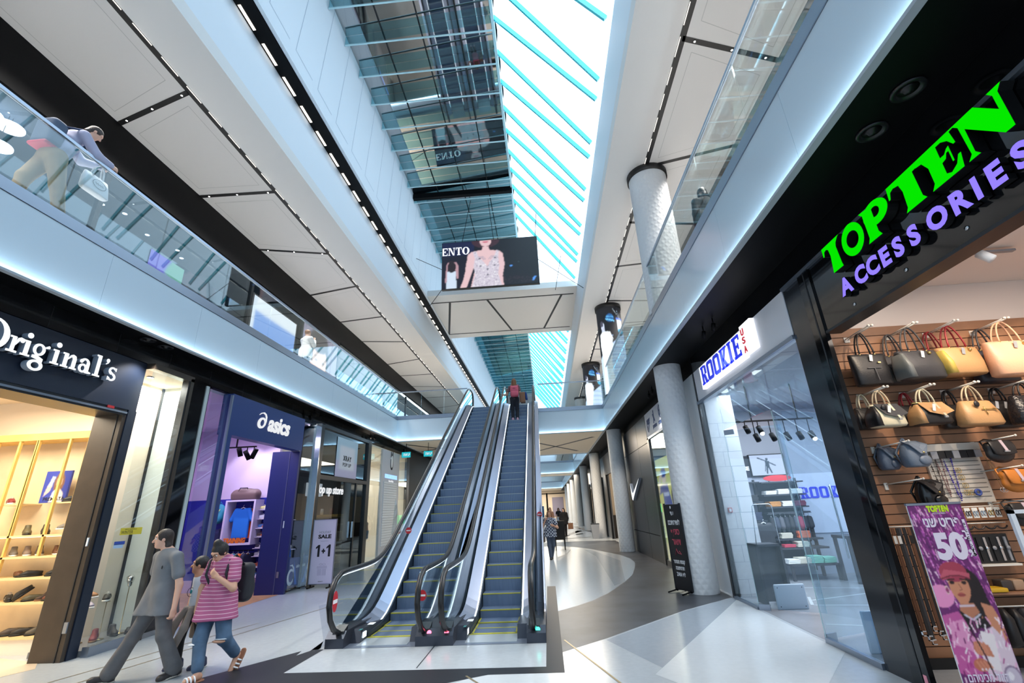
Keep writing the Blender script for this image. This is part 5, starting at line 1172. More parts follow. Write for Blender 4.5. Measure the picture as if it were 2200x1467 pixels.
# ------------------------------------------------------------------ corridor things
ch = thing('chair', 'tall-backed black upholstered chair standing in the corridor behind the woman on the phone', 'chair', (.45, 22.3, 0)); BLK = mat('black_fabric', C(22, 21, 24), .8)
m_ = MB(); m_.bbox((.45, 22.1, .48), (.24, .24, .07), BLK, .04); m_.build('seat', ch)
m_ = MB(); m_.bbox((.45, 21.86, .82), (.24, .05, .38), BLK, .04); m_.build('backrest', ch)
for dx in (-.2, .2):
    for y in (21.88, 22.28): m_ = MB(); m_.tube([(.45 + dx, y, .44), (.45 + dx, y, 0)], [.03, .02], mat('black_wood', C(18, 16, 15), .4), 8); m_.build('leg', ch)
bn = thing('waste_bin', 'tapered grey bin standing against a far white column', 'bin', (2.6, 28.4, 0)); m_ = MB(); vs = []
for z, h in ((0, .16), (.78, .24)): vs += [(2.62 + sx * h, 28.4 + sy * h, z) for sx, sy in ((-1, -1), (1, -1), (1, 1), (-1, 1))]
m_.add(vs, [(0, 1, 5, 4), (1, 2, 6, 5), (2, 3, 7, 6), (3, 0, 4, 7), (0, 1, 2, 3)], mat('bin_grey', C(140, 144, 152), .5)); m_.build('body', bn)
m_ = MB(); m_.box(2.38, 28.16, .76, 2.86, 28.64, .80, DARKSTEEL); m_.build('rim', bn)
for x, y in ((3.0, 7.9), (2.95, 12.9), (2.95, 17.5), (2.95, 25), (2.95, 34), (-6.72, 13.2), (-6.72, 17.8), (-6.7, 7.1)):
    spot('soffit_fill_spot', (x, y, 4.58), (x - (.2 if x > 0 else -.25), y - .4 + (1.2 if x > 0 else 0), 0), 90, (1, .95, .9), 110, .6, .04)  # added spots brightening columns and floor, several with no fitting modelled
# ------------------------------------------------------------------ shoes
def shoe_proto(kind, up, sole, acc):
    """toe towards +x, sole on z=0; length about 0.27"""
    t = thing('shoe', 'shoe', 'shoe', (0, 0, 0))
    S = Soft(.03); hi = {'low': .085, 'boot': .15, 'loafer': .07}[kind]
    S.cap((-.085, 0, .055), (-.06, 0, .06), .042, .04).cap((-.06, 0, .05), (.06, 0, .045), .042, .040).ell((.075, 0, .040), (.065, .046, .036))
    S.cap((-.085, 0, .05), (-.09, 0, hi), .040, .036).cap((-.05, 0, .06), (-.04, 0, hi * .98), .04, .034).cap((-.04, 0, hi * .9), (.04, 0, .065), .03, .03)
    S.cut((0, 0, .018), (0, 0, -1)); S.cut((-.07, 0, hi + .012), (-.12 if kind != 'boot' else 0, 0, 1))
    S.minus(('c', nrm((-.085, 0, hi + .03)), nrm((-.055, 0, hi - .005)), .030, .026, None))
    m_ = MB(); S.into(m_, .009, up); up_ = m_.build('upper', t)
    S = Soft(.02); S.ell((-.065, 0, .014), (.075, .046, .05)).ell((.06, 0, .014), (.09, .052, .05)).cut((0, 0, .030), (0, 0, 1)).cut((0, 0, 0.001), (0, 0, -1))
    m_ = MB(); S.into(m_, .009, sole); m_.build('sole', t)
    if kind != 'loafer':
        m_ = MB()
        for i in range(4): x = .045 - .027 * i; z = .078 + (.014 + (.008 if kind == 'boot' else 0)) * i; m_.tube([(x, -.028, z - .006), (x, 0, z + .012), (x, .028, z - .006)], .004, acc, 6)
        m_.build('laces', up_)
    if acc and kind == 'low':
        m_ = MB(); m_.prism([(-.02, -.046, .03), (.02, -.047, .03), (-.0, -.044, .07), (-.03, -.042, .07)], (0, .004, 0), acc); m_.prism([(-.02, .046, .03), (.02, .047, .03), (-.0, .044, .07), (-.03, .042, .07)], (0, -.004, 0), acc); m_.build('side_flash', up_)
    return t
cm = lambda n, *c, r=.55: mat(n, C(*c), r)
MBK, MBR, MGY, MOL, MTN, MRD, MWT, MNV = cm('shoe_black', 30, 29, 28), cm('shoe_brown', 104, 66, 42), cm('shoe_grey', 118, 112, 104), cm('shoe_olive', 92, 86, 62), cm('shoe_tan', 150, 110, 76), cm('shoe_red', 128, 44, 48), cm('shoe_white', 222, 220, 214), cm('shoe_blue', 60, 80, 150)
SB, SWH, SG = cm('sole_black', 24, 24, 24), cm('sole_white', 226, 224, 220), cm('sole_gum', 140, 96, 64)
low = shoe_proto('low', MBK, SWH, MWT); boot = shoe_proto('boot', MOL, SB, MBK); loaf = shoe_proto('loafer', MBK, SB, None)
used = set()
def put(proto, loc, rz, label, cols=None, rx=0, grp='shoes on the oak shelves', s=1.0, ry=0):
    if proto not in used and cols is None and s == 1.0:
        used.add(proto); proto.location = loc; proto.rotation_euler = (rx, ry, rz); proto['label'] = label; proto['group'] = grp; return proto
    o = dup(proto, loc, (rx, ry, rz), label, grp, scale=(s, s, s))
    if cols: recolor(o, cols)
    return o
ys = 7.64
put(boot, (-8.73, ys, 1.69), -.6, 'chunky olive work boot on the upper main oak shelf, left of the dark boot')
put(boot, (-8.40, ys, 1.69), -.6, 'chunky dark boot on the upper main oak shelf, right of the olive boot', {MOL: cm('boot_dark', 56, 54, 48)})
put(low, (-8.02, ys, 1.75), 3.8, 'grey low trainer tilted on a clear stand beside the bronze door jamb', {MBK: MGY})
put(boot, (-8.86, ys, 1.37), -.6, 'grey white-soled ankle boot on the second oak shelf, at its left end', {MOL: MGY, SB: SWH}, s=.95)
put(boot, (-8.62, ys, 1.37), -.6, 'taupe ankle boot on the second oak shelf, middle of three', {MOL: cm('taupe', 134, 116, 104), SB: SWH}, s=.95)
put(boot, (-8.40, ys, 1.37), -.6, 'dark taupe white-soled ankle boot on the second oak shelf, right of the taupe boot', {MOL: cm('taupe2', 98, 86, 78), SB: SWH}, s=.95)
put(boot, (-8.10, ys, 1.37), -.6, 'brown ankle boot partly hidden behind an oak post on the second shelf', {MOL: MBR, SB: SWH}, s=.9)
put(loaf, (-8.66, ys, 1.06), -.6, 'brown leather shoe on the third oak shelf, left of the black shoe', {MBK: MBR})
put(loaf, (-8.43, ys, 1.06), 3.8, 'black shoe on the third oak shelf, beside the brown leather shoe')
put(low, (-7.99, ys, 1.06), 3.8, 'black laced shoe on the third oak shelf beside the bronze jamb', {SWH: SB})
put(low, (-8.70, ys, .71), -.6, 'small black shoe at the left end of the fourth oak shelf', {SWH: SB})
put(loaf, (-8.45, ys, .80), 3.8, 'black shoe propped up at a steep tilt on the fourth oak shelf', {MBK: cm('black2', 44, 42, 38)}, ry=.7)
put(loaf, (-8.27, ys, .71), 3.8, 'olive shoe on the fourth oak shelf, right of the tilted black shoe', {MBK: MOL})
put(boot, (-8.09, ys, .71), 3.8, 'dark brown shoe on the fourth oak shelf, right of the olive shoe', {MOL: cm('dkbrown', 74, 54, 42), SB: SG}, s=.8)
put(loaf, (-7.93, ys, .71), 3.8, 'red-brown shoe on the fourth oak shelf, cut off by the bronze jamb', {MBK: cm('redbrown', 112, 62, 44)})
put(loaf, (-8.46, ys, .24), 3.8, 'grey-brown shoe on the lowest oak shelf, left of two', {MBK: cm('gbrown', 74, 62, 54)}, s=1.1)
put(loaf, (-8.28, ys, .24), 3.8, 'black shoe on the lowest oak shelf, middle of the row', {MBK: cm('black3', 40, 36, 32)}, s=1.1)
put(boot, (-8.05, ys, .24), 3.8, 'large olive-grey shoe on the lowest oak shelf next to the jamb', {MOL: cm('oliveg', 92, 84, 70)})
put(low, (-9.2, ys, 2.19), -.6, 'red trainer on the high short oak shelf at the picture edge', {MBK: MRD})
put(low, (-8.05, ys, 2.19), 3.8, 'black trainer with green heel on the high short oak shelf beside the jamb', {SWH: SB})
WG = 'shoes in the display window'
put(low, (-7.30, 7.93, .63), -.9, 'black trainer with a white flash on a thin stand in the display window', grp=WG)
put(low, (-7.45, 7.72, .70), .6, 'beige trainer on a stand behind the black trainer in the window', {MBK: MTN}, grp=WG)
put(low, (-7.36, 7.66, .57), -.2, 'lilac-grey trainer low on its stand behind the navy post in the window', {MBK: cm('lilac', 150, 144, 160)}, grp=WG)
put(boot, (-7.30, 7.86, .08), -.9, 'dark red boot on the floor of the display window', {MOL: MRD, SB: SG}, grp=WG)
put(boot, (-7.3, 8.20, .08), -.5, 'black lace-up boot on the floor of the display window, right of the red boot', {MOL: MBK}, grp=WG)
put(boot, (-7.42, 7.62, .08), -.4, 'blue boot half hidden behind the navy post in the window', {MOL: MNV, SB: SG}, grp=WG, s=1.1)
put(loaf, (-7.15, 8.35, .08), -1.0, 'flat dark shoe on the window floor beside the bronze post', {MBK: cm('black4', 44, 44, 46)}, grp=WG)
for i, (x, y, z, lab) in enumerate(((-7.30, 7.95, .62, 'thin brass stand carrying the black trainer'), (-7.45, 7.74, .69, 'thin brass stand carrying the beige trainer'))):
    m_ = MB(); m_.lathe([(.07, .08), (.07, .09), (.006, .095), (.006, z - .01), (.05, z - .005), (.05, z)], (x, y, 0), BRASS, 14); tag(m_.build('display_stand'), lab, 'stand')
hd = thing('chrome_head', 'small chrome abstract head on a thin brass stand in the display window', 'ornament', (-7.3, 8.33, .08))
m_ = MB(); m_.lathe([(.08, .08), (.08, .092), (.006, .1), (.006, .80), (.04, .81)], (-7.3, 8.33, 0), BRASS, 14); m_.build('stand', hd)
m_ = MB(); Soft(.02).ell((-7.3, 8.33, .90), (.05, .06, .075)).cap((-7.3, 8.33, .81), (-7.3, 8.33, .86), .035).ell((-7.28, 8.29, .93), (.06, .05, .02)).ell((-7.28, 8.30, .88), (.05, .05, .012)).into(m_, .009, CHROME); m_.build('head', hd)
st_ = MB(); fr = face_px(-6.81, 7.36, 1.63); shape(st_, [rect(0, 0, .41, .105)], fr, mat('yellow_sticker', C(220, 200, 60), .5), .002); text(st_, 'WINTER', Frame(fr.p(.02, .015), fr.u, fr.v), .07, INK, .001, 0, w=.22, z0=.002); text(st_, 'NEW ARRIVALS', Frame(fr.p(.08, .075), fr.u, fr.v), .025, INK, .001, 0, w=.22, z0=.002)
tag(st_.build('window_sticker'), 'yellow WINTER sticker on the shoe shop window', 'sticker')
st_ = MB(); fr = face_px(-6.81, 7.30, 1.44); shape(st_, [rect(0, 0, .17, .055)], fr, mat('sticker_pale_blue', C(170, 200, 232), .5), .002); shape(st_, [rect(0, .05, .19, .10)], fr, mat('sticker_blue', C(50, 80, 170), .5), .002); tag(st_.build('window_sticker'), 'small blue sticker on the shoe shop window', 'sticker')
P = Pic(40, 50, (50, 66, 160)); SK = (226, 190, 170); P.e(.60, .62, .20, .34, (120, 84, 62)); P.e(.60, .66, .11, .17, SK); P.p([(.36, 0), (.44, .34), (.56, .42), (.70, .42), (.84, .3), (.9, 0)], (226, 216, 214)); P.p([(.1, .2), (.3, .35), (.36, .6), (.28, .72), (.2, .6), (.14, .4)], SK); P.p([(.18, .5), (.28, .84), (.40, .82), (.34, .55)], (190, 210, 232)); P.e(.60, .60, .04, .02, (180, 60, 70)); P.e(.55, .69, .022, .010, (50, 34, 30)); P.e(.66, .69, .022, .010, (50, 34, 30)); P.blur(1)
pp = thing('shelf_poster', 'poster of a woman holding a trainer, leaning on the oak shelving', 'poster', (-8.4, 7.6, 2.2)); MB().box(-8.64, 7.60, 2.19, -8.17, 7.63, 2.71, mat('poster_edge', C(60, 70, 150), .5)).build('board', pp)
P.obj('picture', on(face_ny(-8.635, 7.597, 2.195), .46, .51), paint_mat('paper_print'), pp); m_ = MB(); text(m_, 'PREMIATA', face_ny(-8.57, 7.595, 2.22), .085, INK, .001, .001, w=.38); m_.build('caption', pp)

# ------------------------------------------------------------------ handbags of the accessory shop
GOLD = mat('gold_metal', C(206, 176, 110), .25, metal=.9); TAG = mat('price_tag', C(232, 232, 228), .5); TAGB = mat('price_tag_grey', C(150, 152, 158), .5)
HOOKM = mat('hook_white', C(226, 222, 214), .35)
def lea(n, *c, r=.42): return mat('leather_' + n, C(*c), r, bump=(60, .15))
LBK, LGY, LDG, LTN, LYL, LPE, LCR, LRD = lea('black', 34, 33, 35), lea('grey', 116, 120, 120), lea('dark_grey', 62, 62, 66), lea('tan', 190, 146, 100), lea('mustard', 196, 170, 84), lea('peach', 232, 180, 146), lea('cream', 222, 212, 182), lea('red', 150, 30, 40)
LGB, LOR, LBG = lea('blue_grey', 112, 124, 140), lea('orange', 196, 118, 44), lea('beige', 204, 186, 156)
def loft(mb, secs, material, n=24, smooth=True, sq=.55):
    """secs: (z, cx, cy, half width, half depth)"""
    vs = []
    for z, cx, cy_, a, b in secs:
        for k in range(n):
            t_ = 2 * PI * k / n; c, s_ = math.cos(t_), math.sin(t_)
            vs.append((cx + a * math.copysign(abs(c) ** sq, c), cy_ + b * math.copysign(abs(s_) ** sq, s_), z))
    fs = [(i * n + k, i * n + (k + 1) % n, (i + 1) * n + (k + 1) % n, (i + 1) * n + k) for i in range(len(secs) - 1) for k in range(n)]
    fs += [tuple(range(n - 1, -1, -1)), tuple(range((len(secs) - 1) * n, len(secs) * n))]
    mb.add(vs, fs, material, smooth)
def tote(label, w, h, d, drop, body, han, loc, rz=0, side=None, tagm=TAG, flare=1.0, group='handbags on the slatted wall', name='tote_bag', panel=None, charm=False, low_tag=False):
    """origin = point where the handles hang; the bag hangs below it"""
    t = thing(name, label, 'handbag', loc, rz, group); t.scale = (1.1, 1.1, 1.1); zt, zb = -drop, -drop - h
    m_ = MB(); loft(m_, [(zb, 0, 0, w * .46, d * .42), (zb + .015, 0, 0, w * .5, d * .5), (zb + h * .45, 0, 0, w * .5, d * .5), (zt - .03, 0, 0, w * .5 * flare, d * .30), (zt, 0, 0, w * .5 * flare, d * .22)], body, 28); m_.build('body', t, local=True)
    if side is not None:
        m_ = MB()
        loft(m_, [(zb + .012, -w * .40, 0, w * .105, d * .505), (zb + h * .45, -w * .42, 0, w * .085, d * .51), (zt - .12 * h, -w * .47 * flare, 0, w * .035, d * .34)], side, 20); m_.build('side_panel', t, local=True)
    for y in (-d * .2, d * .2):
        pts = [(-w * .22, y, zt - .02)] + [(-w * .22 * math.cos(a) * (1 - .25 * math.sin(a)), y * (1 - .5 * math.sin(a)), zt + (drop + .0) * math.sin(a) ** .8) for a in np.linspace(.15, PI - .15, 13)] + [(w * .22, y, zt - .02)]
        m_ = MB(); m_.tube(pts, .0085, han, 8); 
        for s_ in (-1, 1): m_.ball((s_ * w * .22, y, zt - .005), .012, GOLD, n=8)
        m_.build('handle', t, local=True)
    m_ = MB(); 
    tx, tz = (-w * .06, zt - .09) if not low_tag else (w * .1, zt - .11)
    fr = Frame((tx, -d * .36 - .012, tz), (1, .0, -.2), (.2, 0, 1)); shape(m_, [rect(0, 0, .035, .075)], fr, tagm, .003); m_.tube([(tx + .02, -d * .36 - .012, tz + .07), (tx + .01, -d * .22, zt)], .002, TAGB, 5); m_.build('price_tag', t, local=True)
    if charm: m_ = MB(); m_.ball((w * .2, -d * .36, zt - .04), .018, GOLD, n=8); m_.tube([(w * .2, -d * .36, zt - .04), (w * .2, -d * .2, zt)], .003, GOLD, 5); m_.build('charm', t, local=True)
    if panel: m_ = MB(); fr = Frame((0, -d * .5 - .002, zb + h * .5), (1, 0, 0), (0, .12, 1)); shape(m_, [rect(-w * .2, -.0, w * .2, .008), rect(-.004, -h * .4, .004, 0)], fr, panel, .006); shape(m_, [rect(w * .16, .06, w * .24, .075)], fr, GOLD, .006); m_.build('pocket_trim', t, local=True)
    return t
def satchel(label, w, h, d, drop, body, han, loc, flap=None, strap=None, sidem=None, bar=None, rz=0, charm=None, zipm=None):
    t = thing('satchel_bag', label, 'handbag', loc, rz, 'handbags on the slatted wall'); t.scale = (1.1, 1.1, 1.1); zt, zb = -drop, -drop - h
    m_ = MB(); loft(m_, [(zb, 0, 0, w * .45, d * .44), (zb + .02, 0, 0, w * .5, d * .5), (zb + h * .5, 0, 0, w * .48, d * .44), (zt - .01, 0, 0, w * .40, d * .2), (zt, 0, 0, w * .38, d * .12)], body, 28); m_.build('body', t, local=True)
    if sidem:
        m_ = MB(); loft(m_, [(zb + .005, -w * .40, 0, w * .11, d * .49), (zb + h * .5, -w * .40, 0, w * .09, d * .45), (zt - .02, -w * .36, 0, w * .045, d * .2)], sidem, 18); m_.build('side_panel', t, local=True)
    if flap:
        m_ = MB(); m_.prism([(-w * .34, -d * .16, zt), (w * .38, -d * .16, zt), (w * .46, -d * .52, zt - h * .48), (w * .12, -d * .56, zt - h * .66), (-w * .24, -d * .52, zt - h * .50)], (0, -.008, 0), flap); fl_ = m_.build('flap', t, local=True)
    if strap:
        m_ = MB(); m_.prism([(w * .08, -d * .2, zt), (w * .15, -d * .2, zt), (w * .17, -d * .62, zt - h * .72), (w * .10, -d * .62, zt - h * .72)], (0, -.01, 0), strap); m_.box(w * .09, -d * .66, zt - h * .78, w * .18, -d * .60, zt - h * .68, TAGB); m_.build('strap', fl_ if flap else t, local=True)
    if bar: m_ = MB(); m_.tube([(-w * .45, -d * .1, zt), (w * .45, -d * .1, zt)], .008, bar, 8); m_.build('metal_bar', t, local=True)
    for y in (-d * .14, d * .14):
        pts = [(-w * .2, y, zt - .01)] + [(-w * .2 * math.cos(a) * (1 - .2 * math.sin(a)), y * (1 - .5 * math.sin(a)), zt + drop * math.sin(a) ** .8) for a in np.linspace(.2, PI - .2, 12)] + [(w * .2, y, zt - .01)]
        m_ = MB(); m_.tube(pts, .0085, han, 8); m_.build('handle', t, local=True)
    m_ = MB(); fr = Frame((w * .22 if zipm else -w * .16, -d * .5 - .012, zt - .10), (1, 0, -.3), (.3, .0, 1)); shape(m_, [rect(0, 0, .032, .075)], fr, TAG if flap else TAGB, .003); m_.build('price_tag', t, local=True)
    if charm: m_ = MB(); m_.ball((-w * .16, -d * .42, zt - .045), (.03, .012, .034), charm, n=10); m_.build('charm', t, local=True)
    if zipm: m_ = MB(); m_.box(-w * .1, -d * .47, zt - h * .42, w * .3, -d * .44, zt - h * .38, GOLD); m_.tube([(-w * .05, -d * .47, zt - h * .3), (0, -d * .49, zt - h * .62)], .004, zipm, 5); m_.build('zip', t, local=True)
    return t
tote('black tall tote bag with thin handles, first on the top row beside the post', .38, .36, .14, .26, LBK, LBK, (4.10, 5.74, 3.67), .05, flare=1.06, panel=LDG)
tote('dark grey tote with a light grey end panel, second on the top row', .46, .32, .22, .28, LDG, LDG, (4.62, 5.66, 3.67), .12, side=LGY, charm=True)
tote('dark tote bag hanging behind the dark grey tote on the top row', .42, .33, .14, .27, LDG, LDG, (4.56, 5.90, 3.68), .12, side=lea('slate', 74, 80, 82))
tote('tan tote with mustard end panel and red handles on the top row', .46, .31, .20, .26, LTN, LRD, (5.10, 5.66, 3.66), .12, side=LYL, tagm=TAGB, charm=True)
tote('tan tote with red handles hanging behind the front one on the top row', .40, .30, .14, .26, lea('tan_dark', 150, 112, 72), LRD, (5.06, 5.90, 3.68), .12, side=LYL)
tote('pale peach leather tote, fourth on the top row', .52, .38, .20, .23, LPE, LPE, (5.66, 5.60, 3.65), .04, tagm=TAGB, charm=True)
tote('navy-black tote behind the pale peach tote', .46, .38, .16, .26, lea('navy', 40, 42, 54), LDG, (5.66, 5.88, 3.67), .1)
satchel('cream satchel with grey flap and black flower, first on the second row', .36, .24, .20, .15, LCR, LBG, (4.04, 5.66, 2.90), flap=LDG, strap=LCR, sidem=LBK, charm=LBK, rz=.12)
satchel('black and white satchel hanging behind the cream one', .30, .24, .14, .15, LBK, LCR, (3.98, 5.88, 2.91), sidem=LBK, rz=.12)
satchel('black satchel with tan flap and gold bar, second on the second row', .38, .23, .20, .15, LBK, LCR, (4.54, 5.66, 2.89), flap=LTN, strap=LBG, sidem=LTN, bar=GOLD, rz=.10)
satchel('dark satchel hanging behind the tan flap one', .32, .23, .14, .14, LBK, LRD, (4.49, 5.88, 2.90), rz=.12)
satchel('plain tan zipped satchel, third on the second row', .42, .26, .21, .16, LTN, LBG, (5.05, 5.64, 2.89), zipm=GOLD, charm=LBK, rz=.12)
satchel('black satchel hanging behind the plain tan zipped one', .34, .26, .14, .16, LBK, LBK, (5.00, 5.88, 2.90), rz=.12)
satchel('shiny black crocodile-pattern bag, fourth on the second row', .42, .30, .22, .13, mat('croc_black', C(36, 35, 38), .22, bump=(45, .9)), LBK, (5.62, 5.62, 2.89), rz=.1, zipm=GOLD)
satchel('black bag behind the crocodile-pattern one', .36, .30, .14, .14, LBK, LBK, (5.56, 5.88, 2.90), rz=.1)
def hook(x0, z0, x1, z1, lab, double=True):
    t = thing('display_hook', lab, 'hook', (x0, 5.985, z0), group='white hooks on the slatted wall')
    m_ = MB(); m_.box(x0 - .035, 5.975, z0 - .04, x0 + .035, 5.986, z0 + .03, HOOKM); m_.build('plate', t)
    for s_ in ((-.022, .022) if double else (0,)): m_ = MB(); m_.tube([(x0 + s_, 5.98, z0), (x1 + s_, 5.50, z1)], .008, HOOKM, 8); m_.ball((x1 + s_, 5.49, z1), .016, HOOKM, n=10); m_.build('prong', t)
for i, (x, z) in enumerate(((4.10, 3.675), (4.63, 3.675), (5.10, 3.67), (5.68, 3.66), (4.04, 2.905), (4.56, 2.90), (5.05, 2.90), (5.62, 2.89))):
    hook(x, z, x - .01, z + .01, 'white hook on the %s row of the slatted wall, %s from the black post' % ('top' if i < 4 else 'second', ('first', 'second', 'third', 'fourth')[i % 4]))
def pack(label, w, h, d, body, loc, flap, rz=.1, clasp=GOLD):
    t = thing('backpack', label, 'backpack', loc, rz, 'small backpacks on the slatted wall')
    m_ = MB(); loft(m_, [(-h, 0, 0, w * .42, d * .4), (-h + .02, 0, 0, w * .5, d * .5), (-h * .5, 0, 0, w * .52, d * .52), (-.04, 0, 0, w * .42, d * .40), (0, 0, 0, w * .30, d * .2)], body, 24, sq=.75); m_.build('body', t, local=True)
    m_ = MB(); m_.prism([(-w * .40, d * .1, .01), (w * .40, d * .1, .01), (w * .44, -d * .48, -h * .15), (w * .15, -d * .66, -h * .52), (-w * .15, -d * .66, -h * .52), (-w * .44, -d * .48, -h * .15)], (0, -.006, .006), flap); m_.build('flap', t, local=True)
    m_ = MB(); m_.ball((0, -d * .68, -h * .46), .012, clasp, n=8); m_.build('clasp', t, local=True)
    m_ = MB(); m_.tube([(-w * .3, d * .45, -h * .9), (-w * .42, d * .55, -h * .4), (-w * .1, d * .4, .02), (0, d * .4, .05)], .010, body, 8, sx=1.6); m_.tube([(w * .3, d * .45, -h * .9), (w * .42, d * .55, -h * .4), (w * .1, d * .4, .02), (0, d * .4, .05)], .010, body, 8, sx=1.6); m_.build('straps', t, local=True)
    m_ = MB(); m_.ball((w * .1, -d * .52, -h * .75), (w * .3, .03, h * .2), body, n=12); m_.build('front_pocket', t, local=True)
    return t
pack('blue-grey backpack hanging left of the silver necklace panel', .28, .28, .18, LGB, (4.24, 5.70, 2.29), LGB, .25)
pack('blue-grey backpack half hidden behind the front one', .22, .26, .14, lea('blue_grey2', 92, 104, 122), (4.08, 5.90, 2.26), LGB, .25)
pack('glossy black backpack just above the pink banner', .27, .28, .18, mat('gloss_black_leather', C(26, 26, 28), .2), (4.28, 5.72, 1.86), LBK, .2)
def saddle(label, body, loc, rz=.1):
    t = thing('saddle_bag', label, 'handbag', loc, rz, 'saddle bags on the slatted wall')
    m_ = MB(); Soft(.03).ell((0, 0, -.13), (.16, .065, .10)).cap((-.10, 0, -.05), (.10, 0, -.05), .055).into(m_, .012, body); m_.build('body', t, local=True)
    m_ = MB(); loft(m_, [(-.15, 0, -.066, .05, .012), (-.13, 0, -.07, .13, .012), (-.05, 0, -.062, .145, .012), (.0, 0, -.045, .14, .012), (.015, 0, -.02, .13, .03)], body, 20); m_.build('flap', t, local=True)
    m_ = MB(); m_.prism([(-.018, -.05, .02), (.018, -.05, .02), (.018, -.088, -.10), (-.018, -.088, -.10)], (0, -.005, 0), mat('woven_strip', C(186, 168, 178), .6)); m_.box(-.03, -.095, -.115, .03, -.085, -.10, TAGB); m_.build('strip', t, local=True)
    m_ = MB(); m_.tube([(-.15, 0, -.08), (-.13, .05, .02), (0, .12, .05), (.13, .05, .02), (.15, 0, -.08)], .008, body, 8); m_.build('strap', t, local=True)
saddle('black saddle bag with a woven strip right of the silver panel', LBK, (5.19, 5.72, 2.24)); saddle('orange-tan saddle bag with a woven strip below the black one', LOR, (5.20, 5.68, 1.92)); saddle('black saddle bag low on the right, beside the white sign frame', LBK, (5.16, 5.72, 1.57))
for i, (x, z) in enumerate(((4.00, 2.26), (4.02, 1.84), (5.16, 2.26), (5.10, 1.93), (5.10, 1.58))):
    t = thing('display_hook', ('short white hook above the blue-grey backpacks', 'short white hook above the glossy black backpack', 'short white hook above the black saddle bag', 'short white hook above the orange-tan saddle bag', 'short white hook above the low black saddle bag')[i], 'hook', (x, 5.985, z), group='white hooks on the slatted wall')
    MB().box(x - .02, 5.97, z - .06, x + .02, 5.986, z + .02, HOOKM).build('plate', t); MB().tube([(x, 5.98, z), (x + .18, 5.62, z + .04)], .007, HOOKM, 8).ball((x + .18, 5.62, z + .04), .013, HOOKM, n=8).build('prong', t)
# silver pegboard with necklaces, bangles and cards
sp = thing('jewellery_panel', 'silver slatted panel hung with necklaces and bangles', 'display panel', (4.86, 5.96, 1.6)); SIL = mat('silver_panel', C(212, 206, 196), .35, metal=.2)
MB().box(4.55, 5.955, 1.60, 5.16, 5.982, 2.27, SIL).build('panel', sp)
m_ = MB()
for i in range(11): m_.box(4.57, 5.951, 1.66 + .05 * i, 5.13, 5.956, 1.667 + .05 * i, mat('panel_slot', C(110, 106, 100), .6))
m_.build('slots', sp); MB().box(4.55, 5.90, 2.19, 5.16, 5.96, 2.27, SIL).build('top_rail', sp)
for i in range(7): MB().box(4.58 + .082 * i, 5.89, 2.10, 4.655 + .082 * i, 5.90, 2.185, INK if i % 3 else TAGB).build('card', sp)
def necklace(x, zt, L_, w, col, r, lab):
    m_ = MB(); pts = [(x - w, 5.93, zt)] + [(x - w * (1 - t_ * .8), 5.93, zt - L_ * t_) for t_ in np.linspace(.1, .9, 10)] + [(x, 5.93, zt - L_)] + [(x + w * (1 - t_ * .8), 5.93, zt - L_ * t_) for t_ in np.linspace(.9, .1, 10)] + [(x + w, 5.93, zt)]
    m_.tube(pts, .002, col, 5)
    for i, p in enumerate(pts[1:-1]):
        for q in (0, .5): a = Vector(p).lerp(Vector(pts[i + 2]), q); m_.ball(a, r * (.7 + .5 * ((i * 7) % 3) / 2), col, n=6)
    tag(m_.build('necklace'), lab, 'necklace', 'necklaces on the silver panel')
BEB, BEV, BEC = mat('bead_brown', C(60, 50, 48), .3), mat('bead_violet', C(58, 46, 150), .25), mat('bead_copper', C(120, 84, 84), .3)
necklace(4.60, 2.10, .42, .035, BEB, .008, 'dark brown bead necklace on the silver panel, leftmost'); necklace(4.67, 2.12, .44, .03, BEC, .008, 'copper bead necklace on the silver panel'); necklace(4.77, 2.12, .49, .045, BEV, .009, 'violet bead necklace on the silver panel')
k_ = 0
for x, z in ((4.85, 1.96), (4.86, 1.88), (4.87, 1.79), (4.86, 1.71), (4.91, 1.71)):
    k_ += 1; m_ = MB()
    for d_ in (-.014, .014): m_.tube([(x + d_ + .022 * math.cos(a), 5.93 + d_ * .3, z + .028 * math.sin(a)) for a in np.linspace(0, 2 * PI, 15)[:-1]], .003, GOLD, 5, closed=True)
    tag(m_.build('bangles'), 'pair of thin gold bangles on the silver panel, %s from the top' % ('topmost second third fourth fifth'.split()[k_ - 1]), 'bangles', 'gold bangles on the silver panel')
m_ = MB(); m_.tube([(4.98 + .03 * math.cos(a), 5.93, 1.71 + .03 * math.sin(a)) for a in np.linspace(0, 2 * PI, 15)[:-1]], .012, MNV, 8, closed=True); tag(m_.build('bracelet'), 'thick navy bracelet low on the silver panel', 'bracelet')
for i, x in enumerate((5.18, 5.21)):
    m_ = MB(); m_.tube([(x - .02, 5.9, 2.20), (x + .03, 5.88, 1.75)], .002, GOLD, 5); m_.tube([(x + .03 + .025 * math.cos(a), 5.88, 1.725 + .025 * math.sin(a)) for a in np.linspace(0, 2 * PI, 13)[:-1]], .004, CHROME, 6, closed=True); tag(m_.build('long_pendant'), 'long chain with a ring pendant at the right edge of the silver panel, %s' % ('left one', 'right one')[i], 'necklace', 'long chains')
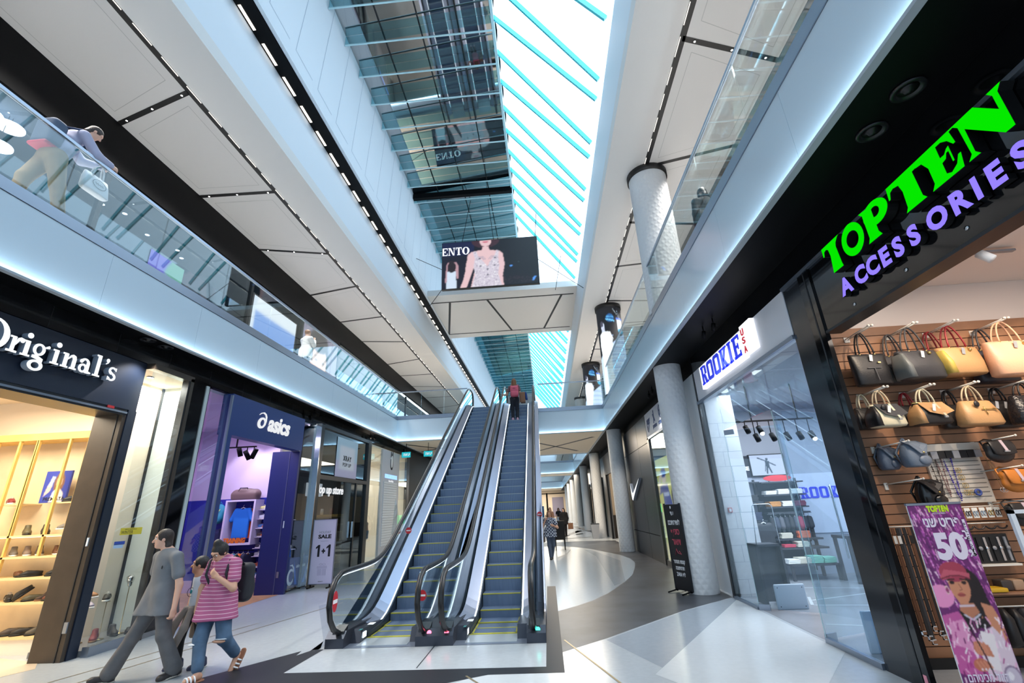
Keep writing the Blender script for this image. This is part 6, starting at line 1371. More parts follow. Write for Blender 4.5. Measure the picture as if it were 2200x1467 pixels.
# earring cards, watches, wallets, belts
def rack(lab, x0, x1, z, n, fn, name, cat, grp):
    t = thing('display_rail', lab, 'rail', (x0, 5.9, z)); MB().tube([(x0, 5.88, z), (x1, 5.88, z)], .006, HOOKM, 8).build('rail', t)
    m_ = MB(); [m_.tube([(x, 5.98, z), (x, 5.86, z)], .004, HOOKM, 6) for x in np.linspace(x0 + .02, x1 - .02, 4)]; m_.build('prongs', t)
    for i in range(n): m_ = MB(); fn(m_, x0 + (i + .5) * (x1 - x0) / n, z, i); tag(m_.build(name), '%s, %s on its rail' % (grp, 'first second third fourth fifth sixth seventh eighth'.split()[i]), cat, grp + 's')
def ear(m_, x, z, i):
    m_.box(x - .03, 5.872, z - .12, x + .03, 5.876, z - .012, TAG); c = (MBR, BEB, CHROME, CHROME, GOLD, BEB)[i % 6]
    for d_ in (-.014, .014): m_.tube([(x + d_ + .012 * math.cos(a), 5.866, z - .07 + .026 * math.sin(a)) for a in np.linspace(0, 2 * PI, 13)[:-1]], .004, c, 5, closed=True)
rack('silver rail of earring cards below the necklace panel', 4.62, 5.10, 1.56, 6, ear, 'earring_card', 'earrings', 'earring card under the silver panel')
def brush(m_, x, z, i): m_.tube([(x + .05 * math.cos(a), 5.86, z - .03 + .03 * math.sin(a)) for a in np.linspace(PI, 2 * PI, 9)], .009, INK if i % 2 == 0 else BEB, 6)
rack('silver rail of dark hair bands', 4.62, 5.10, 1.385, 4, brush, 'hair_band', 'hair band', 'dark hair band on the second rail')
wp = thing('watch_board', 'dark board of watches above the wallets', 'display board', (4.84, 5.9, .97)); MB().box(4.62, 5.88, .97, 5.06, 5.92, 1.27, mat('board_black', C(26, 26, 28), .5)).build('board', wp); MB().box(4.62, 5.82, .955, 5.06, 5.92, .975, HOOKM).build('ledge', wp)
for i in range(6):
    x = 4.66 + .072 * i; m_ = MB(); c = CHROME if i % 2 == 0 else TAGB; m_.box(x - .012, 5.868, 1.0, x + .012, 5.88, 1.24, INK if i in (1, 3) else c); m_.lathe([(.0001, -.012), (.02, -.010), (.02, 0)], (x, 5.868, 1.13), c, 14, axis='y'); tag(m_.build('wrist_watch'), 'wrist watch on the dark board, %s from the left' % 'first second third fourth fifth sixth'.split()[i], 'watch', 'watches on the dark board')
sh = thing('wallet_shelf', 'narrow brown shelf holding wallets and a mustard clutch', 'shelf', (5.0, 5.85, .72)); MB().box(4.52, 5.72, .70, 5.6, 5.98, .72, MATS['slat_wood']).build('board', sh)
m_ = MB(); m_.bbox((4.64, 5.78, .745), (.09, .075, .02), lea('clutch', 216, 172, 40), .01); m_.build('t'); _o = bpy.data.objects['t']; _o.name = 'clutch_bag'; tag(_o, 'mustard yellow clutch lying on the wallet shelf', 'clutch')
for i, (x, c) in enumerate(((4.80, (66, 60, 58)), (4.92, (176, 146, 120)), (5.04, (84, 70, 58)), (5.16, (60, 66, 120)))):
    m_ = MB(); m_.bbox((x, 5.84, .775), (.055, .06, .05), lea('wallet%d' % i, *c), .012); tag(m_.build('wallet'), ('dark wallet next to the mustard clutch', 'tan wallet on the wallet shelf', 'brown wallet right of the tan one', 'blue wallet at the right end of the wallet shelf')[i], 'wallet', 'wallets')
t = thing('belt_rail', 'white rail of hanging belts behind the pink banner', 'rail', (3.9, 5.9, 1.39)); MB().tube([(3.72, 5.75, 1.39), (4.10, 5.75, 1.39)], .007, HOOKM, 8).tube([(3.74, 5.98, 1.39), (3.74, 5.75, 1.39)], .007, HOOKM, 8).build('rail', t)
for i in range(8):
    x = 3.74 + .04 * i; c = (LBK, MBR, LBK, LDG, LBK, MBR, LBK, LBK)[i]; m_ = MB(); y = 5.74 - .012 * (i % 3); L_ = .95 + .12 * ((i * 5) % 4) / 3
    m_.box(x - .016, y, 1.39 - L_, x + .016, y + .008, 1.38, c); m_.box(x - .022, y - .006, 1.39 - L_ - .05, x + .022, y + .012, 1.39 - L_ - .04, CHROME); m_.box(x - .022, y - .006, 1.39 - L_ - .01, x + .022, y + .012, 1.39 - L_, CHROME); m_.box(x - .022, y - .006, 1.39 - L_ - .05, x - .016, y + .012, 1.39 - L_, CHROME); m_.box(x - .02, y - .004, 1.22, x + .012, y, 1.30, TAG if i in (1, 2) else INK)
    tag(m_.build('belt'), 'hanging belt with a chrome buckle, %s from the black post' % 'first second third fourth fifth sixth seventh eighth'.split()[i], 'belt', 'belts on the white rail')
t = thing('bag_rail', 'low rail of small dark bags right of the pink banner', 'rail', (4.9, 5.8, .60)); MB().tube([(4.5, 5.70, .60), (5.6, 5.70, .60)], .007, HOOKM, 8).build('rail', t)
for i in range(7):
    x = 4.58 + .10 * i; c = (LBK, LBK, LDG, LBK, mat('tartan', C(110, 30, 40), .7), LBK, LDG)[i]; m_ = MB(); loft(m_, [(.24, x, 5.72, .05, .05), (.28, x, 5.72, .055, .11), (.50, x, 5.72, .05, .10), (.58, x, 5.72, .02, .05)], c, 18); tag(m_.build('hanging_purse'), 'small purse on the low rail, %s from the pink banner' % 'first second third fourth fifth sixth seventh'.split()[i], 'purse', 'purses on the low rail')
# white framed notice at the picture edge
t = thing('notice_frame', 'white metal notice frame at the right picture edge beside the banner', 'frame', (4.2, 4.6, 0)); MB().box(4.05, 4.59, 1.10, 4.09, 4.62, 1.56, WHITE).box(4.05, 4.59, 1.53, 4.5, 4.62, 1.56, WHITE).box(4.46, 4.59, 1.1, 4.5, 4.62, 1.56, WHITE).box(4.05, 4.59, 1.08, 4.5, 4.62, 1.11, WHITE).build('frame', t); MB().box(4.26, 4.6, 0.02, 4.29, 4.62, 1.1, WHITE).box(4.1, 4.5, 0, 4.45, 4.72, .02, WHITE).build('stand', t)
# pink TOPTEN banner
P = Pic(84, 270, (110, 40, 110)); rng = random.Random(11)
for _ in range(520):
    x = rng.random(); y = .45 + .55 * rng.random(); L_ = .012 + .03 * rng.random(); c = rng.choice(((160, 60, 150), (220, 120, 200), (70, 20, 80), (190, 90, 190), (250, 210, 240), (90, 30, 100))); P.line([(x, y), (x + .02, y - L_)], .0022, c)
P.e(.10, .50, .22, .06, (236, 150, 200)); SKN = (206, 140, 108)
P.p([(.62, .62), (.82, .56), (.90, .46), (.86, .34), (.62, .33), (.5, .42)], (26, 18, 24)); P.e(.66, .50, .22, .14, (28, 20, 24)); P.p([(.74, .46), (.92, .44), (1.0, .34), (1, .22), (.8, .26)], SKN)
P.p([(.38, .46), (.62, .46), (.70, .38), (.30, .38)], (188, 124, 96)); P.e(.47, .545, .175, .078, SKN); P.p([(.30, .53), (.38, .46), (.52, .455), (.62, .5), (.64, .58), (.30, .58)], SKN)
P.e(.44, .625, .24, .055, (166, 60, 84)); P.p([(.18, .60), (.30, .64), (.72, .615), (.70, .585), (.52, .60), (.34, .598), (.22, .58)], (196, 90, 110)); P.line([(.2, .59), (.36, .603), (.54, .603), (.70, .585)], .004, (120, 40, 60))
P.e(.36, .568, .045, .010, (40, 26, 28)); P.e(.57, .566, .045, .010, (40, 26, 28)); P.line([(.29, .583), (.42, .586)], .004, (50, 30, 30)); P.line([(.52, .586), (.64, .578)], .004, (50, 30, 30)); P.line([(.47, .56), (.50, .53), (.46, .526)], .0025, (150, 90, 70)); P.e(.46, .503, .065, .011, (176, 84, 80)); P.line([(.40, .503), (.53, .503)], .0015, (110, 44, 46)); P.e(.24, .53, .035, .022, (230, 200, 190)); P.e(.24, .53, .026, .016, (150, 60, 110))
P.r(.36, .44, .62, .452, (214, 196, 206)); P.p([(.32, .43), (.5, .38), (.72, .42), (.62, .34), (.5, .31), (.38, .34)], (24, 20, 28)); P.line([(.40, .40), (.52, .375), (.66, .40)], .005, (200, 200, 214))
JK = (226, 150, 196); JW = (226, 206, 222)
P.p([(.0, .40), (.30, .42), (.42, .34), (.52, .20), (.60, .10), (.30, .08), (.0, .12)], (196, 90, 160)); P.p([(.52, .30), (.80, .34), (1, .24), (1, .02), (.5, .04), (.44, .14)], JW); P.p([(.02, .36), (.34, .38), (.50, .26), (.44, .20), (.2, .24), (.0, .26)], JK)
for _ in range(170):
    x, y = rng.random(), .03 + .36 * rng.random(); c = rng.choice(((250, 214, 236), (176, 60, 140), (236, 170, 210), (246, 236, 244), (120, 40, 104))); P.line([(x, y), (x + .10 * (rng.random() - .5), y - .02 - .02 * rng.random())], .0035, c)
P.p([(.56, .32), (.78, .30), (.70, .12), (.52, .14)], (240, 232, 236)); P.e(.46, .235, .10, .035, (200, 124, 96)); P.e(.40, .155, .13, .032, (196, 112, 88)); P.p([(.40, .27), (.62, .25), (.66, .19), (.5, .20)], (204, 130, 100))
for x in (.34, .40, .46, .52): P.line([(x, .17), (x + .05, .135)], .006, (214, 140, 112)); P.e(x + .05, .133, .018, .006, (240, 226, 232))
for x in (.40, .45, .50, .55): P.line([(x, .26), (x + .02, .21)], .006, (214, 140, 112))
P.line([(.36, .40), (.50, .22), (.56, .10)], .004, (30, 20, 30)); P.e(.86, .09, .15, .06, (150, 130, 160)); P.e(.86, .09, .12, .05, (206, 196, 214)); P.e(.82, .10, .05, .02, (240, 236, 244)); P.p([(0, 0), (1, 0), (1, .05), (.5, .085), (0, .07)], (120, 30, 76)); P.blur(1)
bt = thing('banner_stand', 'pink banner stand with a woman in a cap in front of the bags', 'banner', (3.75, 5.0, 0)); MB().box(3.495, 5.003, .06, 3.995, 5.012, 1.625, WHI).build('backing', bt); MB().box(3.48, 4.95, 0, 4.01, 5.06, .06, STEEL).build('base', bt); MB().box(3.49, 4.995, 1.62, 4.0, 5.018, 1.64, STEEL).build('top_bar', bt)
P.obj('picture', on(face_ny(3.497, 5.0, .06), .496, 1.56), paint_mat('banner_print', rough=.5), bt)
m_ = MB(); fr = face_ny(3.497, 4.998, .06); LIM = mat('lime_print', C(190, 226, 40), .5)
text(m_, 'TOPTEN', Frame(fr.p(.17, 1.50), fr.u, fr.v), .07, LIM, .001, .006, w=.20); text(m_, 'ACCESSORIES', Frame(fr.p(.21, 1.475), fr.u, fr.v), .02, PAPER, .001, 0, w=.12)
text(m_, 'פריט שני'[::-1], Frame(fr.p(.10, 1.365), fr.u, fr.v), .12, PAPER, .001, .004, w=.33); text(m_, '50', Frame(fr.p(.14, 1.09), fr.u, fr.v), .30, PAPER, .001, .016, w=.28); text(m_, 'ב-'[::-1], Frame(fr.p(.40, 1.25), fr.u, fr.v), .12, PAPER, .001, .003, w=.06); text(m_, '%', Frame(fr.p(.42, 1.10), fr.u, fr.v), .08, PAPER, .001, .003, w=.06); shape(m_, [rect(.455, 1.10, .48, 1.42)], fr, PAPER, .001); text(m_, 'FW 2017/18', Frame(fr.p(.474, 1.13), fr.v, -fr.u), .026, INK, .001, 0, w=.26, z0=.001)
text(m_, 'הזול מביניהם'[::-1], Frame(fr.p(.05, .12), fr.u, fr.v), .09, PAPER, .001, .002, w=.34); text(m_, 'לא כולל מבצעים'[::-1], Frame(fr.p(.05, .035), fr.u, fr.v), .09, PAPER, .001, .002, w=.40); m_.build('lettering', bt)

# ------------------------------------------------------------------ sports shop goods
def garment(label, loc, w, h, col, name='t_shirt', sleeves=True, thick=.05, rz=0, hanger=True, grp=None, cat='clothing', extra=None):
    t = thing(name, label, cat, loc, rz, grp); m_ = MB(); S = Soft(.03)
    S.box((0, 0, -h * .55), (w * .36, thick, h * .45), .03); S.cap((-w * .25, 0, -.06), (w * .25, 0, -.06), thick * .9)
    if sleeves: S.cap((-w * .30, 0, -.07), (-w * .47, 0, -h * .40), .055, .06).cap((w * .30, 0, -.07), (w * .47, 0, -h * .40), .055, .06)
    S.minus(('c', nrm((0, -.05, .02)), nrm((0, .05, .0)), .065, .065, None)); S.into(m_, .016, col); m_.build('body', t, local=True)
    if hanger: m_ = MB(); m_.tube([(-w * .28, 0, -.07), (0, 0, .0), (w * .28, 0, -.07)], .012, WHI, 6); m_.tube([(0, 0, 0), (0, 0, .05), (.02, 0, .07)], .005, CHROME, 6); m_.build('hanger', t, local=True)
    if extra: m_ = MB(); text(m_, extra, Frame((-w * .22, -thick - .035, -h * .35), (1, 0, 0), (0, 0, 1)), .09, WHI, .002, .002, w=w * .44); m_.build('print', t, local=True)
    return t
bx = thing('display_box', 'white display box on the blue wall holding a blue training shirt', 'display box', (-8.5, 13.1, 1.2)); LW = mat('box_lavender', C(214, 206, 234), .5)
MB().box(-8.92, 12.80, 1.16, -8.05, 13.2, 1.21, LW).build('bottom', bx); MB().box(-8.92, 12.80, 2.28, -8.05, 13.2, 2.32, LW).build('top', bx); MB().box(-8.92, 12.8, 1.21, -8.87, 13.2, 2.28, LW).build('side', bx); MB().box(-8.10, 12.8, 1.21, -8.05, 13.2, 2.28, LW).build('side', bx)
m_ = MB(); text(m_, 'TRAINING', face_ny(-8.83, 12.83, 1.22), .17, mat('orange_print', C(226, 120, 40), .5), .02, .008, .15, w=.62); m_.build('lettering', bx)
garment('bright blue short-sleeved shirt hanging in the white display box', (-8.50, 12.98, 2.12), .62, .80, mat('shirt_blue', C(28, 120, 220), .7))
garment('orange shirt hanging behind the blue one in the display box', (-8.38, 13.10, 2.10), .58, .78, mat('shirt_orange', C(226, 84, 40), .7))
dbg = thing('duffel_bag', 'brown-grey duffel bag on top of the white display box', 'bag', (-8.48, 13.0, 2.32)); m_ = MB(); DUF = mat('duffel', C(112, 92, 92), .5); Soft(.06).cap((-8.75, 12.98, 2.47), (-8.2, 12.98, 2.47), .14, .14).box((-8.48, 12.98, 2.42), (.36, .15, .10), .05).ell((-8.5, 12.95, 2.57), (.2, .12, .06)).into(m_, .016, DUF); m_.build('body', dbg); m_ = MB(); m_.tube([(-8.65, 12.85, 2.5), (-8.6, 12.86, 2.64), (-8.4, 12.88, 2.64), (-8.35, 12.85, 2.5)], .012, BLACK, 6); m_.build('handle', dbg)
bp_ = thing('backpack', 'turquoise sports backpack hanging left of the display box', 'backpack', (-9.2, 13.05, 1.7)); TQ = mat('turquoise', C(40, 140, 170), .6); m_ = MB(); Soft(.05).ell((-9.2, 13.02, 1.98), (.16, .12, .26)).ell((-9.2, 12.94, 1.86), (.12, .08, .14)).into(m_, .015, TQ); m_.build('body', bp_); m_ = MB(); m_.tube([(-9.28, 12.9, 2.1), (-9.2, 12.86, 1.95), (-9.26, 12.88, 1.78)], .008, mat('lime_cord', C(200, 210, 80), .6), 5); m_.tube([(-9.12, 12.9, 2.1), (-9.2, 12.86, 1.95), (-9.14, 12.88, 1.78)], .008, MATS['lime_cord'], 5); m_.tube([(-9.24, 13.02, 2.23), (-9.2, 13.0, 2.3), (-9.16, 13.02, 2.23)], .01, TQ, 6); m_.build('cords', bp_)
NVT = mat('navy_cloth', C(34, 42, 84), .75)
for i in range(3): garment('navy trousers hanging under the turquoise backpack, %s' % ('left pair', 'middle pair', 'right pair')[i], (-9.38 + .2 * i, 13.0, 1.62), .28, .95, NVT, 'trousers', False, .04, hanger=False, grp='navy trousers')
r_ = thing('clothes_rail', 'rail of bright sports tops under the display box', 'rail', (-8.4, 12.95, 1.02)); MB().box(-8.95, 12.94, 1.01, -8.0, 12.96, 1.03, BLACK).build('bar', r_)
for i, (c, n_) in enumerate((((186, 214, 40), 'lime'), ((24, 24, 30), 'black'), ((30, 120, 170), 'blue'), ((226, 110, 50), 'orange'), ((30, 34, 66), 'navy'))):
    garment('%s sports top on the rail under the display box' % n_, (-8.72 + .14 * i, 12.95, .96), .46, .75, mat('top_' + n_, C(*c), .7), 'sports_top', True, .05, 1.25, grp='tops on the rail')
TR = ((230, 226, 150), (220, 226, 236), (70, 120, 190), (74, 60, 58), (60, 56, 74), (170, 172, 180), (150, 70, 44), (50, 110, 170)); TN = 'pale yellow,white,blue and orange,dark brown,dark purple,light grey,rust red,sea blue'.split(',')
for i, (z, c) in enumerate(zip((2.04, 1.80, 1.56, 1.34, 1.06, .86, .59, .35), TR)):
    sl_ = MB(); sl_.box(-8.06, 12.95, z - .012, -7.74, 13.2, z, LW); tag(sl_.build('shoe_ledge'), 'small ledge under the %s trainer on the blue wall' % TN[i], 'ledge', 'ledges on the blue wall')
    put(low, (-7.90, 13.06, z), .15, '%s trainer on its own ledge on the blue wall' % TN[i], {MBK: cm('trainer%d' % i, *c), MWT: cm('trainer_acc%d' % i, *((230, 120, 60) if i in (2, 3, 6) else (235, 235, 235)))}, grp='trainers on the blue wall', s=1.05)
garment('dark T-shirt with white print behind the pane left of the navy portal', (-8.15, 9.35, 1.95), .55, .80, mat('dark_tee', C(40, 46, 62), .75), extra='asics', rz=.1)
db = thing('display_plinth', 'dark blue display plinth with a big white spiral in the narrow window', 'plinth', (-7.0, 12.9, 0)); MB().box(-7.25, 12.56, .08, -6.80, 13.2, .78, NAVY).build('block', db)
m_ = MB(); fr = face_px(-6.795, 12.60, .12); shape(m_, [ell(.16, .22, .17, .2), ell(.18, .23, .11, .13)], fr, WHI, .003); shape(m_, [[(.28, .1), (.34, .2), (.34, .4), (.2, .52), (.06, .5), (.2, .47), (.28, .36)]], fr, WHI, .003); text(m_, 'asics', Frame(fr.p(.40, .42), fr.u, fr.v), .12, WHI, .003, .003, .2, w=.17); m_.build('spiral', db)
m_ = MB(); m_.prism([(-7.0, 12.95, .80), (-6.98, 13.02, .80), (-7.0, 12.70, 1.9)], (-.02, 0, 0), mat('bright_blue', C(30, 110, 210), .4)); m_.prism([(-6.79, 12.86, .72), (-6.79, 12.98, .14), (-6.79, 13.1, .14)], (.004, 0, 0), MATS['bright_blue']); m_.build('blue_blade', db)
put(low, (-7.05, 12.9, .79), -1.2, 'white and red trainer on the dark blue plinth', {MBK: cm('wred', 200, 60, 66)}, grp='shoes on the plinth'); put(low, (-7.1, 13.08, 1.0), -1.2, 'white trainer above the red one on the dark blue plinth', {MBK: MWT}, grp='shoes on the plinth'); MB().box(-7.2, 12.98, .98, -6.95, 13.16, 1.0, LW).box(-7.08, 13.05, .78, -7.05, 13.09, .98, LW).build('riser', db)
put(low, (-7.1, 12.95, 1.75), -1.2, 'pink-red trainer high on a clear ledge in the narrow window', {MBK: cm('pinkred', 226, 50, 76)}, grp='shoes on the plinth'); MB().box(-7.25, 12.85, 1.73, -6.98, 13.05, 1.75, LW).box(-7.26, 12.93, .78, -7.24, 12.97, 1.75, STEEL).build('ledge', db)
# sunglasses on the pop-up shelving
for i in range(7):
    m_ = MB(); x = -9.05 + .25 * i
    for d_ in (-.035, .035): m_.tube([(x + d_ + .028 * math.cos(a), 16.74, 1.66 + .022 * math.sin(a)) for a in np.linspace(0, 2 * PI, 11)[:-1]], .004, INK, 5, closed=True)
    m_.box(x - .1, 16.74, 1.70, x + .1, 16.745, 1.72, OAKW); m_.tube([(x, 16.75, 1.72), (x, 16.75, 1.6)], .004, INK, 5); tag(m_.build('glasses'), 'pair of dark glasses on the pale shelving, %s from the left' % 'first second third fourth fifth sixth seventh'.split()[i], 'glasses', 'glasses in the pop-up shop')
for i in range(2): m_ = MB(); m_.lathe([(.05, 1.86), (.055, 1.95), (.045, 2.06)], (-8.1 + .35 * i, 16.9, 0), (WHI, MRD)[i], 14); tag(m_.build('tin'), ('pale tin on top of the pop-up shelving', 'red tin on top of the pop-up shelving')[i], 'tin')
t = thing('neon_sign', 'small white-blue neon mark inside the shuttered shop', 'sign', (-6.9, 17.6, 2.3)); MB().box(-6.95, 17.6, 2.05, -6.94, 17.65, 2.55, glow('neon_blue', (.5, .7, 1, 1), 3, False)).box(-6.95, 17.85, 2.05, -6.94, 17.9, 2.55, MATS['neon_blue']).box(-6.95, 17.6, 2.52, -6.94, 17.9, 2.57, MATS['neon_blue']).build('tubes', t)

# ------------------------------------------------------------------ kids shop goods
DKW = mat('dark_shelf', C(58, 60, 68), .5)
su = thing('shelving_unit', 'dark shelving with folded clothes at the back of the kids shop', 'shelves', (5.8, 12.4, 0))
for z, x0, x1 in ((2.12, 5.28, 6.28), (1.82, 5.28, 6.28), (1.54, 5.28, 6.28), (1.42, 5.28, 6.28), (2.14, 4.86, 5.24), (1.68, 4.86, 5.24), (1.25, 4.86, 5.24)): MB().box(x0, 12.15, z - .03, x1, 12.6, z, DKW).build('shelf', su)
for x in (4.84, 5.26, 6.28): MB().box(x - .015, 12.5, .1, x + .015, 12.58, 2.2, DKW).build('upright', su)
MB().box(5.28, 12.57, .3, 6.28, 12.585, 2.1, mat('shelf_back', C(92, 94, 104), .6)).build('back_board', su)
tb = thing('display_table', 'low dark stepped display table with folded clothes in the kids shop', 'table', (5.8, 11.9, 0))
for z, y0, y1 in ((.84, 12.0, 12.35), (.66, 11.85, 12.35), (.34, 11.6, 12.35)): MB().box(5.30, y0, z - .04, 6.34, y1, z, DKW).build('tier', tb)
for x in (5.33, 6.31):
    for y in (11.65, 12.3): MB().box(x - .03, y - .03, 0, x + .03, y + .03, .84 if y > 12 else .30, DKW).build('leg', tb)
def folded(x, y, z, n, col, lab, w=.26):
    t = thing('folded_clothes', lab, 'folded clothes', (x, y, z), group='piles of folded clothes in the kids shop')
    for i in range(n): m_ = MB(); m_.bbox((x + .008 * ((i * 7) % 3 - 1), y, z + .018 + .03 * i), (w / 2, .14, .0165), col, .012); m_.build('garment', t)
FW, FO, FM, FN, FR_, FB = cm('fold_white', 236, 234, 232), cm('fold_orange', 236, 120, 80), cm('fold_mint', 140, 206, 186), cm('fold_navy', 50, 56, 84), cm('fold_red', 196, 60, 84), cm('fold_beige', 206, 200, 184)
for a in ((5.50, 12.35, 1.82, 3, FW, 'white folded pile on the upper dark shelf, left'), (5.80, 12.35, 1.82, 4, FW, 'white folded pile on the upper dark shelf, middle'), (6.12, 12.35, 1.82, 4, FW, 'white folded pile on the upper dark shelf, right'), (5.54, 12.35, 1.54, 4, cm('fold_amber', 206, 140, 70), 'amber folded pile on the second dark shelf'), (5.84, 12.35, 1.54, 4, FW, 'white folded pile on the second dark shelf beside the amber one'), (6.13, 12.35, 1.54, 4, cm('fold_wine', 130, 60, 84), 'wine red folded pile on the second dark shelf'),
    (5.04, 12.35, 1.68, 5, cm('fold_black', 44, 44, 50), 'black folded pile on the small left shelf'), (5.04, 12.35, 1.25, 6, FN, 'navy folded pile on the lower small left shelf'), (5.55, 12.15, .84, 4, FB, 'beige folded pile on the top tier of the table'), (5.95, 12.15, .84, 5, FO, 'coral orange folded pile on the top tier of the table'), (5.50, 12.0, .66, 2, FR_, 'red folded pile on the middle tier'), (5.8, 12.0, .66, 4, FB, 'beige folded pile on the middle tier'), (5.42, 11.8, .34, 3, FW, 'white folded pile on the low tier, left'), (5.66, 11.8, .34, 4, FB, 'beige folded pile on the low tier'), (5.92, 11.8, .34, 5, FM, 'mint folded pile on the low tier'), (6.20, 11.8, .34, 4, FM, 'mint folded pile on the low tier, right end')): folded(*a)
rl = thing('clothes_rail', 'rail of dark jackets under the kids shop shelves', 'rail', (5.8, 12.3, 1.36)); MB().tube([(5.3, 12.25, 1.38), (6.34, 12.25, 1.38)], .01, CHROME, 8).build('bar', rl)
for i in range(9): garment('%s hanging on the kids shop rail, %s from the left' % ('red jacket' if i == 6 else 'dark jacket', 'first second third fourth fifth sixth seventh eighth ninth'.split()[i]), (5.38 + .11 * i, 12.25, 1.33), .40, .58, mat('jacket%d' % (i % 4), C(*((190, 50, 70) if i == 6 else ((36, 36, 42), (58, 64, 80), (84, 84, 92), (30, 32, 44))[i % 4])), .75) if i != 6 else cm('jacket_red', 200, 50, 76), 'jacket', True, .035, 1.2, grp='jackets on the kids shop rail')
garment('dark spotted sweatshirt on the low stand near the kids shop entrance', (5.02, 11.9, 1.22), .5, .7, cm('sweat', 48, 48, 54), 'sweatshirt', True, .06)
sk_ = thing('skateboard', 'red skateboard leaning on the top dark shelf', 'skateboard', (5.78, 12.4, 2.13)); m_ = MB(); fr = face_ny(5.78, 12.36, 2.21); shape(m_, [ell(0, 0, .34, .075, 32)], fr, cm('board_red', 226, 60, 70), .012); m_.build('deck', sk_); m_ = MB(); [m_.ball((5.78 + s_ * .2, 12.38, 2.15), .025, WHI, n=8) for s_ in (-1, 1)]; m_.build('wheels', sk_)
P = Pic(80, 48, (216, 226, 255)); P.blur(0); D_ = (44, 66, 90); P.e(.5, .78, .035, .07, D_); P.p([(.44, .70), (.56, .70), (.55, .42), (.60, .1), (.56, .08), (.50, .38), (.46, .05), (.42, .07), (.45, .42)], D_); P.line([(.50, .67), (.72, .46)], .03, D_); P.line([(.50, .67), (.24, .86)], .03, D_); P.line([(.46, .66), (.40, .2)], .02, D_); P.blur(1)
ls = thing('light_screen', 'lit white picture of a leaping dancer above the kids shop shelves', 'screen', (5.7, 12.55, 2.3)); MB().box(5.26, 12.52, 2.28, 6.14, 12.59, 2.82, SLOT).build('case', ls); P.obj('picture', on(face_ny(5.28, 12.515, 2.30), .84, .50), paint_mat('screen_print', .62), ls)
P = Pic(50, 50, (20, 24, 44)); P.e(.3, .85, .3, .3, (170, 170, 190)); P.r(0, 0, 1, .4, (24, 30, 60)); P.blur(1)
ls = thing('wall_poster', 'dark poster with white letters beside the lit dancer picture', 'poster', (5.0, 12.57, 2.3)); P.obj('picture', on(face_ny(4.82, 12.56, 2.28), .44, .52), paint_mat('screen_dim', .6), ls); m_ = MB(); text(m_, 'ERSE', face_ny(4.96, 12.555, 2.44), .13, WHI, .002, .008, w=.28); m_.build('caption', ls)
sg = thing('wall_sign', 'blue block letters on the pale wall at the back of the kids shop', 'sign', (6.7, 12.57, 1.8)); collegiate('ROOKIE', face_ny(6.35, 12.565, 1.70), .27, .24, .06, RBL, sg)
tk = thing('track_light', 'black track with spot heads inside the kids shop', 'track light', (4.4, 9.5, 3.2)); MB().box(3.9, 9.48, 3.20, 5.4, 9.52, 3.23, BLACK).box(4.2, 9.49, 3.23, 4.22, 9.51, 3.95, BLACK).box(5.1, 9.49, 3.23, 5.12, 9.51, 3.95, BLACK).build('track', tk)
for i, (x, z) in enumerate(((4.06, 3.05), (4.31, 3.03), (4.22, 2.88), (4.53, 2.88), (4.81, 2.88), (5.05, 2.88), (5.28, 2.88))):
    m_ = MB(); m_.tube([(x, 9.5, 3.2), (x, 9.5, z + .06)], .01, BLACK, 6); m_.tube([(x, 9.5, z + .07), (x + .02, 9.44, z - .07)], .05, BLACK, 12); m_.build('spot_head', tk)
    if i in (1, 6): m_ = MB(); m_.ball((x + .022, 9.43, z - .075), .04, WLAMP, n=10); m_.build('lamp', tk)
mp = thing('mesh_stand', 'dark stand with perforated sides just inside the kids shop door', 'stand', (3.85, 9.2, 0)); PERF = mat('perforated', C(70, 72, 80), .5)
for x0, x1, y in ((3.64, 3.68, 9.2), (4.06, 4.10, 9.2)): MB().box(x0, y - .03, .02, x1, y + .35, .98, DKW).build('side_frame', mp)
m_ = MB(); m_.box(3.68, 9.34, .05, 4.06, 9.36, .95, PERF); m_.build('mesh_panel', mp); MB().box(3.64, 9.17, .94, 4.1, 9.56, .98, DKW).build('top', mp); m_ = MB(); m_.tube([(3.68, 9.2, .98), (3.74, 9.2, 1.62), (3.78, 9.2, 1.65), (4.04, 9.2, 1.65), (4.09, 9.2, 1.62), (4.09, 9.2, .98)], .008, CHROME, 6); m_.build('hoop', mp)
se = thing('security_gate', 'grey metal security pedestal panel at the kids shop threshold', 'security gate', (3.95, 8.92, 0)); m_ = MB(); m_.bbox((3.95, 8.92, .19), (.25, .02, .19), mat('gate_grey', C(176, 184, 196), .4), .02); [m_.lathe([(.0001, -.004), (.008, -.004), (.008, 0)], (3.95 + a, 8.899, .19 + b), SLOT, 8, axis='y') for a in (-.2, .2) for b in (-.14, .14)]; m_.build('panel', se)
se = thing('security_gate', 'pale blue-grey security panel behind the pane by the black post', 'security gate', (3.85, 6.5, 0)); m_ = MB(); m_.bbox((3.85, 6.5, .22), (.22, .02, .22), mat('gate_blue', C(160, 190, 220), .35), .02); m_.build('panel', se)
dk = thing('counter', 'dark counter table at the back right of the kids shop', 'counter', (6.6, 11.0, 0)); MB().box(6.3, 11.0, .86, 8.2, 11.6, .92, DKW).build('top', dk); [MB().box(x - .03, y - .03, 0, x + .03, y + .03, .86, DKW).build('leg', dk) for x in (6.34, 8.1) for y in (11.05, 11.55)]
